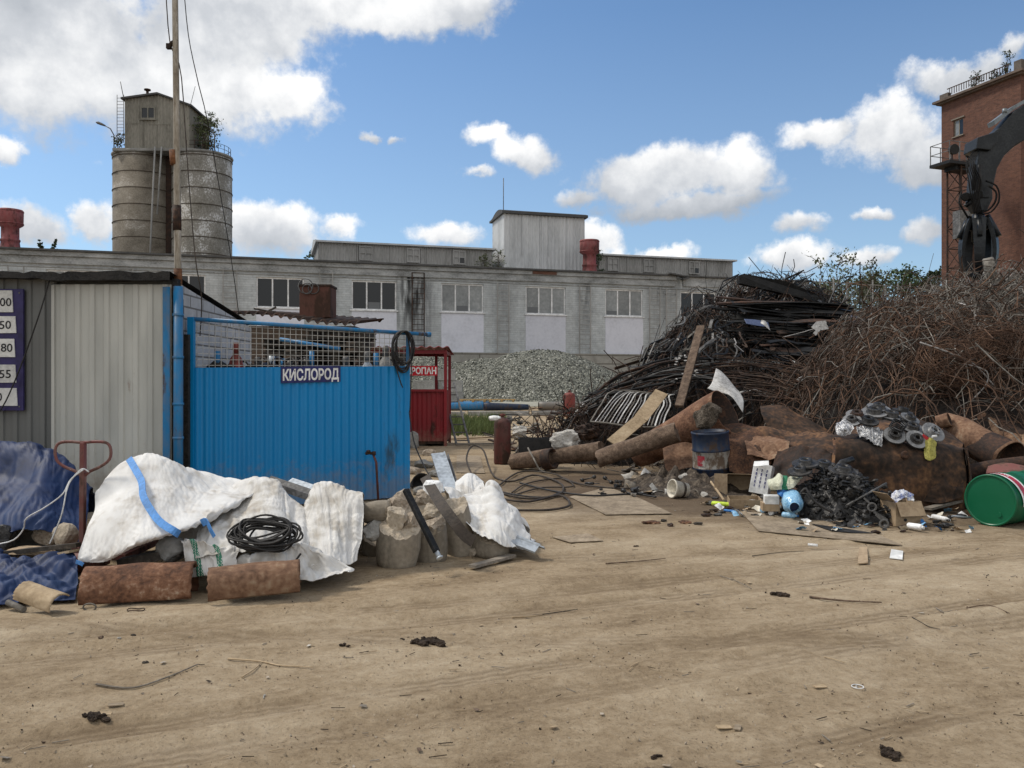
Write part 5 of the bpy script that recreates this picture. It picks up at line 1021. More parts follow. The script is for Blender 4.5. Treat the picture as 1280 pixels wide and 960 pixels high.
# ------------------------------------------------------------------ red propane booth
BY = 21.3; x0, x1 = W(446, 0, BY).x, W(557, 0, BY).x; bz = lambda py: W(0, py, BY).z
BO = thing('propane_booth', 'dark red booth with an open upper half and sheet roof', 'booth', ((x0 + x1) / 2, BY, 0))
mb = MB(); corr(mb, (x0, BY), (x1, BY), .13, bz(488), .12, .012); corr(mb, (x1, BY), (x1, BY + 1.4), .13, bz(488), .12, .012); corr(mb, (x0, BY + 1.4), (x0, BY), .13, bz(440), .12, .012); corr(mb, (x1, BY + 1.4), (x0, BY + 1.4), .13, bz(488), .12, .012); MB_obj('panel', mb, 'red', BO)
for (x, y) in ((x0, BY), (x1, BY), (x0, BY + 1.4), (x1, BY + 1.4), (x1 - .36, BY + 1.35)):
    mb = MB(); mb.bar((x, y - .03, 0), (x, y - .03, bz(437)), .075, .075); MB_obj('post', mb, 'red', BO)
mb = MB(); mb.bar((x0, BY - .04, bz(488)), (x1 + .04, BY - .04, bz(488)), .06, .06); mb.bar((x0, BY - .04, bz(440)), (x1 + .04, BY - .04, bz(440)), .09, .09); mb.bar((x0, BY + 1.4, bz(440)), (x1, BY + 1.4, bz(442)), .08, .08); mb.bar((x1, BY, bz(441)), (x1, BY + 1.4, bz(441)), .08, .08); MB_obj('frame', mb, 'red', BO)
mb = MB(); rows = [[V((x0 - .1 + (x1 - x0 + .2) * k / 90, yy, bz(435) + dz + .022 * math.sin(k * .8))) for k in range(91)] for yy, dz in ((BY - .25, .0), (BY - .249, .02), (BY + 1.6, -.12), (BY + 1.6, -.14))]; mb.grid(rows); MB_obj('roof', mb, 'red', BO)
mb = MB(); mb.bx(x0 + .02, x1 - .02, BY + .02, BY + 1.38, .06, .13); MB_obj('floor_plate', mb, 'rust_dark', BO)
sign('propane_sign', 'ПРОПАН', (W(507, 0, BY).x, BY - .09, 0), (W(547, 0, BY).x, BY - .09, 0), bz(469.5), bz(457.5), 0, 'sign_red', 'red sign with white lettering hung in the booth opening', .03, .17, -.0)
for i in range(4): gas_cyl((x0 + .3 + .38 * i, BY + .7, .13), 1.05 + .05 * (i % 2), .15, 'red_faded', ['red gas cylinder at the left end of the booth', 'second red gas cylinder inside the booth', 'third red gas cylinder inside the booth', 'red gas cylinder nearest the booth post'][i], 'steel_grey', 'gas cylinders inside the red booth', cap=False)
mb = MB(); a, b = G(579, 557), W(560, 478, 24.0); w_ = V((.33, 0.1, 0))
for s in (-.5, .5): mb.bar(a + w_ * s, b + w_ * s, .05, .04)
for k in range(8): p = a.lerp(b, (k + .6) / 8.4); mb.bar(p - w_ * .5, p + w_ * .5, .03, .03)
one('ladder', mb, 'steel_grey', 'steel ladder leaning on the side of the red booth', 'ladder')
def bucket(name, p, r0, r1, h, mats, label, tilt=None, open_=True, rim=True, band=None):
    mb = MB(); Mx = Matrix.Translation(V(p)) @ (tilt.to_4x4() if tilt else Matrix.Identity(4))
    prof = [(r0 * .96, .004), (r0, 0), (r1, h), (r1 - .006, h), (r0 - .006, .012)]
    if rim: prof = [(r0 * .9, .004), (r0, 0), (r0 + (r1 - r0) * .9, h * .9), (r1 + .008, h * .91), (r1 + .008, h), (r1 - .006, h), (r0 - .006, .012), (0.001, .012)]
    mb.lathe(prof, 24, 0, Mx)
    if band: mb.lathe([(r0 + (r1 - r0) * band[0] + .003, h * band[0]), (r0 + (r1 - r0) * band[1] + .003, h * band[1])], 24, 1, Mx, cap=False)
    return mb
p = G(527, 557); one('bucket', bucket('bucket', p, .13, .17, .3, None, ''), 'concrete_grey', 'grey bucket standing under the edge of the red booth', 'bucket')
mb = MB(); rock(mb, G(516, 560) + V((0, 0, .18)), (.18, .15, .26), 3); one('rubble_stone', mb, 'concrete_grey', 'grey upright lump between blue panel and red booth', 'stone')
p = G(523, 608); one('bucket', bucket('bucket', p, .14, .16, .27, None, '', eul(75, 0, 20)), 'rubber', 'black bucket lying by the corner of the blue panel', 'bucket')
for i, (px, py, s) in enumerate(((530, 585, .16), (518, 592, .13), (545, 596, .12), (537, 570, .14), (525, 618, .12), (548, 615, .1))):
    mb = MB(); rock(mb, G(px, py) + V((0, 0, s * .4)), (s * 1.2, s, s * .7), 70 + i); one('rubble_stone', mb, ['concrete_grey', 'stone'][i % 2], 'rubble lump beside the right edge of the blue panel', 'stone', 'rubble beside the blue panel')

# ------------------------------------------------------------------ tarps, white sacks, stones in front
def Wp(l): return [W(*p) for p in l]
def cloth(name, rows, mat, label, cat, nu=90, nv=60, amp=.03, fs=3.5, seed=1, group=None, rough=.008, stretch=(1, 1, 1), mats=None, f=None, ex=.14, maxd=.09):
    nu, nv = int(nu * 1.25), int(nv * 1.3); mb = MB(); mb.grid(wrinkle(patch([Wp(r) for r in rows], nu, nv, amp * .8, fs, seed, stretch, 0), ex, 120, seed, maxd=maxd), 0, True, f); return one(name, mb, mats or mat, label, cat, group, solid=.003)
cloth('tarpaulin', [[(-106, 652, 9.3), (-70, 640, 9.3), (0, 640, 9.3), (50, 640, 9.3), (90, 640, 9.2), (120, 645, 9.0)], [(-106, 669, 8.5), (-70, 555, 8.5), (0, 552, 8.5), (52, 553, 8.5), (82, 577, 8.4), (112, 612, 8.3)], [(-106, 684, 7.9), (-70, 600, 7.9), (0, 596, 7.9), (48, 592, 7.9), (78, 616, 7.95), (108, 640, 8.0)], [(-106, 695, 7.5), (-70, 640, 7.5), (0, 640, 7.5), (45, 640, 7.5), (76, 648, 7.6), (104, 662, 7.7)], [(-106, 701, 7.3), (-70, 676, 7.3), (0, 674, 7.3), (40, 668, 7.35), (75, 672, 7.4), (100, 680, 7.5)]], 'tarp', 'dark blue tarpaulin draped over a heap beside the pale door', 'tarpaulin', amp=.14, fs=2.2, seed=2, ex=.10)
cloth('tarpaulin', [[(-96, 704, 7.2), (-60, 720, 7.2), (0, 712, 7.1), (40, 712, 7.1), (90, 720, 6.9)], [(-96, 711, 7.0), (-60, 690, 7.0), (0, 690, 6.9), (40, 694, 6.8), (92, 692, 6.7)], [(-96, 725, 6.6), (-60, 715, 6.6), (0, 712, 6.5), (42, 712, 6.5), (96, 708, 6.5)], [(-96, 741, 6.2), (-60, 742, 6.2), (0, 738, 6.2), (44, 735, 6.2), (95, 735, 6.25)], [(-96, 752, 5.95), (-60, 768, 5.95), (-10, 764, 5.95), (44, 757, 6.05), (93, 752, 6.1)]], 'tarp', 'crumpled blue tarpaulin on the ground by the biggest half pipe', 'tarpaulin', amp=.10, fs=3.6, seed=5, rough=.015)
for (px, py, Y, sx, sy, sz, sd_, mt, lab) in ((60, 668, 7.5, .13, .12, .10, 1, 'stone', 'grey stone at the foot of the blue tarpaulin'), (82, 672, 7.2, .12, .1, .13, 2, 'concrete_tan', 'tan stone between the tarpaulin and the red handle'), (5, 672, 7.3, .10, .1, .13, 3, 'oily', 'dark lump at the lower edge of the draped tarpaulin'), (38, 690, 7.0, .2, .12, .05, 4, 'card', 'flat brown piece under the dark plank')):
    mb = MB(); rock(mb, W(px, py, Y), (sx, sy, sz), sd_); q = one('rubble_stone', mb, mt, lab, 'stone')
mb = MB(); mb.bar(W(-20, 694, 7.0), W(98, 681, 6.8), .06, .035); one('plank', mb, 'wood_dark', 'dark thin plank lying above the crumpled tarpaulin', 'plank')
mb = MB(); mb.bar(W(60, 695, 6.9), W(95, 688, 6.7), .12, .02); one('plank', mb, 'wood_tan', 'short tan board beside the dark thin plank', 'plank')
HT = thing('pallet_jack', 'dull red pallet jack handle standing beside the blue tarpaulin', 'pallet jack', (W(104, 0, 7.0).x, 7.0, 0)); HY = 7.0
mb = MB(); lp = [W(x, y, HY) for x, y in ((103, 553), (122, 552), (134, 554), (138.5, 562), (137, 574), (126, 583), (113, 589), (104, 595), (94, 589), (80, 583), (71, 575), (69, 562), (74, 554), (86, 552))]
mb.tube([cr(lp[i - 1], lp[i], lp[(i + 1) % 14], lp[(i + 2) % 14], t / 3) for i in range(14) for t in range(3)], .013, 8, closed=True); MB_obj('handle', mb, 'handle_red', HT)
mb = MB(); mb.bar(W(104, 553, HY), W(103, 700, HY), .052, .04); MB_obj('shaft', mb, 'handle_red', HT, bevel=.006)
mb = MB(); b_ = W(103, 0, HY); mb.box((b_.x, HY + .15, .12), (.18, .3, .2)); mb.tube([(b_.x - .08, HY + .02, .09), (b_.x + .08, HY + .02, .09)], .09, 16)
for s in (-.2, .2): mb.bx(b_.x + s - .07, b_.x + s + .07, HY + .2, HY + 1.2, .07, .12)
MB_obj('chassis', mb, 'handle_red', HT)
mb = MB(); mb.tube(spline([W(111, 590, 6.95), W(103, 586, 6.93), (W(92, 596, 6.93)), W(84, 610, 6.9), W(78, 640, 6.85), W(70, 662, 6.85), W(62, 680, 6.85)], 22), .006, 6); mb.tube(spline([W(104, 587, 6.92), W(88, 600, 6.92), W(78, 618, 6.9), W(55, 635, 6.9), W(33, 648, 6.95), W(29, 662, 7.0), W(15, 676, 7.0), W(-15, 682, 7.0)], 26), .006, 6); one('rope', mb, 'plastic_white', 'thin white rope knotted on the red handle and trailing over the tarpaulin', 'rope')
def m_white(name, label, rows, strap=None, **k): return cloth(name, rows, k.pop('mat', 'bag'), label, 'sack', **k)
m_white('big_bag', 'large white woven sack sheet crossed by a blue strap', [[(112, 690, 7.9), (150, 690, 7.9), (190, 680, 8.0), (240, 680, 8.2), (280, 680, 8.2), (322, 660, 8.2)], [(122, 607, 7.0), (150, 580, 7.25), (183, 570, 7.3), (210, 574, 7.3), (245, 590, 7.5), (282, 599, 7.7), (322, 606, 7.8)][:6], [(116, 636, 6.75), (146, 618, 6.8), (182, 606, 6.85), (214, 606, 6.9), (262, 610, 7.15), (321, 610, 7.5)], [(108, 662, 6.5), (142, 650, 6.5), (180, 642, 6.55), (216, 638, 6.65), (262, 626, 6.9), (320, 613, 7.3)], [(98, 692, 6.35), (136, 690, 6.3), (176, 673, 6.3), (218, 662, 6.4), (262, 645, 6.65), (319, 616, 7.2)], [(97, 702, 6.35), (132, 702, 6.3), (172, 682, 6.32), (218, 668, 6.42), (262, 650, 6.68), (318, 619, 7.2)]], amp=.045, fs=1.6, seed=11, nu=110, nv=80, ex=.07)
mb = MB(); mb.ribbon(spline([W(161, 573, 7.16), W(170, 588, 6.92), W(177, 602, 6.74), W(179, 620, 6.60), (W(190, 640, 6.45)), W(202, 654, 6.36), W(218, 664, 6.30), W(224, 668, 6.36)], 26), .058, .004, up=(0, -1, .5)); one('lifting_strap', mb, 'strap', 'pale blue strap running down across the large white sack sheet', 'strap')
mb = MB(); mb.ribbon(spline([W(252, 654, 6.5), W(258, 652, 6.46), W(263, 662, 6.43), W(268, 671, 6.42)], 10), .06, .004, up=(0, -1, 0)); one('lifting_strap', mb, 'strap', 'short blue strap end hanging below the large sack', 'strap')
mb = MB(); mb.ribbon([W(95, 702, 6.3), W(101, 704, 6.28), W(104, 706, 6.28)], .03, .004, up=(0, -1, 0)); one('lifting_strap', mb, 'strap', 'tiny blue strap tip at the lower left corner of the large sack', 'strap')
m_white('sack', 'greyish white sack bunched behind the black cable coil', [[(250, 690, 8.0), (300, 690, 8.0), (345, 690, 8.0), (392, 700, 8.0)], [(262, 640, 7.3), (300, 609, 7.5), (338, 604, 7.5), (360, 622, 7.4), (388, 640, 7.4)], [(256, 652, 7.0), (298, 634, 7.1), (336, 626, 7.1), (362, 642, 7.05), (386, 660, 7.05)], [(250, 672, 6.7), (295, 660, 6.75), (334, 652, 6.75), (362, 665, 6.75), (384, 680, 6.8)], [(246, 700, 6.4), (292, 694, 6.45), (332, 690, 6.5), (362, 692, 6.55), (382, 700, 6.6)]], amp=.06, fs=1.8, seed=17, ex=.13, mat='bag_dirty', rough=.012)
m_white('sack', 'tall creased white sack standing next to the concrete stones', [[(388, 700, 8.0), (420, 700, 8.0), (455, 690, 8.0)], [(381, 640, 7.4), (396, 612, 7.5), (412, 608, 7.5), (434, 617, 7.4), (453, 620, 7.3)], [(378, 655, 7.05), (398, 640, 7.1), (414, 638, 7.1), (434, 642, 7.05), (454, 642, 7.1)], [(380, 684, 6.75), (400, 675, 6.8), (416, 672, 6.8), (436, 676, 6.85), (452, 672, 6.9)], [(378, 712, 6.5), (402, 705, 6.55), (418, 705, 6.6), (434, 706, 6.7), (448, 700, 6.8)]], amp=.06, fs=1.8, seed=23, ex=.16, mat='bag_dirty', rough=.012)
m_white('sack', 'low white sack folded along the ground before the cable coil', [[(262, 712, 6.8), (310, 700, 6.8), (350, 690, 6.8), (395, 690, 6.8), (440, 700, 6.9)], [(264, 700, 6.5), (310, 695, 6.5), (352, 684, 6.5), (376, 680, 6.5), (410, 690, 6.6), (444, 708, 6.7)][:5], [(262, 716, 6.4), (310, 706, 6.42), (355, 698, 6.4), (390, 708, 6.5), (440, 714, 6.6)], [(260, 738, 6.38), (310, 730, 6.4), (355, 724, 6.38), (392, 727, 6.38), (436, 718, 6.5)]], amp=.06, fs=4.2, seed=29, mat='bag_dirty', nv=40)
def green(i, j): return 1 if ((25 < j < 39 and i > 8) or (65 < j < 75 and i > 6)) and (i * 7 + j * 3) % 11 > 1 else 0
cloth('printed_sack', [[(222, 690, 7.0), (260, 690, 7.0), (300, 690, 7.0)], [(226, 674, 6.5), (250, 672, 6.5), (296, 690, 6.5)], [(228, 690, 6.42), (254, 688, 6.42), (296, 702, 6.42)], [(232, 722, 6.36), (262, 720, 6.36), (296, 726, 6.36)]], None, 'white sack with green printing crushed behind the half pipes', 'sack', nu=80, nv=40, amp=.05, fs=4.5, seed=37, mats=['bag_dirty', 'green_print'], f=green)
mb = MB(); rr = random.Random(12); c = W(330, 672, 6.42)
for k in range(20):
    rx, ry = rr.uniform(.16, .27), rr.uniform(.09, .16); o = V((rr.gauss(0, .035), rr.gauss(0, .03), rr.uniform(-.01, .075))); a = rr.uniform(-.35, .35); tx = rr.uniform(-.2, .2)
    mb.tube([c + o + V((rx * math.cos(t) * math.cos(a) - ry * math.sin(t) * math.sin(a), ry * math.sin(t) * .55 + rx * math.cos(t) * math.sin(a) * .3, ry * math.sin(t) * .55 + tx * .1 * math.cos(t) + .012 * math.sin(3 * t + k))) for t in [2 * math.pi * i / 30 for i in range(30)]], .0085, 6, closed=True)
mb.tube(spline([W(376, 692, 6.4), W(368, 705, 6.35), W(372, 716, 6.33), W(368, 720, 6.33)], 14), .008, 6)
one('cable_coil', mb, 'rubber', 'tangled coil of black cable lying on the white sacks', 'cable')
for i, (p0_, p1_, w, lab) in enumerate((((335, 599, 8.0), (392, 618, 7.8), .10, 'dark grey steel channel lying behind the white sacks'), ((362, 601, 8.2), (396, 612, 8.0), .09, 'paler steel strip lying beside the dark channel'))):
    mb = MB(); a, b = W(*p0_), W(*p1_); mb.bar(a, b, w, .015, up=(0, -.6, 1)); mb.bar(a + V((0, -.06, -.03)), b + V((0, -.06, -.03)), .012, .06); one('steel_channel', mb, ['steel_grey', 'steel_pale'][i], lab, 'channel')

# half pipes lying along the track
def half_pipe(a, b, r, arc, th, mat, label, wob=.006, mid=90, nl=34, na=40, seed=0):
    a, b = V(a), V(b); L = (b - a).length; d = (b - a).normalized(); up = V((0, 0, 1)); side = d.cross(up).normalized(); up = side.cross(d)
    P = []
    for j in range(nl):
        q = j / (nl - 1); row = []
        for i in range(na):
            t = R(mid - arc / 2 + arc * i / (na - 1)); e = (side * math.cos(t) + up * math.sin(t))
            s = q * L
            if j in (0, nl - 1): s += .012 * N.noise(V((i * .5, seed, j)))
            p = a + d * s + e * (r + wob * N.noise(V((q * 3, i * .15, seed))))
            row.append(p)
        P.append(row)
    mb = MB(); mb.grid(P, 0, True); return one('half_pipe', mb, mat, label, 'pipe', solid=th)
RUSTH = nmat('red rust with pale scale', [(.25, (.04, .021, .014)), (.42, (.095, .045, .026)), (.56, (.16, .078, .044)), (.66, (.24, .145, .095)), (.74, (.36, .28, .21))], 5, 10, .92, 0, .6, 34)
M['rust_scale'] = RUSTH
mb = MB(); rock(mb, W(212, 688, 6.55), (.15, .1, .12), 61, 3); one('rubble_stone', mb, 'concrete_grey', 'grey block under the hem of the large white sack sheet', 'stone')
mb = MB(); mb.bar(W(150, 704, 6.5), W(226, 688, 6.55), .12, .07); one('plank', mb, 'wood_dark', 'dark beam under the hem of the large white sack sheet', 'plank')
half_pipe(W(96, 750, 5.98) + V((.0, .12, .02)), W(236, 742, 6.15) + V((0, .12, .02)), .185, 215, .016, 'rust_scale', 'largest rusty half pipe, lying before the large white sack', .012, 95, seed=3)
half_pipe(W(256, 744, 6.0) + V((0, .10, .03)), W(371, 732, 6.15) + V((0, .10, .03)), .14, 235, .012, 'rust_tan', 'dull brown half pipe lying right of the largest one', .010, 88, seed=8)
half_pipe(W(28, 752, 5.9) + V((0, .03, .05)), W(74, 768, 5.75) + V((0, .02, .05)), .085, 150, .01, 'wood_tan', 'short pale tan half pipe at the left by the crumpled tarpaulin', .006, 60, seed=14, nl=18)
mb = MB(); mb.tube([W(10, 753, 5.95), W(30, 762, 5.85)], .022, 8); one('pipe_stub', mb, 'rod_grey', 'small grey pipe stub beside the short tan half pipe', 'pipe')
mb = MB(); mb.tube([W(112 + 8 * math.cos(t), 759 + 4.5 * math.sin(t), 5.85) for t in [i * .35 for i in range(18)]], .006, 6, closed=True); one('wire_ring', mb, 'rod_grey', 'small wire ring leaning on the largest half pipe', 'ring')
mb = MB(); c = G(170, 764, .012); mb.tube([c + V((.06 * math.cos(t), .035 * math.sin(t), .004 * math.sin(3 * t))) for t in [i * .35 for i in range(18)]], .004, 6, closed=True); one('wire_ring', mb, 'rod_brown', 'thin wire ring flat on the earth before the largest half pipe', 'ring')

# concrete cores and broken stones
def core(p, r, h, tilt, label, seed, slope=.5, name='concrete_core'):
    rr = random.Random(seed); mb = MB(); n_ = 72; p = V(p); top = None; rows = []
    def ring(q, k, zoff=0):
        row = []
        for i in range(n_):
            t = 2 * math.pi * i / n_; g = 1
            for a in (4.35 + seed % 3 * .3, 5.5 - seed % 2 * .3): g -= .07 * math.exp(-((t - a) / .035) ** 2)
            rad = r * k * g * (1 + .05 * math.sin(3.14 * q) + .05 * math.sin(2 * t + seed) + .03 * N.noise(V((math.cos(t) * 1.5, math.sin(t) * 1.5, q * 2 + seed))) + .012 * N.noise(V((math.cos(t) * 6, math.sin(t) * 6, q * 6 + seed))))
            x, y = rad * math.cos(t), rad * math.sin(t); z = h * q + slope * y * q
            if q > .9: z += h * (.09 * N.noise(V((x * 9, y * 9, seed + 5))) + .06 * N.noise(V((x * 28, y * 28, seed + 9))))
            row.append(tilt @ V((x, y, z + zoff)) + p)
        return row + row[:1]
    mb.grid([ring(0, .01), ring(0, .86), ring(.04, .92), ring(.2, .97), ring(.5, 1), ring(.8, 1), ring(1, .985)], 0, True)  # sides use a darker copy of the concrete, shade put into the colour
    mb.grid([ring(1, .985), ring(1, .90, .006), ring(1, .7, .01), ring(1, .5, .012), ring(1, .3, .01), ring(1, .01, .01)], 1, False)
    return one(name, mb, ['core_side_shade', 'concrete_tan'], label, 'concrete core', 'concrete cores by the track')
core(G(491, 712, -.01) + V((0, .19, 0)), .185, .37, eul(2, 6, 0), 'largest concrete core, split by a groove, at the left of the row', 3)
core(G(535, 706, -.02) + V((0, .24, 0)), .155, .33, eul(4, -4, 0), 'second concrete core from the largest one, behind the black bar', 7)
core(G(575, 698, -.02) + V((0, .2, 0)), .155, .47, eul(-3, -10, 0), 'tallest concrete core, leaning left under the black strap', 11)
core(G(612, 700, -.01) + V((0, .24, 0)), .165, .22, eul(0, 2, 0), 'concrete core under the hanging edge of the right sack', 15)
core(G(466, 700, -.01) + V((0, .3, 0)), .15, .2, eul(6, 6, 0), 'low concrete core against the tall creased sack', 19)
M['core_lying'] = M['concrete_tan']
core(W(456, 642, 7.45), .10, .22, eul(-12, 82, -18), 'short concrete core lying on its side on top of the pile by the tall sack', 23, 0)
for i, (px, py, Y, sx, sy, sz, lab) in enumerate(((501, 628, 7.6, .15, .13, .13, 'biggest tan stone at the top of the pile'), (494, 650, 7.3, .10, .11, .13, 'upright cracked stone under the topmost stone'), (514, 653, 7.35, .11, .1, .10, 'pale wedge stone above the second core'), (541, 640, 7.5, .12, .1, .08, 'brown flat stone right of the black bar'), (541, 655, 7.4, .11, .1, .055, 'small flat stone beneath the brown flat one'), (465, 662, 7.35, .14, .13, .09, 'dark grey stone wedged by the tall sack'), (530, 622, 7.9, .10, .1, .09, 'grey stone behind the black bar'), (592, 690, 7.72, .055, .055, .06, 'small round stone on the ground by the strap'))):
    mb = MB(); rock(mb, W(px, py, Y), (sx, sy, sz), 90 + i, 4, cuts=9, rough=.16, rot=eul(0, rnd.uniform(-25, 25), rnd.uniform(0, 90))); one('rubble_stone', mb, ['stone', 'concrete_tan'][i % 2] if i != 5 else 'concrete_grey', lab, 'stone', 'broken stones on the pile')
mb = MB(); rock(mb, W(541, 610, 7.9), (.1, .08, .1), 131); one('plastic_bag', mb, 'plastic_white', 'crumpled clear bag tucked between stones and right sack', 'bag')
BR = thing('black_bar', 'black steel bar with a bright threaded end leaning on the stones', 'bar', tuple(W(548, 697, 7.15))); mb = MB(); a, b = W(507, 612, 7.25), W(546, 690, 6.95); mb.bar(a, b, .055, .04); MB_obj('shank', mb, 'steel_black', BR, bevel=.006); mb = MB(); e = (b - a).normalized(); mb.tube([b - e * .01, b + e * .05], .02, 10); mb.tube([b + e * .05, b + e * .065], .03, 6); MB_obj('threaded_end', mb, 'steel_pale', BR)
mb = MB(); mb.ribbon(spline([W(531, 596, 8.1), W(550, 628, 7.45), W(566, 650, 7.25), W(580, 668, 7.2), W(592, 677, 7.2)], 20), .10, .012, up=(0, -1, .3)); one('rubber_strip', mb, 'rubber_dust', 'wide black rubber strip draped over the tallest core', 'rubber strip')
m_white('sack', 'white sack thrown over the last concrete core at the right', [[(575, 680, 8.8), (610, 680, 8.9), (640, 680, 8.8), (668, 686, 8.4)], [(556, 612, 8.3), (578, 618, 8.4), (600, 615, 8.5), (616, 604, 8.5), (634, 622, 8.4), (655, 655, 8.2)], [(566, 626, 8.0), (586, 636, 8.0), (604, 638, 8.0), (620, 630, 8.05), (640, 645, 8.05), (659, 668, 8.0)], [(580, 646, 7.75), (594, 655, 7.75), (610, 656, 7.72), (626, 655, 7.75), (642, 664, 7.8), (660, 680, 7.85)], [(592, 662, 7.6), (602, 668, 7.58), (616, 676, 7.56), (630, 684, 7.58), (645, 686, 7.68), (662, 689, 7.75)]], amp=.06, fs=4.0, seed=47, mat='bag', rough=.012)
m_white('sack', 'small round white sack just behind the right sack', [[(570, 640, 9.0), (590, 640, 9.0), (606, 636, 9.0)], [(570, 606, 8.8), (586, 596, 8.9), (604, 604, 8.8)], [(570, 615, 8.5), (586, 608, 8.55), (605, 612, 8.55)], [(572, 634, 8.4), (588, 634, 8.4), (606, 630, 8.45)]], amp=.03, fs=5, seed=53, nu=50, nv=40)
for i, (a, b, w, mt, lab) in enumerate((((547, 567, 9.6), (562, 614, 8.9), .15, 'steel_pale', 'light blue-grey metal plank leaning behind the right sack'), ((556, 570, 9.7), (569, 612, 9.0), .07, 'steel_grey', 'darker narrow metal plank beside the light one'), ((636, 672, 7.75), (672, 686, 7.65), .13, 'steel_pale', 'light metal plank lying at the right foot of the sack'))):
    mb = MB(); a, b = W(*a), W(*b); mb.bar(a, b, w, .02, up=(.2, -1, .3) if i < 2 else (0, -.5, 1)); mb.bar(a + V((w / 2, .03, 0)), b + V((w / 2, .03, 0)), .012, .06, up=(.2, -1, .3)); one('metal_plank', mb, mt, lab, 'plank')
mb = MB(); mb.bar(G(590, 711, .02), G(641, 697, .02), .08, .025); one('plank', mb, 'wood_grey', 'grey wooden strip flat on the earth under the right sack', 'plank')
# ------------------------------------------------------------------ scrap heaps
def mound(x, y, cx, cy, rx, ry, h, pw=.7):
    d = 1 - ((x - cx) / rx) ** 2 - ((y - cy) / ry) ** 2
    return h * d ** pw if d > 0 else 0.0
def HR(x, y):       # rebar tangle
    z = max(mound(x, y, 10.9, 17.6, 6.0, 5.0, 3.55), mound(x, y, 8.6, 16.0, 4.2, 3.9, 2.7), mound(x, y, 14.5, 18, 6, 5, 3.4))
    return z + (.25 * N.noise(V((x * .9, y * .9, 3))) if z > .1 else 0)
def HD(x, y):       # dark mixed scrap
    z = max(mound(x, y, 6.9, 22.3, 3.5, 4.4, 4.0, .6), mound(x, y, 9.6, 21.8, 3.8, 4.2, 3.05), mound(x, y, 5.2, 19.3, 3.6, 3.6, 2.2), mound(x, y, 4.9, 20.4, 1.9, 2.6, 3.1, .6), mound(x, y, 2.8, 18.2, 2.6, 2.2, .9))
    return z + (.3 * N.noise(V((x * .8, y * .8, 8))) if z > .1 else 0)
def core_mesh(H, x0, x1, y0, y1, nx, ny, drop, mat, bump=.18):
    mb = MB(); P = []
    for j in range(ny):
        row = []
        for i in range(nx):
            x, y = x0 + (x1 - x0) * i / (nx - 1), y0 + (y1 - y0) * j / (ny - 1); z = H(x, y)
            row.append(V((x, y, (z - drop + bump * N.noise(V((x * 3, y * 3, 5))) + bump * .6 * N.noise(V((x * 8, y * 8, 5))) if z > drop else -.12))))
        P.append(row)
    mb.grid(P, 0, False); return mb
def strand(mb, H, x, y, L, r, mi, rr, n=9, lift=(-.12, .28), curl=.5, ns=3, wild=.12, jit=.12):
    a = rr.uniform(0, 6.28); off = rr.uniform(*lift); pts = []; w = rr.gauss(0, curl); v0 = rr.gauss(0, wild); s = L / (n - 1); k2 = rr.gauss(0, curl * .6)
    for i in range(n):
        z = H(x, y)
        pts.append(V((x, y, max(z, .02) + off + v0 * (i - n / 2) * s + wild * .6 * math.sin(i * .9 + a))))
        x += math.cos(a) * s; y += math.sin(a) * s; a += w * s + k2 * s * math.sin(i * 1.3) + rr.gauss(0, jit)
    mb.tube(pts, r, ns, mi, cap=False)
def pick(rr, H, x0, x1, y0, y1, zmin=.1):
    while True:
        x, y = rr.uniform(x0, x1), rr.uniform(y0, y1)
        if H(x, y) > zmin: return x, y
rr = random.Random(21)
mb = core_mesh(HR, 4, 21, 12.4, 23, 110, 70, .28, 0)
def rebar_col(x, y, z):
    g = sstep(2.0, 3.6, z + .5 * N.noise(V((x * .7, y * .7, 1)))); o = sstep(9.6, 7.2, x + .8 * N.noise(V((x, y, 4)))) if False else 1 - sstep(7.4, 10.0, x + 1.0 * N.noise(V((x, y, 4))))
    q = rr.random(); g *= .45 + .9 * sstep(-.3, .3, N.noise(V((x * .6, y * .6, 9))))
    if q < g * .7: return 3 if rr.random() < .93 else 4
    if q < g * .72 + .12: return 3
    return 1 if rr.random() < .06 + .42 * o + .3 * sstep(.0, .35, N.noise(V((x * .8, y * .8, 15)))) else 2
for k in range(6800):
    x, y = pick(rr, HR, 4.6, 18, 12.6, 19.5); z = HR(x, y)
    if z < 1.9 and rr.random() < .5: continue
    strand(mb, HR, x, y, rr.uniform(.4, 2.0), rr.choice((.004, .005, .006, .008, .011)), rebar_col(x, y, z), rr, 8, curl=1.6 if rr.random() < .6 else .4, lift=(-.2, .26), wild=.28, jit=.2)
for k in range(650):        # thicker bars through the wire
    x, y = pick(rr, HR, 5, 17, 12.7, 19); z = HR(x, y); strand(mb, HR, x, y, rr.uniform(.8, 2.6), rr.uniform(.007, .013), rr.choice((2, 2, 2, 2, 3, 1, 1)), rr, 8, curl=.8, lift=(-.12, .26), wild=.3, jit=.25, ns=4)
for k in range(260):        # long sweeping rods
    x, y = pick(rr, HR, 5, 17, 12.7, 18.5); z = HR(x, y); strand(mb, HR, x, y, rr.uniform(1.5, 4.0), rr.uniform(.007, .013), rr.choice((2, 2, 1, 1, 3)), rr, 14, curl=.9, lift=(-.02, .3), wild=.35, jit=.12, ns=4)
for k in range(900):        # fine loose ends springing up along the crest
    x, y = pick(rr, HR, 7, 19, 15, 20, 2.6); strand(mb, HR, x, y, rr.uniform(.3, 1.1), .005, 3 if rr.random() < .85 else 4, rr, 6, lift=(.02, .36), curl=1.6, wild=.4)
one('rebar_tangle', mb, ['heap_core_shade', 'rust_orange', 'rod_brown', 'rod_grey', 'rod_bright'], 'huge bristling tangle of rusty and grey reinforcing wire', 'scrap heap', kind='stuff', origin=(10.5, 17, 0))
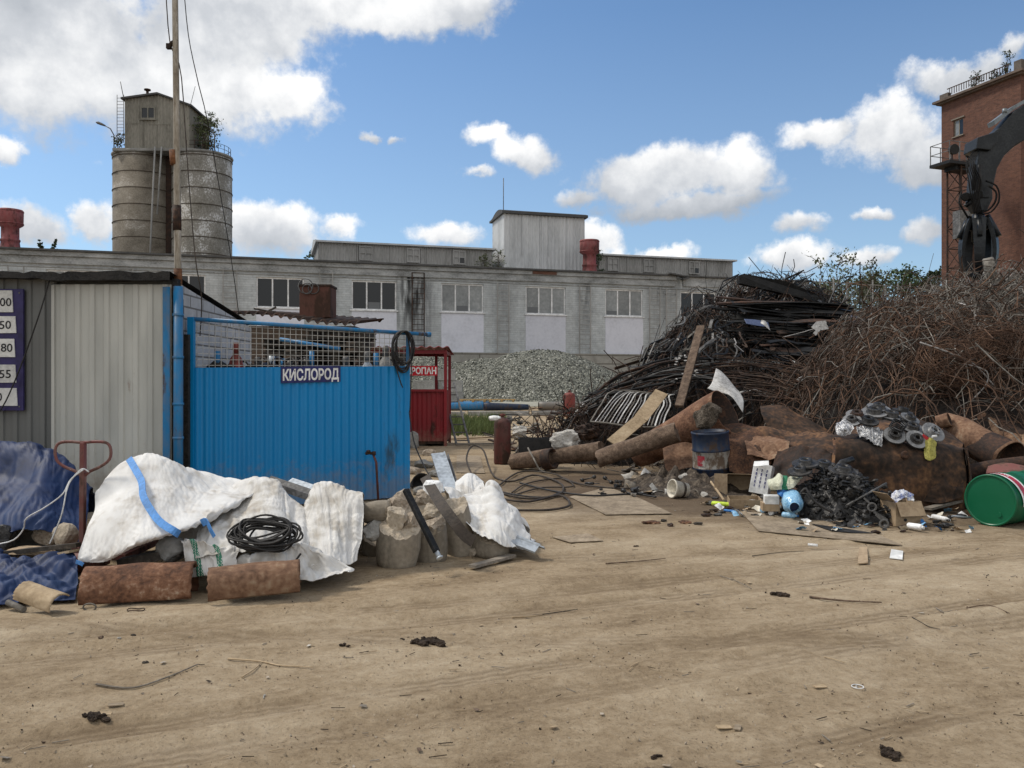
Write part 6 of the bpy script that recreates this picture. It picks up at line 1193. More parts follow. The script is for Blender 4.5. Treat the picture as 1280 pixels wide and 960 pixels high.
for k in range(2):          # fine rusty wire wool balls
    mb = MB(); c = V(((7.2, 13.6, 1.35), (8.2, 13.9, 1.75))[k]); c.z = max(c.z, HR(c.x, c.y) + .12)
    for q in range(420):
        d = V((rr.gauss(0, 1), rr.gauss(0, 1), rr.gauss(0, 1))).normalized(); e = d.orthogonal().normalized(); f = d.cross(e); r_ = rr.uniform(.3, .62); a0 = rr.uniform(0, 6.28); s_ = rr.uniform(.7, 1.5)
        mb.tube([c + V((1.15, .8, .75)) * 0 + V(((e * math.cos(a0 + t * s_) + f * math.sin(a0 + t * s_)).x * r_ * 1.15, (e * math.cos(a0 + t * s_) + f * math.sin(a0 + t * s_)).y * r_ * .8, (e * math.cos(a0 + t * s_) + f * math.sin(a0 + t * s_)).z * r_ * .8)) for t in (0, .25, .5, .75, 1)], .0045, 3, 0, cap=False)
    one('wire_ball', mb, 'rust_orange', ['ball of fine rust orange wire at the lower left of the big tangle', 'browner ball of fine wire just right of the orange one'][k], 'wire')
for k in range(70):
    x, y = pick(rr, HR, 5.5, 17, 12.8, 18); mb = MB(); strand(mb, HR, x, y, rr.uniform(1.0, 2.8), rr.uniform(.007, .014), 0, rr, 12, lift=(.02, .30), curl=.35 if rr.random() < .6 else 1.3, ns=6)
    one('bent_rod', mb, rr.choice(['rod_grey', 'rod_brown', 'rod_brown', 'rod_brown', 'rust_dark', 'rust_orange']), 'long thick bent rod lying loose on the rebar tangle', 'rod', 'thick loose rods on the rebar tangle')
for i, (pp, r_, mt, lab) in enumerate((((((1150, 428, 13.6), (1212, 452, 13.4), (1243, 483, 13.3)), .016, 'rod_bright', 'pale straight pipe slanting across the middle of the rebar tangle')), (((1205, 455, 13.3), (1232, 463, 13.2), (1233, 480, 13.2), (1215, 500, 13.1)), .012, 'rod_bright', 'hooked pale rod hanging under the slanting pale pipe'), (((1180, 448, 13.7), (1200, 446, 13.6)), .03, 'steel_grey', 'short grey pipe end in the tangle beside the slanting pale pipe'))):
    mb = MB(); mb.tube(spline([W(*p) for p in pp], 12), r_, 8); one('bent_rod', mb, mt, lab, 'rod')

# dark heap: filling, fine strands, then the countable pieces
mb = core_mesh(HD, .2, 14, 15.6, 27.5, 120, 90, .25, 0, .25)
for k in range(3600):
    x, y = pick(rr, HD, .8, 12.8, 15.9, 24); z = HD(x, y); q = rr.random(); mi = (1 if q < .5 else 2 if q < .75 else 3) if z > 1.7 else (2 if q < .55 else 3 if q < .75 else 1)
    strand(mb, HD, x, y, rr.uniform(.3, 1.8), rr.choice((.005, .008, .012)), mi, rr, 6, curl=1.3, lift=(-.15, .30), wild=.45, jit=.4)
one('dark_scrap_heap', mb, ['heap_core_shade', 'steel_black', 'rust_dark', 'rod_brown'], 'dark filling of oily strips and bars beneath the loose scrap', 'scrap heap', kind='stuff', origin=(6, 20, 0))
where = lambda x, y, z: 'the crest' if z > 3.3 else 'the left slope' if x < 4 else 'the foot' if z < 1.3 else 'the front slope'
wet = {'steel_black': 'black', 'steel_grey': 'grey', 'rust_dark': 'dark brown', 'rod_brown': 'brown', 'white_scrap': 'whitish', 'rod_bright': 'shiny', 'rust': 'rust red', 'rod_grey': 'weathered grey'}
for k in range(210):        # bent flat strips
    x, y = pick(rr, HD, 1.2, 12, 15.9, 23.5, .25); z = HD(x, y); a = rr.uniform(0, 6.28); L = rr.uniform(.7, 2.6); cv = rr.gauss(0, .7); off = rr.uniform(.02, .28); pts = []; tl = rr.gauss(0, .14)
    kink = rr.randint(2, 6); zb = HD(x, y); L *= .75; sl_ = rr.gauss(0, .22)
    for i in range(9):
        if i == kink: a += rr.gauss(0, .9); sl_ = rr.gauss(-.1, .45)
        zb += sl_ * L / 8; pts.append(V((x, y, max(.5 * zb + .5 * HD(x, y), HD(x, y) - .12, .02) + off + .04 * rr.gauss(0, 1)))); x += math.cos(a) * L / 8; y += math.sin(a) * L / 8; a += cv * L / 8
    pts = spline(pts[::2], 12)
    mt = rr.choice(['steel_black'] * 7 + ['steel_grey'] * 3 + ['rust_dark'] * 4 + ['rod_brown'] * 3 + ['rod_grey', 'white_scrap', 'rod_bright']); wd = rr.uniform(.02, .075)
    mb = MB(); mb.ribbon(pts, wd, rr.uniform(.004, .02), up=(rr.gauss(0, .6), rr.gauss(0, .6), 1)); one('steel_strip', mb, mt, 'bent %s strip lying loose on %s of the dark scrap heap' % (wet[mt], where(x, y, z)), 'strip', 'bent strips on the dark scrap heap')
for k in range(60):         # straight bars and angle sections
    x, y = pick(rr, HD, 1.5, 12, 16, 23.5, .35); z = HD(x, y); a = rr.gauss(0, .45) + (math.pi if rr.random() < .5 else 0); L = rr.uniform(1.2, 3.4); d = V((math.cos(a), math.sin(a), 0)); p = V((x, y, 0)); e0, e1 = p - d * L / 2, p + d * L / 2
    e0.z = max(HD(e0.x, e0.y), z - .8, .05) + rr.uniform(.02, .3); e1.z = max(HD(e1.x, e1.y), z - .8, .05) + rr.uniform(.02, .3); w_ = rr.uniform(.04, .10); mt = rr.choice(['steel_black', 'steel_black', 'steel_grey', 'rust_dark', 'rod_brown', 'rust']); mb = MB()
    mb.sweep([e0, e1], [(0, 0), (w_, 0), (w_, .01), (.01, .01), (.01, w_), (0, w_)], 0, up=(0, rr.gauss(0, .4), 1)); one('angle_bar', mb, mt, 'straight %s angle bar lying on %s of the dark scrap heap' % (wet[mt], where(x, y, z)), 'bar', 'angle bars on the dark scrap heap')
def sheet(pts, nu, nv, amp, mat, label, name='sheet_offcut', fs=2.0, seed=0, cat='sheet', group=None, th=.008):
    mb = MB(); mb.grid(patch([Wp(r) for r in pts], nu, nv, amp, fs, seed, rough=.003), 0, True); return one(name, mb, mat, label, cat, group, solid=th)
# named pieces of the dark heap
mb = MB(); mb.prism([W(924, 344, 20.2), W(930, 342, 20.2), W(985, 352, 20.0), W(1030, 372, 19.9), W(1032, 381, 19.9), W(985, 368, 20.0), W(925, 354, 20.2)], (0, .25, 0)); one('steel_beam', mb, 'steel_black', 'long dark beam lying slanted along the crest of the scrap heap', 'beam')
for i in range(60):
    mb = MB(); q_ = i / 59; Yq = 19.4 - 1.5 * q_ + rr.gauss(0, .08); y0 = 376 + 62 * q_ + rr.gauss(0, 2); x0 = 890 + 40 * q_ + rr.uniform(-8, 60); x1 = 1062 - 20 * q_ + rr.uniform(-50, 18); sg = rr.gauss(0, 2.5); tl = rr.gauss(.09, .05) * (1 - .4 * q_); pts = [W(x0 + (x1 - x0) * t, y0 + (x0 + (x1 - x0) * t - 930) * tl + sg * math.sin(3.14 * t) + rr.gauss(0, .7), Yq + .1 * rr.gauss(0, 1)) for t in (0, .3, .65, 1)]
    mb.ribbon(spline(pts, 10), rr.uniform(.05, .22), rr.uniform(.012, .04), up=(rr.gauss(0, .3), rr.gauss(-.2, .4), 1)); one('black_sheet', mb, 'steel_black' if i % 7 else 'rust_dark', 'long sagging dark sheet in the black stack on the scrap heap', 'sheet', 'dark sheets stacked on the scrap heap')
sheet([[(1062, 394, 18.6), (1085, 398, 18.6), (1112, 400, 18.6)], [(1064, 406, 18.4), (1086, 406, 18.4), (1110, 407, 18.4)]], 12, 8, .01, nmat('slate lilac sheet', (.13, .13, .19), 3, 5, .5, .2, .1), 'slate lilac sheet at the right end of the black stack')
sheet([[(930, 399, 18.2), (945, 400, 18.2), (960, 403, 18.2)], [(933, 405, 18.1), (945, 407, 18.1), (962, 409, 18.1)]], 12, 8, .01, nmat('slate blue sheet', (.09, .12, .22), 3, 5, .5, .2, .1), 'slate blue sheet among the dark scrap left of the white pieces')
sheet([[(952, 400, 17.9), (957, 402, 17.9), (961, 408, 17.9)], [(951, 404, 17.9), (955, 407, 17.8), (963, 413, 17.8)]], 10, 8, .02, 'white_scrap', 'small white shard above the centre of the dark heap')
mb = MB(); mb.ribbon(spline([W(980, 421, 17.8), W(1000, 416, 17.8), W(1017, 411, 17.8)], 8), .05, .01); mb.ribbon([W(1017, 411, 17.8), W(1022, 405, 17.8), W(1033, 404, 17.8)], .12, .012, up=(0, -1, .3)); mb.ribbon([W(1018, 418, 17.75), W(1024, 411, 17.75), W(1035, 409, 17.75)], .08, .012, up=(0, -1, .3)); one('white_bracket', mb, 'white_scrap', 'bent white metal bracket on the front of the dark heap', 'bracket')
sheet([[(1000, 463, 15.8), (1008, 459, 15.8), (1013, 457, 15.8)], [(1003, 476, 15.7), (1009, 472, 15.7), (1014, 466, 15.7)]], 10, 8, .01, 'rod_brown', 'brownish plate at the edge between dark heap and tangle')
sheet([[(996, 474, 15.7), (1001, 471, 15.7), (1004, 470, 15.7)], [(998, 477, 15.7), (1002, 477, 15.7), (1005, 472, 15.7)]], 8, 6, .02, 'white_scrap', 'tiny white crumpled tip below the brownish plate')
sheet([[(894, 462, 15.3), (901, 466, 15.3), (910, 476, 15.2), (924, 490, 15.0)], [(890, 478, 14.8), (900, 480, 14.8), (914, 486, 14.8), (928, 500, 14.7)], [(884, 486, 14.6), (898, 490, 14.6), (914, 497, 14.5), (928, 516, 14.4)]], 22, 16, .04, 'white_scrap', 'large curled dirty white sheet standing above the big rusty pipe', fs=2.5, seed=4)
mb = MB(); mb.bar(W(876, 408, 17.0), W(849, 508, 15.2), .16, .05); one('plank', mb, 'wood_brown', 'brown board standing aslant on the left slope of the scrap heap', 'plank')
mb = MB(); mb.bar(W(827, 490, 15.0), W(801, 523, 14.4), .24, .02, up=(-.3, -1, .3)); mb.bar(W(801.5, 523, 14.38), W(765, 554, 13.9), .22, .02, up=(-.3, -1, .5)); one('plank', mb, 'wood_tan', 'long pale cream board leaning on the white spring grille', 'plank')
# white spring grille
GR = thing('spring_grille', 'bed spring grille of bent white wires on the scrap heap slope', 'grille', tuple(W(785, 530, 15.2)))
mb = MB(); mb.tube(spline([W(738, 527, 15.1), W(760, 529, 14.9), (W(795, 534, 14.8)), W(832, 533, 14.8)], 10), .018, 6); mb.tube(spline([W(738, 527, 15.1), W(752, 505, 15.9), W(768, 488, 16.4), W(826, 493, 16.4)], 10), .014, 6); MB_obj('frame', mb, 'rod_grey', GR)
for k in range(19):
    q = k / 18; xb, xt = 744 + 84 * q, 772 + 58 * q + rr.uniform(-3, 3); mb = MB(); yb = 527 + 6 * q
    mb.ribbon(spline([W(xb, yb, 15.0), W(xb + 10 - 6 * q, yb - 14, 15.45), W(xb + 20 - 10 * q, yb - 27, 15.95), W(xt + 3, 491 + 4 * q, 16.4), W(xt + 10, 489 + 4 * q, 16.6)], 14), rr.uniform(.010, .028), .012, up=(0, -1, .6)); MB_obj('spring_wire', mb, ['white_scrap', 'rod_bright', 'white_scrap', 'rod_grey'][k % 4], GR)
for k in range(26):     # long dark rods fanned along the left slope
    mb = MB(); o = k * 1.25; j_ = lambda s=4.5: rr.gauss(0, s); a_ = rr.uniform(0, 40); mb.tube(spline([W(728 + a_, 499 + k * .5 - a_ * .42 + j_(), 17.2 - k * .03), W(775 + j_(8), 471 + o + j_(), 17.5 - k * .04), W(830 + j_(10), 452 + o + j_(), 17.6 - k * .04), W(890 + j_(20), 440 + o * 1.2 + j_(4), 17.5 - k * .04)], 10), rr.uniform(.010, .026), 6); one('long_rod', mb, ['steel_black', 'rust_dark', 'steel_grey'][k % 3], 'long dark rod in the fan sloping down to the left edge of the heap', 'rod', 'fan of long dark rods on the left slope')
for k in range(26):      # brown rods lying level below the black stack
    mb = MB(); o = k * 1.9; j_ = lambda s=2.2: rr.gauss(0, s); mb.tube(spline([W(868 + k * 2 + rr.uniform(0, 50), 446 + o + j_(4), 16.6 - k * .03), W(930 + j_(8), 447 + o + j_(), 16.4 - k * .03), W(975 + j_(8), 454 + o + j_(), 16.1 - k * .03), W(1015 + j_(25), 466 + o + j_(4), 15.8 - k * .03)], 10), rr.uniform(.007, .018), 6); one('long_rod', mb, ['rod_brown', 'rust_dark', 'rust_dark'][k % 3], 'long brown rod lying level below the black sheets', 'rod', 'level brown rods below the black sheets')
for k in range(34):     # angular thin frames jutting at the top left and the far left edge
    mb = MB(); bx_, by_ = (900 + rr.uniform(0, 170), 356 + rr.uniform(-8, 26)) if k < 26 else (796 + rr.uniform(0, 40), 440 + rr.uniform(-12, 8)); Yk = 20.4 if k < 26 else 18.8
    s = rr.uniform(14, 34); a = rr.uniform(-1, 1); q = [W(bx_, by_, Yk), W(bx_ - s * .4, by_ + s * .9, Yk - .2), W(bx_ + s * .8, by_ + s * .5 * a, Yk + .3)]; w_ = rr.uniform(.015, .035); mb.bar(q[1], q[0], w_, w_); mb.bar(q[0], q[2], w_, w_); mb.bar(q[1].lerp(q[0], .5), q[2], .02, .02)
    one('bent_truss', mb, ['steel_black', 'steel_black', 'steel_grey'][k % 3], ['thin dark bent frame jutting up at the crest of the scrap heap', 'thin dark bent frame jutting out at the left tip of the scrap heap'][k >= 26], 'frame', ['bent frames on the crest', 'bent frames at the left tip'][k >= 26])
for k in range(26):     # pale curled cuttings hanging over the left shoulder
    mb = MB(); x, y = rr.uniform(850, 935), rr.uniform(395, 440); Yk = 18.2 - (y - 395) * .02; s = rr.uniform(10, 26)
    a_ = rr.uniform(-1.5, .5); mb.ribbon(spline([W(x, y, Yk), W(x + s * .3 * a_ + rr.uniform(-8, 8), y + s * rr.uniform(.1, .5), Yk - .25), W(x + s * .7 * a_ + rr.uniform(-9, 9), y + s * rr.uniform(.4, 1), Yk - .45), W(x + s * a_ + rr.uniform(-12, 12), y + s * rr.uniform(.6, 1.5), Yk - .5)], 10), rr.uniform(.015, .05), .008, up=(0, -1, .2)); one('curled_cutting', mb, rr.choice(['steel_grey', 'rod_grey', 'steel_grey', 'steel_black', 'rod_bright', 'rod_brown']), 'curled metal cutting hanging on the left shoulder of the scrap heap', 'cutting', 'curled cuttings on the left shoulder')
for k in range(22):
    mb = MB(); x, y = rr.uniform(836, 872), rr.uniform(424, 476); rock(mb, W(x, y, 16.6), (rr.uniform(.015, .05), .03, rr.uniform(.012, .03)), 300 + k, 1); one('white_chip', mb, 'white_scrap', 'small white chip among the brown wire on the left slope', 'chip', 'white chips on the left slope')

M['rust_pipe'] = nmat('dark rust scale', [(.25, (.045, .024, .015)), (.42, (.10, .048, .028)), (.56, (.165, .085, .05)), (.7, (.25, .16, .105))], 4, 10, .92, 0, .6, 34)
# ------------------------------------------------------------------ big pipes and logs before the heaps
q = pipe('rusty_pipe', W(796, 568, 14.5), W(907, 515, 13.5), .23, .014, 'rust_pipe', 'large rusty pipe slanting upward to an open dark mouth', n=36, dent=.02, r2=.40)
def log(a, b, r0, r1, label, seed, mat='wood_brown', cut=.05):
    a, b = V(a), V(b); rrr = random.Random(seed); mb = MB(); d = (b - a); n_ = 14; Mx = frame(d); vs = []; rows = []
    for j in range(n_):
        q = j / (n_ - 1); row = []
        for i in range(21):
            t = 2 * math.pi * (i % 20) / 20; r_ = (r0 + (r1 - r0) * q) * (1 + .16 * N.noise(V((math.cos(t) * 1.3, math.sin(t) * 1.3, q * 3 + seed))) + .05 * N.noise(V((math.cos(t) * 5, math.sin(t) * 5, q * 9 + seed))))
            row.append(a + d * q + Mx @ V((r_ * math.cos(t), r_ * math.sin(t), (cut * N.noise(V((math.cos(t) * 2, math.sin(t) * 2, seed + j))) if j in (0, n_ - 1) else 0))))
        rows.append(row)
    mb.grid(rows, 0, True)
    for row, fl in ((rows[0], 1), (rows[-1], 0)):
        c = sum(row[:-1], V()) / 20; vs = [c] + row[:-1]; mb.add(vs, [(0, 1 + (i + 1) % 20, 1 + i) if fl else (0, 1 + i, 1 + (i + 1) % 20) for i in range(20)], 0)
    return one('log', mb, mat, label, 'log')
log(W(748, 574, 13.6), W(846, 540, 13.2), .14, .16, 'brown pitted log resting in front of the large slanting pipe', 5)
log(W(640, 578, 15.6), W(752, 562, 14.8), .15, .16, 'long brown log lying low beside the maroon cylinder', 9)
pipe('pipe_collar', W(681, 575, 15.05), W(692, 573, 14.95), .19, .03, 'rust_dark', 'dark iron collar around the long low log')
mb = MB(); rock(mb, W(884, 520, 12.9), (.23, .16, .21), 41, 3, cuts=4, rough=.25); one('log_stump', mb, nmat('grey sooty stump', [(.3, (.02, .016, .012)), (.5, (.07, .055, .04)), (.7, (.18, .15, .12))], 7, 9, .95, 0, .8), 'ragged grey stump end resting above the blue drum', 'stump')
gas_cyl(tuple(G(628, 580)), .98, .17, 'maroon', 'large maroon gas cylinder standing at the head of the long log', 'red_faded', cap=False)
gas_cyl(tuple(V((2.28, 33.0, gz(0, 33)))), 1.02, .24, 'red_faded', 'smaller red cylinder standing far back near the grey pipe', 'red_faded', cap=False)
mb = MB(); rock(mb, W(618, 523, 16.3), (.16, .1, .06), 55, 2); one('white_rag', mb, 'plastic_white', 'whitish rag lying at the shoulder of the maroon cylinder', 'rag')
# ------------------------------------------------------------------ litter of the middle ground between cylinder and heap
for i, (px, py, Y, sx, sy, sz, mt, lab) in enumerate(((650, 541, 18.5, .22, .2, .15, 'white_stone', 'pale stone block just right of the maroon cylinder'), (706, 552, 15.2, .34, .2, .2, 'white_stone', 'large white lump lying on the long low log'), (672, 552, 17.0, .4, .2, .1, 'concrete_tan', 'pinkish tan slab behind the black trough'), (744, 517, 20, .3, .2, .2, 'rust', 'rust red lump at the left end of the spring grille'), (735, 540, 16.5, .3, .25, .18, 'rust_dark', 'dark lump behind the white one'), (858, 600, 12.6, .16, .14, .12, 'white_stone', 'pale lump at the foot of the blue drum'))):
    mb = MB(); rock(mb, W(px, py, Y), (sx, sy, sz), 140 + i, 4, cuts=12, rough=.28); one('rubble_stone', mb, mt, lab, 'stone')
mb = MB(); a, b = W(648, 565, 15.9), W(690, 560, 15.7)
mb.bx(a.x, b.x, 15.7, 16.1, a.z - .02, a.z + .0); mb.bx(a.x, b.x, 15.7, 15.72, a.z, a.z + .27); mb.bx(a.x, b.x, 16.08, 16.1, a.z, a.z + .27); mb.bx(a.x, a.x + .02, 15.72, 16.08, a.z, a.z + .27); mb.bx(b.x - .02, b.x, 15.72, 16.08, a.z, a.z + .27); one('plastic_trough', mb, 'rubber', 'black trough lying behind the long low log', 'trough')
jr = random.Random(77)
for k in range(130):
    px, py = jr.uniform(632, 775), jr.uniform(518, 572); p = G(px, py); t = jr.random(); mb = MB(); mt = jr.choice(['rust_dark', 'rod_brown', 'wood_grey', 'rust', 'steel_black', 'concrete_grey', 'wood_dark', 'rod_grey']); a = jr.uniform(0, 3.14); L = jr.uniform(.3, 1.5); d = V((math.cos(a) * L, math.sin(a) * L * .8, jr.uniform(-.05, .22))); up_ = V((0, 0, jr.uniform(.03, .35)))
    if t < .6: mb.bar(p + up_, p + up_ + d, jr.uniform(.02, .1), jr.uniform(.015, .04)); one('scrap_bar', mb, mt, 'loose bar in the rubbish between maroon cylinder and spring grille', 'bar', 'loose bars in the middle rubbish')
    elif t < .85: rock(mb, p + V((0, 0, .08)), (jr.uniform(.06, .2), .1, jr.uniform(.05, .14)), 500 + k, 2); one('scrap_lump', mb, mt, 'dark lump in the rubbish between maroon cylinder and spring grille', 'lump', 'lumps in the middle rubbish')
    else: mb.tube(spline([p + up_, p + up_ + d * .4 + V((0, 0, .25)), p + d * .8 + V((.1, .1, .1)), p + d], 10), .015, 6); one('bent_tube', mb, mt, 'bent tube in the rubbish between maroon cylinder and spring grille', 'tube', 'bent tubes in the middle rubbish')
for k in range(4):
    mb = MB(); y = (549, 556, 537, 541)[k]; mb.bar(G(563 + 6 * k, y + 2, .05), G(636 - 8 * (k % 2), y - 1 + 2 * (k % 2), .06), .12, .04); one('plank', mb, ['wood_tan', 'wood_grey'][k % 2], ['pale plank on the earth beside the booth ladder', 'grey plank just under the pale one by the ladder', 'pale plank lying in the grass behind the ladder', 'grey plank half hidden in the grass patch'][k], 'plank', 'planks behind the red booth')
mb = MB(); mb.tube(spline([W(660, 560, 15.3), W(668, 575, 15.0), W(676, 588, 14.9), W(690, 592, 14.9)], 12), .018, 6); one('cable', mb, 'rod_grey', 'grey cable hanging over the end of the long log', 'cable')
# grass tuft area
mb = MB(); gr = random.Random(3)
for k in range(2600):
    p = G(gr.uniform(553, 632), gr.uniform(527, 546) - 4 * gr.random()); h = gr.uniform(.12, .42); a = gr.uniform(0, 6.28); w_ = V((math.cos(a), math.sin(a), 0)) * .02; l_ = V((gr.gauss(0, .08), gr.gauss(0, .08), h)); mb.add([p - w_, p + w_, p + l_], [(0, 1, 2)], 0)
one('grass', mb, 'grass', 'patch of green grass behind the ladder of the red booth', 'grass', kind='stuff')

# ------------------------------------------------------------------ boards and hoses on the earth
def board(pts, mat, label, th=.006, name='cardboard_sheet', cat='board', dz=.006):
    g = [G(*p) + V((0, 0, dz)) for p in pts]
    for p in g: p.z = ground_z(p.x, p.y) + .004 + dz
    mb = MB(); mb.prism(g, (0, 0, th)); return one(name, mb, mat, label, cat)
board([(570, 591), (606, 592), (600, 571), (571, 570)], 'card_pale', 'square tan board on the earth left of the maroon cylinder')
board([(690, 673), (713, 680), (754, 677), (735, 669)], 'card_pale', 'small tan board lying alone on the open earth')
board([(712, 622), (757, 645), (840, 644), (800, 624), (760, 610)], 'card_pale', 'large muddy board on the earth behind the white bucket')
board([(926, 641), (948, 665), (1128, 682), (1086, 664), (1000, 646)], 'card_pale', 'long flattened cardboard before the heap of car parts')
board([(1013, 657), (1060, 663), (1092, 668), (1065, 668), (1040, 666)], 'oily', 'black oil stained scrap on the long flattened cardboard', .003, dz=.015)
board([(1072, 706), (1085, 706), (1084, 686), (1074, 686)], 'card', 'small brown cardboard strip on the open earth', .01)
board([(1112, 699), (1128, 701), (1129, 690), (1114, 689)], 'sign_white', 'white paper label lying on the open earth', .006, 'paper_label', 'label')
mb = MB(); hr = random.Random(6)
def hose(pts, r, mat, label, n=40): 
    g = [G(p[0], p[1]) + V((0, 0, r + .015 + (p[2] if len(p) > 2 else 0))) for p in pts]; mb = MB(); mb.tube(spline(g, n), r, 7); return one('hose', mb, mat, label, 'hose', 'hoses on the earth')
hose([(592, 600), (583, 590, .2), (590, 582, .35), (604, 584, .3), (616, 596), (640, 604), (668, 596), (700, 606), (700, 620), (660, 626), (622, 618)], .016, 'rubber_dust', 'looping hose rising in an arch behind the right sack')
hose([(625, 626), (660, 630), (700, 622), (712, 634), (690, 640), (655, 641), (628, 640)], .016, 'rubber_dust', 'hose forming the nearest loop on the earth by the right sack')
hose([(620, 612), (650, 592), (690, 594), (720, 606), (760, 612), (800, 612), (850, 606)], .014, 'rubber_dust', 'hose running right towards the rubbish below the blue drum')
hose([(650, 606), (690, 616), (740, 622), (790, 620), (820, 624)], .014, 'rubber', 'hose stretching to the black car parts on the earth')
hose([(640, 622), (676, 612), (716, 610), (700, 600), (660, 606), (640, 618)], .012, 'rubber_dust', 'thin hose coiled inside the looping ones')
hose([(575, 604), (600, 610), (640, 620), (680, 624), (700, 618)], .012, 'rubber', 'thin black hose from behind the sack into the coil')
hose([(600, 634), (620, 632), (630, 636), (618, 640)], .02, 'rubber', 'short black hose end by the right sack')

# ------------------------------------------------------------------ the crumpled rusty tank
def plate(rows, mat, label, nu=60, nv=40, amp=.05, fs=2.2, seed=0, name='steel_plate', th=.007):
    mb = MB(); mb.grid(patch([Wp(r) for r in rows], nu, nv, amp, fs, seed, rough=.006), 0, True); return one(name, mb, mat, label, 'plate', solid=th)
M['rust'] = nmat('flaking rust', [(.28, (.02, .012, .009)), (.42, (.055, .028, .017)), (.54, (.11, .052, .028)), (.66, (.18, .095, .05)), (.75, (.26, .17, .11))], 2.6, 12, .9, 0, .8, 40)
M['tank'] = nmat('burnt rusty tank', [(.30, (.012, .009, .007)), (.42, (.03, .019, .013)), (.52, (.06, .034, .021)), (.61, (.12, .062, .032)), (.72, (.20, .11, .055))], 1.5, 11, .88, 0, .45, 16)
TK = thing('rusty_tank', 'big crumpled rust brown tank holding brake discs on its top', 'tank', (4.6, 10.8, 0))
rows = [[(1045, 640, 12.2), (1110, 640, 12.2), (1160, 640, 12.2), (1212, 640, 12.0)], [(1045, 545, 12.0), (1110, 535, 12.1), (1160, 540, 12.0), (1206, 560, 11.6)], [(1043, 552, 11.0), (1110, 545, 11.0), (1160, 549, 10.9), (1205, 556, 10.9)], [(1042, 560, 10.6), (1105, 570, 10.5), (1160, 566, 10.45), (1206, 562, 10.6)], [(1042, 600, 10.5), (1105, 600, 10.4), (1160, 600, 10.35), (1210, 598, 10.5)], [(1042, 650, 10.4), (1105, 652, 10.3), (1160, 650, 10.3), (1211, 640, 10.45)]]
mb = MB(); mb.grid(patch([Wp(r) for r in rows], 70, 70, .09, 1.9, 3, rough=.012), 0, True); MB_obj('shell', mb, 'tank', TK, solid=.015)
rows = [[(912, 620, 14.0), (980, 620, 14.0), (1050, 625, 13.6)], [(912, 540, 13.8), (975, 536, 13.7), (1052, 552, 13.2)], [(915, 556, 13.0), (975, 552, 12.8), (1056, 556, 11.9)], [(918, 585, 12.75), (975, 582, 12.5), (1058, 580, 11.4)], [(918, 616, 12.7), (975, 622, 12.4), (1058, 640, 11.2)]]
mb = MB(); mb.grid(patch([Wp(r) for r in rows], 60, 60, .11, 2.1, 9, rough=.012), 0, True); MB_obj('shell', mb, 'tank', TK, solid=.015)
mb = MB(); a = W(1206, 560, 10.7); mb.grid(patch([Wp(r) for r in [[(1204, 560, 10.55), (1207, 560, 11.2), (1206, 560, 12)], [(1211, 600, 10.5), (1212, 600, 11.2), (1211, 600, 12)], [(1211, 642, 10.45), (1212, 640, 11.2), (1211, 632, 12)]]], 24, 24, .03, 2, 5), 0, True); MB_obj('end_plate', mb, 'tank', TK, solid=.015)
mb = MB(); mb.lathe([(.05, 0), (.052, .03), (.035, .035)], 14, 0, m4(W(1130, 569, 10.42), (.1, -1, .2))); MB_obj('filler_neck', mb, 'rust_dark', TK)
plate([[(905, 530, 13.6), (925, 527, 13.6), (950, 535, 13.4), (968, 545, 13.3)], [(908, 556, 12.9), (930, 556, 12.8), (952, 562, 12.6), (966, 566, 12.5)], [(912, 590, 12.6), (930, 596, 12.5), (946, 600, 12.4), (958, 604, 12.35)]], 'rust', 'bulging rust brown plate beside the blue drum', amp=.05, seed=21)
plate([[(950, 508, 14.4), (985, 510, 14.3), (1040, 540, 14.0)], [(952, 520, 14.0), (985, 528, 13.9), (1036, 548, 13.6)], [(960, 535, 13.8), (990, 546, 13.6), (1030, 556, 13.3)]], 'tank', 'curved dark rusty plate behind the left part of the tank', amp=.04, seed=27)
plate([[(962, 534, 13.5), (1000, 545, 13.3), (1045, 552, 12.9)], [(964, 556, 12.7), (1000, 564, 12.4), (1040, 568, 12.0)]], 'rust', 'orange rusty flap folded along the top of the tank', amp=.05, seed=33, nv=20)
plate([[(828, 560, 13.6), (860, 552, 13.5), (885, 560, 13.4)], [(832, 590, 13.2), (860, 585, 13.1), (882, 588, 13.0)]], 'rust_tan', 'muddy rusty plate behind the blue drum', amp=.05, seed=39, nv=24)
def squash(o, k): o.scale.z = k; return o
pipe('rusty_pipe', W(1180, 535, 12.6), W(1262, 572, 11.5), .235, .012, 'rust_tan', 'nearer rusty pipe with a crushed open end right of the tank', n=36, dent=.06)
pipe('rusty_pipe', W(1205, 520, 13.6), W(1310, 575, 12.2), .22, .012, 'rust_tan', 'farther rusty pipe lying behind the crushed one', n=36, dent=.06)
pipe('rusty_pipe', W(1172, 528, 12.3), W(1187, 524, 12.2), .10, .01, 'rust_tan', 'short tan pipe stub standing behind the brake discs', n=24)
mb = MB(); mb.tube(spline([W(1204, 594, 11.3), W(1240, 586, 11.2), W(1290, 580, 11.1)], 10), .12, 10); one('rusty_bar', mb, 'rust_dark', 'dark round bar lying behind the green drum', 'bar')
sheet([[(1235, 582, 11.0), (1255, 578, 11.0), (1285, 582, 10.9)], [(1232, 592, 10.7), (1258, 590, 10.7), (1288, 592, 10.7)]], 20, 12, .03, painted('dull pink plate', (.20, .075, .065), (.09, .05, .035), .5, 4, (1, 1, 1), .8, (.15, .09, .07)), 'dull pinkish plate above the green drum', seed=5)
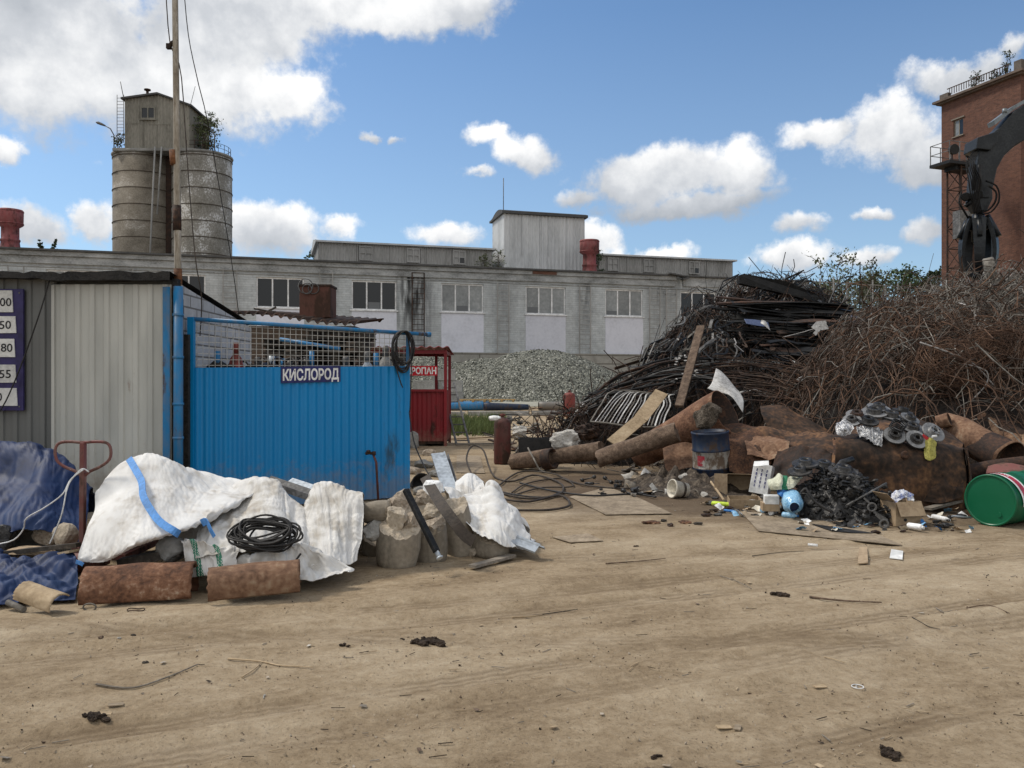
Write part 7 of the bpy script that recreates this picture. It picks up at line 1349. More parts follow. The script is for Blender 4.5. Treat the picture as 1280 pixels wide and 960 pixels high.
# ------------------------------------------------------------------ brake discs on the tank top
def disc_mesh(r, th=.022, hat=.5, vent=True):
    mb = MB(); mb.lathe([(r * hat * .45, .0), (r, 0), (r, th * .4), (r * .97, th * .42), (r * .97, th * .6), (r, th * .62), (r, th), (r * hat * 1.12, th), (r * hat * 1.02, th + .004), (r * hat, th + .045), (r * hat * .95, th + .05), (r * hat * .45, th + .05), (r * hat * .42, th + .02), (r * hat * .45, 0)], 36, 0, None, cap=False)
    mb.lathe([(r * .62, th + .001), (r * .97, th + .0012)], 36, 1, None, cap=False)
    for k in range(5):
        a = 2 * math.pi * k / 5; mb.lathe([(.012, th + .0505), (.001, th + .0505)], 8, 2, Matrix.Translation((r * hat * .7 * math.cos(a), r * hat * .7 * math.sin(a), 0)), cap=False)
    return mb
proto_d = MB_obj('brake_disc', disc_mesh(.15), ['disc', 'disc_face', 'steel_black'], None, local=True)
def place_disc(p, nrm, s, label, group, mats=None, first=[True]):
    if first[0]: o = proto_d; first[0] = False
    else: o = dup(proto_d)
    if mats: o.data = o.data.copy(); o.data.materials[0] = M[mats[0]]; o.data.materials[1] = M[mats[1]]
    o.rotation_mode = 'XYZ'; o.rotation_euler = V(nrm).to_track_quat('Z', 'Y').to_euler(); o.scale = (s, s, s); o.location = p; return tag(o, label, 'brake disc', group)
for i, (px, py, Y, nr, s, lab, mt) in enumerate(((1098, 511, 11.1, (.1, -.35, 1), 1.02, 'topmost brake disc on the pile at the back', None), (1093, 517, 11.0, (-.1, -.4, 1), 1.15, 'wide disc directly under the topmost one', None), (1071, 520, 10.95, (-.1, -.5, 1), .95, 'reddish disc at the left rim of the pile', ('rust_dark', 'disc_face')), (1113, 522, 10.95, (.1, -.3, 1), 1.2, 'widest dark disc across the middle of the pile', None), (1085, 527, 10.8, (0, -.5, 1), .9, 'dark disc half hidden under the reddish one', ('steel_black', 'disc')), (1137, 524, 10.85, (.3, -.6, 1), .85, 'bright edged disc tilted right at the back', None), (1118, 545, 10.55, (-.1, -1.1, 1), .92, 'disc facing forward left of the front pair', None), (1145, 550, 10.5, (.05, -1.3, 1), .92, 'disc facing forward with a bright rim at the front', None), (1166, 541, 10.6, (.35, -1.2, 1), .98, 'pale ring disc with an open middle at the right', ('disc_face', 'disc_face')), (1140, 536, 10.7, (.1, -.6, 1), 1.0, 'dark disc lying behind the front pair', None), (1065, 526, 10.85, (-.3, -.7, 1), .8, 'small disc low at the left of the pile', None), (1128, 515, 11.15, (.2, -.2, 1), .9, 'flat disc at the far right back of the pile', ('steel_black', 'disc')))):
    place_disc(W(px, py, Y), nr, s, 'brake disc: ' + lab, 'brake discs on the tank', mt)
SPG = MB()
for k in range(1): SPG.tube([W(1119, 537, 10.6) + frame((.3, -.5, .8)) @ V((.085 * math.cos(t), .085 * math.sin(t), .012 * t / 1.0 * .32)) for t in [i * .3 for i in range(110)]], .008, 6)
one('coil_spring', SPG, 'steel_black', 'black coil spring lying among the brake discs', 'spring')
mb = MB(); mb.grid(patch([Wp(r) for r in [[(1046, 530, 10.8), (1055, 526, 10.85), (1066, 528, 10.8)], [(1045, 537, 10.7), (1055, 535, 10.65), (1064, 537, 10.7)], [(1046, 545, 10.65), (1055, 545, 10.65), (1064, 542, 10.65)]]], 24, 20, .05, 12, 3, rough=.02)); one('foil_scrap', mb, 'foil', 'crumpled white foil at the left of the brake discs', 'foil', solid=.003)
mb = MB(); mb.grid(patch([Wp(r) for r in [[(1072, 532, 10.8), (1085, 532, 10.75), (1104, 540, 10.7)], [(1070, 540, 10.65), (1088, 545, 10.6), (1102, 548, 10.6)], [(1076, 545, 10.6), (1092, 556, 10.5), (1103, 557, 10.5)]]], 40, 30, .05, 11, 8, rough=.025)); one('foil_scrap', mb, 'foil', 'long shredded bright foil strip below the brake discs', 'foil', solid=.003)
mb = MB(); mb.grid(patch([Wp(r) for r in [[(1158, 548, 10.5), (1163, 549, 10.48), (1168, 552, 10.5)], [(1155, 562, 10.42), (1162, 562, 10.38), (1169, 564, 10.42)], [(1156, 574, 10.36), (1162, 576, 10.34), (1169, 573, 10.36)]]], 24, 24, .025, 8, 4, rough=.01)); one('plastic_bag', mb, 'plastic_yellow', 'dull yellow plastic bag hanging over the front of the tank', 'bag', solid=.003)
mb = MB(); mb.ribbon([W(1153, 544, 10.47), W(1160, 549, 10.46)], .04, .006, up=(0, -1, 0)); one('red_tag', mb, 'sign_red', 'small red tag beside the yellow bag', 'tag')
mb = MB(); mb.tube([W(1165, 546, 10.45), W(1171, 545, 10.45)], .016, 8); one('white_tube', mb, 'plastic_white', 'small white tube inside the pale ring disc', 'tube')
# ------------------------------------------------------------------ heap of car parts
def HP(x, y): return max(mound(x, y, 3.95, 10.0, .58, .5, .52, .8), mound(x, y, 4.2, 9.75, .55, .4, .26, .7), mound(x, y, 4.0, 9.75, .45, .35, .18, .7), .0)
mb = MB(); P = []
for j in range(40): P.append([V((2.85 + 2.2 * i / 59, 9.15 + 1.35 * j / 39, HP(2.85 + 2.2 * i / 59, 9.15 + 1.35 * j / 39) + .06 * N.noise(V((i * .3, j * .3, 2))) - (.06 if HP(2.85 + 2.2 * i / 59, 9.15 + 1.35 * j / 39) < .02 else 0.02))) for i in range(60)])
mb.grid(P, 0, False)
pr = random.Random(31)
for k in range(420):
    x, y = pick(pr, HP, 3.2, 4.85, 9.3, 10.4, .02); s = pr.uniform(.02, .05); q = V((x, y, HP(x, y) + .01)); 
    if k % 2: rock(mb, q, (s, s * .8, s * .8), k, 1)
    else: mb.tube([q, q + V((pr.gauss(0, .06), pr.gauss(0, .05), pr.uniform(-.02, .05)))], pr.uniform(.006, .02), 8)
one('small_parts_heap', mb, 'oily', 'mass of small oily black metal parts under the larger car parts', 'car parts', kind='stuff')
KN = []
def part_mesh(k, s):
    mb = MB()
    if k == 0:      # drive shaft with joints
        mb.tube([(-s * 2, 0, 0), (-s * 1.4, 0, 0), (-s * 1.35, 0, 0), (s * 1.2, 0, 0), (s * 1.25, 0, 0), (s * 2, 0, 0)], [s * .45, s * .5, s * .14, s * .14, s * .45, s * .5], 12)
        mb.lathe([(s * .5, 0), (s * .42, s * .1), (s * .4, s * .16), (s * .34, s * .25)], 12, 0, m4((-s * 1.4, 0, 0), (1, 0, 0)))
    elif k == 1:    # hub with studs
        mb.lathe([(s * .9, 0), (s * .9, s * .18), (s * .5, s * .22), (s * .45, s * .7), (s * .25, s * .72)], 20)
        for i in range(5): a = i * 1.257; mb.tube([(s * .68 * math.cos(a), s * .68 * math.sin(a), s * .15), (s * .68 * math.cos(a), s * .68 * math.sin(a), -s * .35)], s * .07, 6)
    elif k == 2:    # control arm
        mb.sweep(spline([(-s * 1.5, 0, 0), (-s * .3, s * .35, .1 * s), (s * 1.1, 0, 0)], 10), [(-s * .16, -s * .1), (s * .16, -s * .1), (s * .16, s * .1), (-s * .16, s * .1)]); mb.lathe([(s * .3, -s * .22), (s * .3, s * .22)], 14, 0, Matrix.Translation((-s * 1.5, 0, 0))); mb.lathe([(s * .24, -s * .2), (s * .24, s * .2)], 14, 0, Matrix.Translation((s * 1.1, 0, 0)))
    elif k == 3:    # caliper
        mb.box((0, 0, 0), (s * 1.6, s * .8, s * .7)); mb.lathe([(s * .36, 0), (s * .36, s * .5), (s * .3, s * .55)], 14, 0, m4((-.2 * s, -.4 * s, 0), (0, -1, 0))); mb.box((0, s * .6, s * .2), (s * 1.7, s * .4, s * .3)); mb.tube([(s * .6, -.45 * s, .2 * s), (s * .6, .8 * s, .2 * s)], s * .1, 8)
    else:           # shock absorber
        mb.tube([(-s * 2, 0, 0), (0, 0, 0)], s * .32, 12); mb.tube([(0, 0, 0), (s * 1.6, 0, 0)], s * .11, 8); mb.lathe([(s * .2, -s * .14), (s * .2, s * .14)], 12, 0, Matrix.Translation((-s * 2.15, 0, 0)))
    return mb
PN = ['drive_shaft', 'wheel_hub', 'control_arm', 'brake_caliper', 'shock_absorber']; protos = [MB_obj(PN[k], part_mesh(k, .065), 'oily', None, local=True, bevel=.004 if k in (2, 3) else 0) for k in range(5)]; used = [0] * 5
for k in range(110):
    q = k % 5; x, y = pick(pr, HP, 3.2, 4.85, 9.3, 10.3, .015)
    o = protos[q] if not used[q] else dup(protos[q]); used[q] = 1
    o.location = (x, y, HP(x, y) + pr.uniform(.02, .07)); o.rotation_euler = (pr.uniform(-.6, .6) + (1.57 if q == 1 else 0), pr.uniform(-.5, .5), pr.uniform(0, 6.28)); sc_ = pr.uniform(.7, 1.25); o.scale = (sc_,) * 3
    tag(o, 'oily black %s thrown in the car parts heap before the tank' % PN[q].replace('_', ' '), PN[q].replace('_', ' '), PN[q].replace('_', ' ') + 's in the car parts heap')
for i, (px, py, Y, nr, s, lab) in enumerate(((1007, 581, 10.1, (-.1, -.25, 1), 1.05, 'upper left disc on top of the car parts heap'), (1000, 590, 10.0, (-.2, -.3, 1), .95, 'dark disc at the left edge of the car parts heap'), (1054, 590, 9.95, (.05, -.3, 1), 1.15, 'hatted disc at the centre top of the car parts heap'), (1068, 598, 10.0, (.15, -.25, 1), 1.05, 'disc just right of the hatted one on the car parts heap'), (1062, 604, 9.85, (.1, -.2, 1), 1.1, 'lowest flat disc of the car parts heap'), (1030, 583, 10.2, (0, -.3, 1), 1.0, 'disc at the back of the car parts heap'))):
    place_disc(W(px, py, Y), nr, s, 'oily brake ' + lab, 'brake discs on the car parts heap', ('oily', 'disc'))
for i, (px, py, Y, dx, lab) in enumerate(((1090, 634, 9.35, .3, 'ringed piston rod at the right front of the car parts heap'), (1105, 655, 9.1, -.2, 'piston rod lying before the cardboard box'))):
    mb = MB(); c = W(px, py, Y); mb.tube([c + V((.045 * math.cos(t), 0, .045 * math.sin(t))) for t in [i_ * .45 for i_ in range(14)]], .012, 6, closed=True); mb.bar(c + V((.02, 0, -.05)), c + V((dx * .5, -.05, -.14)), .03, .025); mb.bar(c + V((-.02, 0, .04)), c + V((-.08, .02, .10)), .02, .02); one('piston_rod', mb, 'steel_grey', lab, 'piston rod')
mb = MB(); mb.tube([W(1058, 632, 9.5), W(1108, 604, 9.7)], .013, 8); one('steel_rod', mb, 'steel_grey', 'thin steel rod leaning on the car parts heap behind the box', 'rod')
mb = MB(); mb.tube(spline([W(1001, 616, 9.6), W(1007, 611, 9.6), W(1012, 618, 9.55), W(1020, 628, 9.5), W(1040, 640, 9.4)], 16), .016, 8); one('hose', mb, 'rubber', 'thick black hose bent over the left of the car parts heap', 'hose')
mb = MB(); mb.tube([W(1042, 590, 10.0), W(1052, 578, 10.05), W(1066, 574, 10.1)], .035, 10); one('exhaust_pipe', mb, 'oily', 'black pipe elbow sticking up at the top of the car parts heap', 'pipe')
for k in range(9):
    px, py = pr.uniform(1150, 1195), pr.uniform(650, 663); p = G(px, py); q = pr.choice([0, 3, 4]); o = dup(protos[q]); o.location = (p.x, p.y, .04); o.rotation_euler = (pr.uniform(-.4, .4), 0, pr.uniform(0, 6.28)); o.scale = (.75,) * 3; tag(o, 'black %s lying on the earth between cardboard box and green drum' % PN[q].replace('_', ' '), PN[q].replace('_', ' '), PN[q].replace('_', ' ') + 's beside the green drum')
for k in range(16):
    px, py = pr.uniform(730, 815), pr.uniform(602, 622); p = G(px, py); q = pr.choice([0, 2, 3, 4]); o = dup(protos[q]); o.location = (p.x, p.y, .05); o.rotation_euler = (pr.uniform(-.5, .5), pr.uniform(-.3, .3), pr.uniform(0, 6.28)); o.scale = (1.0,) * 3; tag(o, 'black %s on the earth behind the white bucket' % PN[q].replace('_', ' '), PN[q].replace('_', ' '), PN[q].replace('_', ' ') + 's behind the white bucket')

# ------------------------------------------------------------------ drums, boxes and bottles
DB = thing('steel_drum', 'dented blue drum with a worn white band, standing', 'drum', tuple(G(891, 608)), R(8))
mb = MB(); r_ = .285; h = .87
prof = [(r_ * .97, .0), (r_ + .008, .005), (r_ + .008, .025), (r_, .035), (r_, .285), (r_ + .012, .30), (r_, .315), (r_, .57), (r_ + .012, .585), (r_, .60), (r_, h - .035), (r_ + .008, h - .025), (r_ + .008, h - .004), (r_ - .012, h), (r_ - .014, h - .03), (.001, h - .032)]
mb.lathe(prof, 40, 0); 
for i in range(len(mb.f)):
    zc = sum(mb.v[j].z for j in mb.f[i]) / len(mb.f[i])
    if .31 < zc < .575: mb.m[i] = 1
mb.v = [p + V((N.noise(p * 4), N.noise(p * 4 + V((5, 5, 5))), 0)) * .012 for p in mb.v]
MB_obj('body', mb, ['drum_blue', 'drum_white'], DB, local=True)
mb = MB(); P = [[V(((r_ + .006) * math.cos(a), (r_ + .006) * math.sin(a), z)) for a in [R(-158 + 26 * i / 8) for i in range(9)]] for z in (.36, .40, .46, .52)]; mb.grid(P, 0, True); DB.rotation_euler.y = R(-4); DB.rotation_euler.x = R(3); MB_obj('label', mb, painted('red drum label', (.35, .02, .04), (.4, .38, .34), .5, 9, (1, 1, 1), .5), DB, local=True)
# green drum on its side
gc = W(1237, 629, 9.35); gc.z = .288; ax = V((math.sin(R(58)), math.cos(R(58)), 0)); gL = .9
GD = thing('steel_drum', 'bright green drum with a red and white stripe lying on its side', 'drum', (gc.x, gc.y, 0)); Mx = m4(gc, ax, (0, 0, 1)); mb = MB(); r_ = .285
prof = [(.001, .012), (r_ - .016, .012), (r_ - .013, .0), (r_ + .004, .0), (r_ + .008, .01), (r_ + .008, .022), (r_, .034), (r_, .29), (r_ + .011, .305), (r_, .32), (r_, .58), (r_ + .011, .595), (r_, .61), (r_, gL - .03), (r_ + .008, gL - .02), (r_ + .008, gL), (r_ - .014, gL), (r_ - .016, gL - .02), (.001, gL - .02)]
mb.lathe(prof, 48, 0, Mx)
for q in range(48): mb.sm[q] = False
MB_obj('body', mb, 'green_drum', GD)
def drum_pt(a, s, o): return Mx @ V(((r_ + o) * math.cos(a), (r_ + o) * math.sin(a), s))
# the stripe winds round the drum; angle 0 is the top
def stripe_band(o0, wd, off, mi, mb):
    P = []
    for i in range(60):
        a = R(-100 + 200 * i / 59); s0 = .075 + o0 + .06 * (1 - math.cos(a)) ; P.append([drum_pt(a, s0, off), drum_pt(a, s0 + wd, off)])
    mb.grid(P, mi, True)
mb = MB(); stripe_band(.0, .155, .0115, 0, mb); stripe_band(.035, .085, .0135, 1, mb)
vs, fs, w_ = text_shape('Castrol', .06, .008); sgn = 1
tv = []
for v in vs:
    a = (v.x - w_ / 2) / r_ * 1.0; s0 = .075 + .035 + .02 + .06 * (1 - math.cos(a)); tv.append(drum_pt(-a if (Mx @ V((0, 1, 0)) - gc).dot(V((1, 0, 0))) < 0 else a, s0 + v.y * 0 + (.05 - v.y * .85), .0155))
mb.add(tv, fs, 0); MB_obj('stripe', mb, ['sign_white', nmat('stripe red', (.42, .03, .05), 5, 4, .35, 0, .02)], GD)
mb = MB(); mb.lathe([(.03, -.006), (.03, .02), (.012, .02)], 14, 0, Mx @ Matrix.Translation((.17, -.06, .022)) @ Matrix.Scale(-1, 4, (0, 0, 1))) if False else mb.lathe([(.028, .0), (.028, .021)], 14, 0, Mx @ Matrix.Translation((-.15, .1, .0))); MB_obj('bung', mb, 'green_drum', GD)
# white bucket with a dark band, on its side
mb = bucket('bucket', W(858, 627, 11.7) + V((.0, .0, 0)), .10, .125, .24, None, '', eul(0, -82, 20), band=(.25, .42)); o = one('bucket', mb, ['plastic_cream', 'rubber_dust'], 'dirty cream bucket with a dark band lying on its side', 'bucket'); o.location.z = .0
mb = MB(); mb.grid(patch([Wp(r) for r in [[(864, 620, 11.9), (874, 615, 11.95), (882, 618, 11.9)], [(866, 630, 11.7), (875, 628, 11.7), (880, 625, 11.7)], [(868, 635, 11.6), (876, 636, 11.55), (878, 630, 11.6)]]], 20, 20, .04, 7, 6), 0); one('torn_cardboard', mb, 'card', 'torn curled cardboard beside the dirty cream bucket', 'cardboard', solid=.004)
def carton(name, p, rz, d, mat, label, flaps, group=None, inner='card', tilt=None):
    t = thing(name, label, 'box', tuple(p), 0, group); Rm = eul(0, 0, rz) if tilt is None else eul(*tilt) ; x, y, z = d; th = .006; mb = MB()
    for c, dd in (((0, 0, th / 2), (x, y, th)), ((0, -y / 2 + th / 2, z / 2 + th), (x, th, z)), ((0, y / 2 - th / 2, z / 2 + th), (x, th, z)), ((-x / 2 + th / 2, 0, z / 2 + th), (th, y - 2 * th - .002, z)), ((x / 2 - th / 2, 0, z / 2 + th), (th, y - 2 * th - .002, z))): mb.box(Rm @ V(c), dd, 0, Rm)
    MB_obj('body', mb, mat, t, local=True)
    for (side, L, ang) in flaps:
        a = R(ang); mb = MB(); wdt = (x if side in 'fb' else y) - .01
        if side in 'fb':
            s = -1 if side == 'f' else 1; e = V((0, s * math.cos(a), math.sin(a))); o0 = V((0, s * y / 2, z + .012)); q = [o0 + V((-wdt / 2, 0, 0)), o0 + V((wdt / 2, 0, 0))]
        else:
            s = -1 if side == 'l' else 1; e = V((s * math.cos(a), 0, math.sin(a))); o0 = V((s * x / 2, 0, z + .012)); q = [o0 + V((0, -wdt / 2, 0)), o0 + V((0, wdt / 2, 0))]
        q = q + [q[1] + e * L, q[0] + e * L]; nn = (q[1] - q[0]).cross(e).normalized() * .004; mb.prism([Rm @ w for w in q], Rm @ nn); MB_obj('flap', mb, mat, t, local=True)
    return t
p = G(1126, 655); carton('cardboard_box', p, 14, (.34, .26, .26), 'card', 'brown cardboard box of bright rags with flaps folded down, by the car parts', (('f', .17, -62), ('r', .16, -70), ('l', .15, 40)))
mb = MB(); mb.grid(patch([[V((p.x - .13, p.y + .02, .27)), V((p.x, p.y + .08, .36)), V((p.x + .13, p.y + .06, .30))], [V((p.x - .13, p.y - .04, .28)), V((p.x, p.y, .40)), V((p.x + .13, p.y - .02, .32))], [V((p.x - .1, p.y - .1, .25)), V((p.x, p.y - .08, .31)), V((p.x + .1, p.y - .09, .26))]], 36, 30, .05, 14, 7, rough=.02)); one('plastic_wrap', mb, nmat('blue white wrap', [(.38, (.08, .12, .32)), (.5, (.55, .57, .62)), (.6, (.75, .75, .76))], 14, 5, .35, 0, .5), 'bunched blue and white plastic wrap stuffed in the cardboard box', 'plastic wrap', solid=.003)
carton('cardboard_box', W(936, 613, 11.9) + V((0, .3, .0)), 0, (.46, .36, .34), 'card', 'open cardboard box lying on its side by the blue drum', (('f', .2, 20), ('l', .18, 10)), tilt=(80, 0, -14))
carton('cardboard_box', G(930, 635), 0, (.4, .2, .13), 'card', 'low brown cardboard box beneath the open one', (), tilt=(8, 0, -6))
def pbox(quad_rows, mat, label, name, cat, seed=0, amp=.01): 
    mb = MB(); mb.grid(patch([Wp(r) for r in quad_rows], 20, 20, amp, 3, seed, rough=.002), 0, True); return one(name, mb, mat, label, cat, solid=.006)
WB = thing('white_box', 'white printed carton standing tilted beside the open brown box', 'box', tuple(G(955, 622))); Rm = eul(-12, 8, -28); mb = MB(); mb.box(V((0, .1, .24)), (.26, .22, .42), 0, Rm); MB_obj('body', mb, 'sign_white', WB, local=True, bevel=.006)
mb = MB()
for k in range(3):
    for j in range(5): mb.box(V((0, .1, .24)) + Rm @ V((-.07 + .07 * k, -.1125, .12 - .055 * j)), (.012 + .006 * (j % 2), .002, .04), 0, Rm)
MB_obj('print', mb, nmat('print ink', (.06, .06, .16), 3, 3, .6, 0, 0), WB, local=True)
mb = MB(); mb.prism([V((-.17, -.06, .44)), V((.02, -.16, .47)), V((.05, -.05, .52)), V((-.12, .06, .50))], (0, 0, .006)); MB_obj('lid_flap', mb, 'sign_white', WB, local=True)
mb = MB(); p = W(964, 622, 10.0); mb.box(p + V((0, 0, -.02)), (.17, .12, .10), 0, eul(4, 0, -8)); mb.box(p + V((0, .05, -.11)), (.2, .2, .10), 1, eul(0, 0, -8)); one('white_carton', mb, ['sign_white', 'card'], 'small white carton stacked left of the blue bottle', 'box', bevel=.004)
mb = MB(); mb.grid(patch([Wp(r) for r in [[(962, 598, 10.2), (975, 592, 10.25), (990, 594, 10.25), (1012, 594, 10.2)], [(961, 606, 9.95), (975, 602, 9.9), (988, 602, 9.95), (1004, 597, 10.05)], [(964, 613, 9.9), (976, 612, 9.85), (988, 611, 9.9), (998, 602, 10.0)]]], 40, 30, .06, 7, 8, rough=.015), 0, True, lambda i, j: 1 if 15 < j < 22 else 0); one('rag', mb, ['cloth_cream', nmat('green rag', (.03, .17, .09), 4, 4, .8, 0, .2)], 'cream rag with a green stripe draped above the blue bottle', 'rag', solid=.004)
BJ = thing('water_jug', 'big pale blue plastic jug with its dark mouth facing forward', 'jug', tuple(G(991, 650))); Mx = m4(W(993, 634, 9.6), (.2, 1, .25)); mb = MB(); mb.lathe([(.055, .0), (.06, .005), (.062, .03), (.10, .07), (.115, .10), (.108, .13), (.116, .16), (.108, .19), (.116, .22), (.112, .3), (.06, .32)], 26, 0, Mx, cap=False)
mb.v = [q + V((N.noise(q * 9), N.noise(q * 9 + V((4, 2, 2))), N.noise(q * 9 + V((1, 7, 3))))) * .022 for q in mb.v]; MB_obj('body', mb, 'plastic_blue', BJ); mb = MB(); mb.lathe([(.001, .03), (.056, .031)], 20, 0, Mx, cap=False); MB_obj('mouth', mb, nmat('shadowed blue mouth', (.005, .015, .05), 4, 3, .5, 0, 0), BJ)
mb = MB(); mb.grid(patch([Wp(r) for r in [[(972, 608, 10.0), (980, 604, 10.0), (987, 608, 10.0)], [(971, 614, 9.9), (980, 613, 9.85), (988, 614, 9.9)], [(972, 620, 9.8), (980, 622, 9.8), (987, 618, 9.85)]]], 26, 22, .05, 9, 4, rough=.015)); one('plastic_film', mb, 'plastic_deep', 'deep blue plastic film bunched over the pale blue jug', 'film', solid=.003)
def bottle(a, b, r, mat, label, capm='plastic_white', lab=None):
    a, b = V(a), V(b); L = (b - a).length; t = thing('bottle', label, 'bottle', tuple(a), 0, 'bottles before the car parts heap'); Mx = m4(a, b - a); mb = MB(); mb.lathe([(r * .8, 0), (r, L * .04), (r, L * .25), (r * .94, L * .3), (r, L * .35), (r, L * .62), (r * .75, L * .78), (r * .36, L * .88), (r * .34, L * .93)], 18, 0, Mx); MB_obj('body', mb, mat, t)
    mb = MB(); mb.lathe([(r * .4, L * .93), (r * .4, L)], 12, 0, Mx); MB_obj('cap', mb, capm, t)
    if lab: mb = MB(); mb.lathe([(r * 1.02, L * .36), (r * 1.02, L * .6)], 18, 0, Mx, cap=False); MB_obj('wrapper', mb, lab, t)
    return t
def gp(px, py, r): q = G(px, py); q.z = r + .012; return q
bottle(gp(890, 633, .03), gp(922, 636, .03), .03, 'plastic_lime', 'lime green bottle lying by the low brown box', 'plastic_white', 'plastic_lime')
bottle(gp(912, 634, .02), gp(936, 637, .02), .017, 'plastic_white', 'thin white tube right of the lime bottle')
bottle(gp(953, 643, .04), gp(966, 634, .04), .038, 'plastic_blue', 'clear bluish bottle left of the big jug', 'plastic_white')
bottle(gp(963, 646, .035), gp(978, 640, .035), .034, 'plastic_white', 'white bottle with a blue wrapper before the jug', 'plastic_yellow', 'plastic_deep')
bottle(gp(978, 648, .035), gp(998, 650, .035), .034, 'plastic_blue', 'bluish bottle lying across in front of the jug', 'plastic_deep')
bottle(gp(997, 648, .03), gp(1006, 642, .03), .03, 'plastic_white', 'pale bottle right of the jug')
bottle(gp(905, 641, .02), gp(922, 643, .02), .016, 'plastic_deep', 'dark blue tube lying before the lime bottle')
def can(px0, py0, px1, py1, r, label, mt='plastic_white'):
    a, b = gp(px0, py0, r), gp(px1, py1, r); L = (b - a).length; t = thing('spray_can', label, 'can', tuple(a)); mb = MB(); Mx = m4(a, b - a); mb.lathe([(r * .9, 0), (r, L * .03), (r, L * .8), (r * .7, L * .88)], 18, 0, Mx); MB_obj('body', mb, mt, t); mb = MB(); mb.lathe([(r * .6, L * .88), (r * .55, L)], 12, 0, Mx); MB_obj('cap', mb, 'plastic_white', t)
can(934, 635, 949, 633, .045, 'stubby white can beside the low brown box'); can(1015, 646, 1034, 652, .032, 'white spray can with a reddish end before the car parts heap'); can(1135, 662, 1155, 665, .034, 'white spray can lying before the cardboard box'); can(1166, 650, 1187, 655, .03, 'white spray can between cardboard box and green drum')
mb = MB(); mb.tube([W(1190, 645, 9.4), W(1214, 647, 9.5)], .012, 8); one('steel_rod', mb, 'steel_pale', 'thin bright rod beside the green drum end', 'rod')
mb = MB(); mb.bar(G(1160, 644, .08), G(1205, 636, .12), .1, .03); one('plank', mb, 'wood_grey', 'grey board lying at the foot of the tank by the green drum', 'plank')
for i, (rows, mt, lab) in enumerate((((((970, 560, 12.2), (1000, 556, 12.0), (1040, 566, 11.6)), ((965, 585, 11.9), (1000, 590, 11.7), (1038, 588, 11.3)), ((968, 612, 11.8), (1000, 618, 11.5), (1030, 612, 11.2))), 'rust_dark', 'dark torn plate leaning on the left end of the tank'), ((((1040, 548, 11.9), (1062, 545, 11.7), (1080, 556, 11.3)), ((1044, 572, 11.2), (1062, 574, 11.0), (1078, 580, 10.8))), 'rust', 'crumpled rust plate where the two tank halves meet'), ((((930, 548, 13.0), (960, 545, 12.9), (985, 556, 12.7)), ((934, 570, 12.5), (960, 576, 12.4), (988, 572, 12.2))), 'rust_tan', 'folded tan plate on the left shoulder of the tank'), ((((1150, 600, 10.5), (1180, 590, 10.4), (1206, 598, 10.5)), ((1152, 625, 10.35), (1180, 628, 10.25), (1204, 622, 10.4))), 'tank', 'patch plate hanging on the right face of the tank'))):
    mb = MB(); mb.grid(patch([Wp(r) for r in rows], 44, 30, .09, 3.0, 60 + i, rough=.01), 0, True); one('steel_plate', mb, mt, lab, 'plate', solid=.006)
lr = random.Random(44); LN = {0: 'crumpled pale wrapper', 1: 'dark metal scrap', 2: 'small cardboard piece', 3: 'crushed plastic bit'}
for k in range(170):     # small rubbish round the drum, the boxes and the car parts
    px, py = (lr.uniform(880, 1010), lr.uniform(612, 648)) if k < 100 else (lr.uniform(1000, 1215), lr.uniform(640, 668)); p = G(px, py); q = lr.choice((0, 1, 1, 2, 3)); s = lr.uniform(.02, .06); mb = MB()
    if q == 1: rock(mb, p + V((0, 0, s * .4)), (s * 1.3, s * .8, s * .5), 1200 + k, 2, cuts=6, rough=.4)
    else:
        r_ = eul(lr.uniform(-35, 35), lr.uniform(-35, 35), lr.uniform(0, 360)); mb.grid(patch([[p + V((0, 0, s * .7)) + r_ @ V((s * a, s * .8 * b, 0)) for a in (-1, 0, 1)] for b in (-1, 0, 1)], 10, 10, s * .5, 3 / s * .3, k, rough=s * .1))
    one(['plastic_scrap', 'metal_scrap', 'cardboard_scrap', 'plastic_scrap'][q], mb, lr.choice([['plastic_white', 'foil', 'plastic_cream'], ['oily', 'rust_dark', 'steel_grey'], ['card', 'card_pale', 'card'], ['plastic_blue', 'plastic_deep', 'plastic_white', 'rubber']][q]), LN[q] + (' in the litter before the boxes and the blue drum' if k < 100 else ' in the litter before the car parts and the tank'), 'litter', LN[q] + ('s before the boxes' if k < 100 else 's before the tank'))
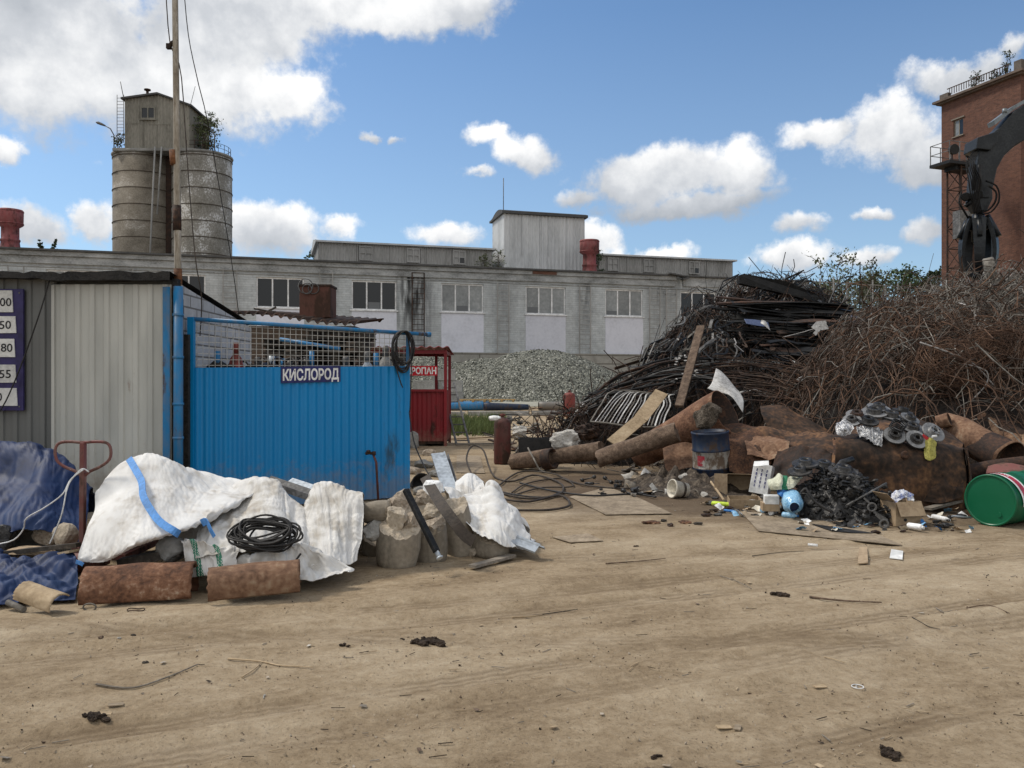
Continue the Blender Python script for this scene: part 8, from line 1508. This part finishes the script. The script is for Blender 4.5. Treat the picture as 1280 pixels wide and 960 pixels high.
# torn paper and rubbish at the foot of the blue drum
tr_ = random.Random(15)
for k in range(110):
    px, py = tr_.uniform(785, 885), tr_.uniform(572, 622); p = G(px, py); h = .22 * max(0, 1 - abs(px - 838) / 46) * max(0, 1 - abs(py - 594) / 26); p.z = h + .03; mb = MB(); t = tr_.random()
    if t < .45:
        s = tr_.uniform(.05, .14); r_ = eul(tr_.uniform(-60, 60), tr_.uniform(-50, 50), tr_.uniform(0, 360)); mb.grid([[p + r_ @ V((s * (i - 1.5) / 1.5, s * .7 * (j - 1.5) / 1.5, .25 * s * math.sin(i * 1.3 + j + k))) for i in range(4)] for j in range(4)]); one('torn_sheet', mb, tr_.choice(['white_scrap', 'card', 'card_pale', 'wood_grey', 'concrete_grey', 'white_stone']), 'torn flat scrap in the rubbish left of the blue drum', 'scrap', 'torn scraps left of the blue drum', solid=.004)
    elif t < .75: rock(mb, p, (tr_.uniform(.04, .11), .06, tr_.uniform(.03, .07)), 700 + k, 2); one('rubble_stone', mb, tr_.choice(['stone', 'concrete_grey', 'rust_dark', 'white_stone']), 'small lump in the rubbish left of the blue drum', 'stone', 'lumps left of the blue drum')
    else: a = tr_.uniform(0, 3.1); mb.bar(p, p + V((math.cos(a) * .4, math.sin(a) * .3, tr_.uniform(-.02, .1))), .03, .015); one('wood_sliver', mb, tr_.choice(['wood_grey', 'wood_tan', 'wood_dark']), 'wood sliver in the rubbish left of the blue drum', 'sliver', 'slivers left of the blue drum')
mb = MB(); P = []
for j in range(26): P.append([V((1.75 + 1.9 * i / 39, 11.6 + 2.6 * j / 25, .26 * max(0, math.sin(math.pi * i / 39)) ** .8 * max(0, math.sin(math.pi * j / 25)) * (1 + .9 * N.noise(V((i * .35, j * .35, 0)))) - .03)) for i in range(40)])
mb.grid(P, 0, False); M['ash'] = nmat('ashy rubbish', [(.3, (.02, .015, .011)), (.5, (.06, .046, .034)), (.68, (.17, .135, .10))], 9, 9, .95, 0, .9, 50); one('ash_heap', mb, 'ash', 'low heap of ashy rubbish between the logs and the blue drum', 'rubbish', kind='stuff')
mb = MB(); mb.prism([G(806, 612, .02), G(855, 616, .02), G(854, 597, .22), G(838, 595, .24)], (0, .02, .012)); one('cardboard_sheet', mb, 'card', 'brown cardboard sheet leaning behind the cream bucket', 'cardboard')
mb = MB(); a = W(881, 607, 12.4); mb.tube([G(880, 606, .2), G(905, 628, .03)], .018, 6); one('stick', mb, 'wood_tan', 'pale stick lying aslant before the blue drum', 'stick')

# ------------------------------------------------------------------ material handler arm and grapple
EY = 20.6
EX = thing('excavator', 'dark scrap handler whose arm holds a closed grapple over the tangle', 'excavator', (20.5, 23.5, 0))
def flat(pts, th, Y=EY): return [W(x, y, Y) + V((0, -th / 2, 0)) for x, y in pts], V((0, th, 0))
mb = MB(); P, e = flat([(1213, 236), (1216, 208), (1218, 190), (1228, 176), (1244, 162), (1262, 142), (1285, 128), (1330, 92), (1420, 30), (1420, 84), (1330, 140), (1285, 172), (1262, 186), (1250, 197), (1241, 213), (1236, 236), (1232, 250), (1214, 250)], .4); mb.prism(P, e); MB_obj('stick', mb, 'machine', EX, bevel=.03)
mb = MB(); P, e = flat([(1240, 158), (1262, 140), (1285, 126), (1285, 122), (1262, 135), (1238, 153)], .30); mb.prism(P, e); mb.tube([W(1256, 142, EY - .1), W(1256, 136, EY - .1)], .06, 8); MB_obj('arm_edge', mb, 'machine_pale', EX)
mb = MB(); a = W(1420, 57, EY); b = V((20.2, 23.0, 8.5)); mb.prism([a + V((0, -.25, .6)), b + V((0, -.3, .9)), V((20.9, 23, 2.0)), V((20.0, 23, 1.9)), b + V((-.6, -.3, -.6)), a + V((0, -.25, -.6))], (0, .5, 0)); MB_obj('boom', mb, 'machine', EX, bevel=.03)
mb = MB(); mb.bx(18.8, 23.5, 22.2, 25.2, 1.2, 2.6); mb.bx(22.0, 23.4, 22.3, 25.1, 2.6, 3.2); MB_obj('body', mb, 'machine_body', EX, bevel=.08)
cb = MB(); cb.bx(18.7, 20.2, 21.9, 22.19, 2.0, 4.4); cb.bx(18.7, 20.2, 20.9, 21.9, 2.0, 2.9); cb.bx(18.7, 20.2, 20.9, 21.9, 4.2, 4.4)
for x in (18.75, 20.1): cb.bar((x, 20.95, 2.9), (x, 20.95, 4.2), .1, .1)
cb = MB_obj('cab', cb, 'machine_body', EX); g = MB(); g.bx(18.8, 20.1, 20.98, 21.0, 2.9, 4.2); g.bx(18.72, 18.74, 21.0, 21.9, 2.9, 4.2); MB_obj('pane', g, 'glass_dark', cb)
for y in (22.1, 24.9):
    mb = MB(); mb.tube([(18.9, y, .5), (23.4, y, .5)], .5, 16); mb.bx(18.9, 23.4, y - .3, y + .3, .03, .97); MB_obj('track', mb, 'steel_black', EX, bevel=.1)
mb = MB(); P, e = flat([(1213, 234), (1235, 234), (1236, 250), (1229, 265), (1218, 266), (1211, 254)], .36); mb.prism(P, e); mb.tube([W(1223, 243, EY - .25), W(1223, 243, EY + .25)], .12, 14); mb.tube([W(1207, 246, EY - .22), W(1207, 246, EY + .1)], .11, 12); mb.tube([W(1206, 258, EY - .1), W(1214, 252, EY - .15)], .06, 10); MB_obj('rotator', mb, 'machine', EX, bevel=.02)
mb = MB(); c = W(1223, 266, EY); mb.lathe([(.12, -.75), (.16, -.7), (.16, -.45), (.22, -.42), (.22, -.3), (.14, -.26), (.14, -.05), (.10, 0)], 18, 0, Matrix.Translation(c)); GP = MB_obj('grapple', mb, 'machine', EX)
top = W(1223, 288, EY)
for k in range(5):
    a = 2 * math.pi * k / 5 + .5; d = V((math.cos(a), math.sin(a), 0)); mb = MB(); pts = [top + d * .22 + V((0, 0, .25)), top + d * .30 + V((0, 0, .05)), top + d * .38 + V((0, 0, -.35)), top + d * .37 + V((0, 0, -.75)), top + d * .27 + V((0, 0, -1.05)), top + d * .10 + V((0, 0, -1.2))]
    mb.sweep(spline(pts, 14), [(-.16, -.06), (.16, -.06), (.16, .06), (-.16, .06)], 0, up=d, scale=[1 - .55 * i / 13 for i in range(14)]); mb.tube([top + d * .2 + V((0, 0, .35)), top + d * .46 + V((0, 0, -.2))], .06, 8); MB_obj('tine', mb, 'machine', GP)
mb = MB()
for k in range(6):
    o = (k - 2.5) * .06; mb.tube(spline([W(1216 + k * 1.5, 190, EY - .27), W(1208 + k * 2, 206, EY - .45 - o), W(1211 + k * 3, 226, EY - .48), W(1214 + k * 2, 248, EY - .42), W(1218 + k * 2, 268, EY - .3)], 16), .014, 6)
mb.tube(spline([W(1235, 232, EY - .3), W(1245, 240, EY - .4), W(1244, 252, EY - .4), W(1236, 262, EY - .3), W(1226, 266, EY - .2)], 14), .024, 6)
mb.tube(spline([W(1232, 226, EY - .3), W(1246, 233, EY - .45), W(1249, 250, EY - .45), W(1240, 264, EY - .35), W(1228, 268, EY - .2)], 14), .022, 6)
mb.tube(spline([W(1202, 240, EY - .2), W(1199, 252, EY - .3), W(1204, 262, EY - .3), W(1210, 272, EY - .2)], 12), .024, 6)
for q in (0, 7): mb.tube([W(1218 + q, 206, EY - .3), W(1217 + q, 238, EY - .3)], .05, 8); MB_obj('hydraulic_hose', mb, 'rubber', EX)
mb = MB(); P, e = flat([(1214, 176), (1240, 168), (1238, 182), (1230, 192), (1212, 190)], .6); mb.prism(P, e); MB_obj('link_bracket', mb, 'machine', EX, bevel=.02)
mb = MB(); c = W(1238, 338, 17.3); mb.lathe([(.24, -.10), (.26, -.08), (.26, .08), (.24, .10)], 28, 0, m4(c, (.9, -.5, .2)), cap=False); one('steel_ring', mb, 'rod_grey', 'pale curved steel ring held on the crest under the grapple', 'ring', solid=.02)
# ------------------------------------------------------------------ loose bits on the open earth
dr = random.Random(99)
def on_ground(x, y, dz=0): return V((x, y, ground_z(x, y) + dz))
mb = MB()
for k in range(9000):
    y = 3.3 + 14 * dr.random() ** 1.6; x = dr.uniform(-.66, .66) * y; p = on_ground(x, y, .003); t = dr.random()
    if N.noise(V((x * .9, y * 1.3, 2))) + dr.gauss(0, .22) < -.05: continue
    if t < .90:
        s = (dr.uniform(.002, .006) if dr.random() < .85 else dr.uniform(.005, .011)) * (1 + y * .04); q = eul(dr.uniform(0, 360), dr.uniform(0, 360), 0); w_ = [V((s, 0, 0)), V((-.5 * s, .8 * s, 0)), V((-.6 * s, -.7 * s, 0)), V((0, 0, s * .9))]; mb.add([p + q @ e for e in w_], [(0, 1, 3), (1, 2, 3), (2, 0, 3), (0, 2, 1)], dr.choice((0, 0, 0, 6, 6, 6, 1, 2)))
    elif t < .97:
        a = dr.gauss(.2, .7); L = dr.uniform(.015, .08); d = V((math.cos(a), math.sin(a), 0)) * L; mb.bar(p + V((0, 0, .003)), p + d + V((0, 0, .006)), dr.uniform(.002, .005), .003, dr.choice((3, 3, 4, 4, 1)))
    else:
        s = dr.uniform(.006, .022); q = eul(dr.uniform(-12, 12), dr.uniform(-12, 12), dr.uniform(0, 360)); mb.add([p + V((0, 0, .006)) + q @ V(e) for e in ((-s, -.6 * s, 0), (s, -.5 * s, 0), (.8 * s, .6 * s, .003), (-.9 * s, .5 * s, 0))], [(0, 1, 2, 3)], dr.choice((1, 3, 3, 4, 0, 2) if dr.random() < .93 else (5,)))
one('litter', mb, ['stone', 'clod', 'wood_brown', 'wood_grey', 'wood_tan', 'white_stone', 'card_pale'], 'crumbs of stone, bark and straw strewn over the earth', 'litter', kind='stuff', origin=(0, 0, 0))
def twig(pts, r, mat, label):
    g = []
    for q in pts: p = G(*q); p.z = ground_z(p.x, p.y) + r + .004; g.append(p)
    mb = MB(); mb.tube(spline(g, 16), [r * (1 - .5 * i / 15) for i in range(16)], 6); return one('twig', mb, mat, label, 'twig', 'twigs on the earth')
twig([(120, 860), (165, 862), (210, 850), (247, 834)], .006, 'wood_grey', 'long curved twig at the left foreground')
twig([(285, 827), (325, 829), (350, 834), (392, 836)], .006, 'wood_tan', 'pale forked twig stretched across the left foreground'); twig([(302, 848), (318, 840), (327, 830)], .005, 'wood_tan', 'short side shoot joining the pale forked twig')
twig([(1012, 747), (1050, 752), (1102, 756)], .009, 'wood_brown', 'thick brown twig right of centre'); twig([(640, 773), (665, 771), (678, 768)], .008, 'wood_tan', 'short thick pale twig in the middle of the earth'); twig([(640, 768), (680, 764), (722, 757)], .005, 'wood_dark', 'dark straight twig just above the short pale one')
twig([(757, 704), (795, 702), (832, 699)], .007, 'wood_brown', 'straight brown stick near the tan board'); twig([(900, 718), (922, 726), (940, 730)], .004, 'wood_grey', 'thin grey twig in the middle right'); twig([(1030, 826), (1045, 832), (1056, 833)], .004, 'wood_tan', 'small pale twig in the right foreground'); twig([(1208, 760), (1235, 764), (1262, 770)], .005, 'wood_brown', 'brown twig near the right edge'); twig([(1140, 780), (1160, 786), (1175, 790)], .004, 'wood_dark', 'short dark twig at the right'); twig([(940, 696), (975, 692), (1005, 688)], .004, 'wood_dark', 'thin dark twig below the long cardboard'); twig([(1170, 760), (1180, 768), (1190, 772)], .004, 'wood_grey', 'short grey twig near the right edge')
for i, (px, py, s, mt, lab) in enumerate(((542, 804, .050, 'clod', 'largest dark clod lying alone in the foreground'), (118, 898, .030, 'clod', 'dark crumbled clod in the left foreground corner'), (430, 809, .022, 'clod', 'small dark clod left of the largest one'), (502, 797, .014, 'clod', 'tiny clod beside the largest one'), (976, 743, .035, 'clod', 'flat dark clod by the thick brown twig'), (1070, 856, .012, 'white_stone', 'small white pebble in the right foreground'), (148, 800, .013, 'white_stone', 'little pale chip before the half pipes'), (168, 796, .018, 'wood_dark', 'dark chip beside the little pale chip'), (128, 800, .02, 'wood_brown', 'brown chip left of the pale one'), (180, 832, .018, 'wood_dark', 'dark bark chip in the left foreground'), (1112, 942, .03, 'clod', 'dark clod near the bottom right'), (818, 944, .02, 'clod', 'dark clod at the bottom middle'), (795, 684, .02, 'rust_dark', 'dark nut standing on the earth near the tan board'), (330, 870, .012, 'white_stone', 'pale stone near the forked twig'))):
    mb = MB(); p = G(px, py)
    n_ = 16 if s > .025 else 3
    for k in range(n_): rock(mb, on_ground(p.x + dr.gauss(0, s * .8) * (k > 0), p.y + dr.gauss(0, s * .6) * (k > 0), s * .25), (s * dr.uniform(.35, .8), s * .5, s * .4), 900 + i * 9 + k, 3, cuts=4, rough=.5)
    one('earth_clod' if 'clod' in lab else 'chip', mb, mt, lab, 'clod' if 'clod' in lab else 'chip')
for i, (px, py, a) in enumerate(((130, 891, .2), (145, 880, .4), (905, 908, .2), (922, 909, 1.2), (1025, 858, .3))):
    p = G(px, py); mb = MB(); s = .03; mb.box(on_ground(p.x, p.y, .008), (.07, .03, .006), 0, eul(3, 4, math.degrees(a))); one('wood_chip', mb, ['wood_tan', 'card_pale'][i % 2], ['pale wood chip beside the left dark clod', 'second wood chip above the left dark clod', 'left of two flat chips in the right foreground', 'right of two flat chips in the right foreground', 'flat chip alone in the right foreground'][i], 'chip')
p = G(1072, 856); mb = MB(); mb.tube([on_ground(p.x, p.y, .006) + V((.03 * math.cos(t), .03 * math.sin(t), 0)) for t in [i * .4 for i in range(16)]], .003, 5, closed=True); one('wire_ring', mb, 'plastic_white', 'thin white ring lying in the right foreground', 'ring')
mb = MB(); a, b = gp(1010, 684, .013), gp(1022, 685, .013); mb.tube([a, b], .014, 8); one('white_tube', mb, 'plastic_white', 'small white plastic piece below the long cardboard', 'tube')
for k in range(5):
    px, py = (814, 829, 838, 856, 873)[k], (655, 653, 658, 654, 657)[k]; mb = MB(); p = G(px, py); s = (.10, .045, .06, .09, .05)[k]; rock(mb, on_ground(p.x, p.y, .01), (s, s * .6, .022), 860 + k, 3, cuts=5, rough=.5, rot=eul(0, 0, 40 * k)); one('dirt_lump', mb, ['rust', 'wood_dark', 'rust_dark'][k % 3], ['reddish rag at the left of the dark row below the bucket', 'dark lump second in the row below the bucket', 'brown lump in the middle of the row below the bucket', 'rusty lump fourth in the row below the bucket', 'dark lump at the right end of the row below the bucket'][k], 'lump')
bpy.context.view_layer.update()
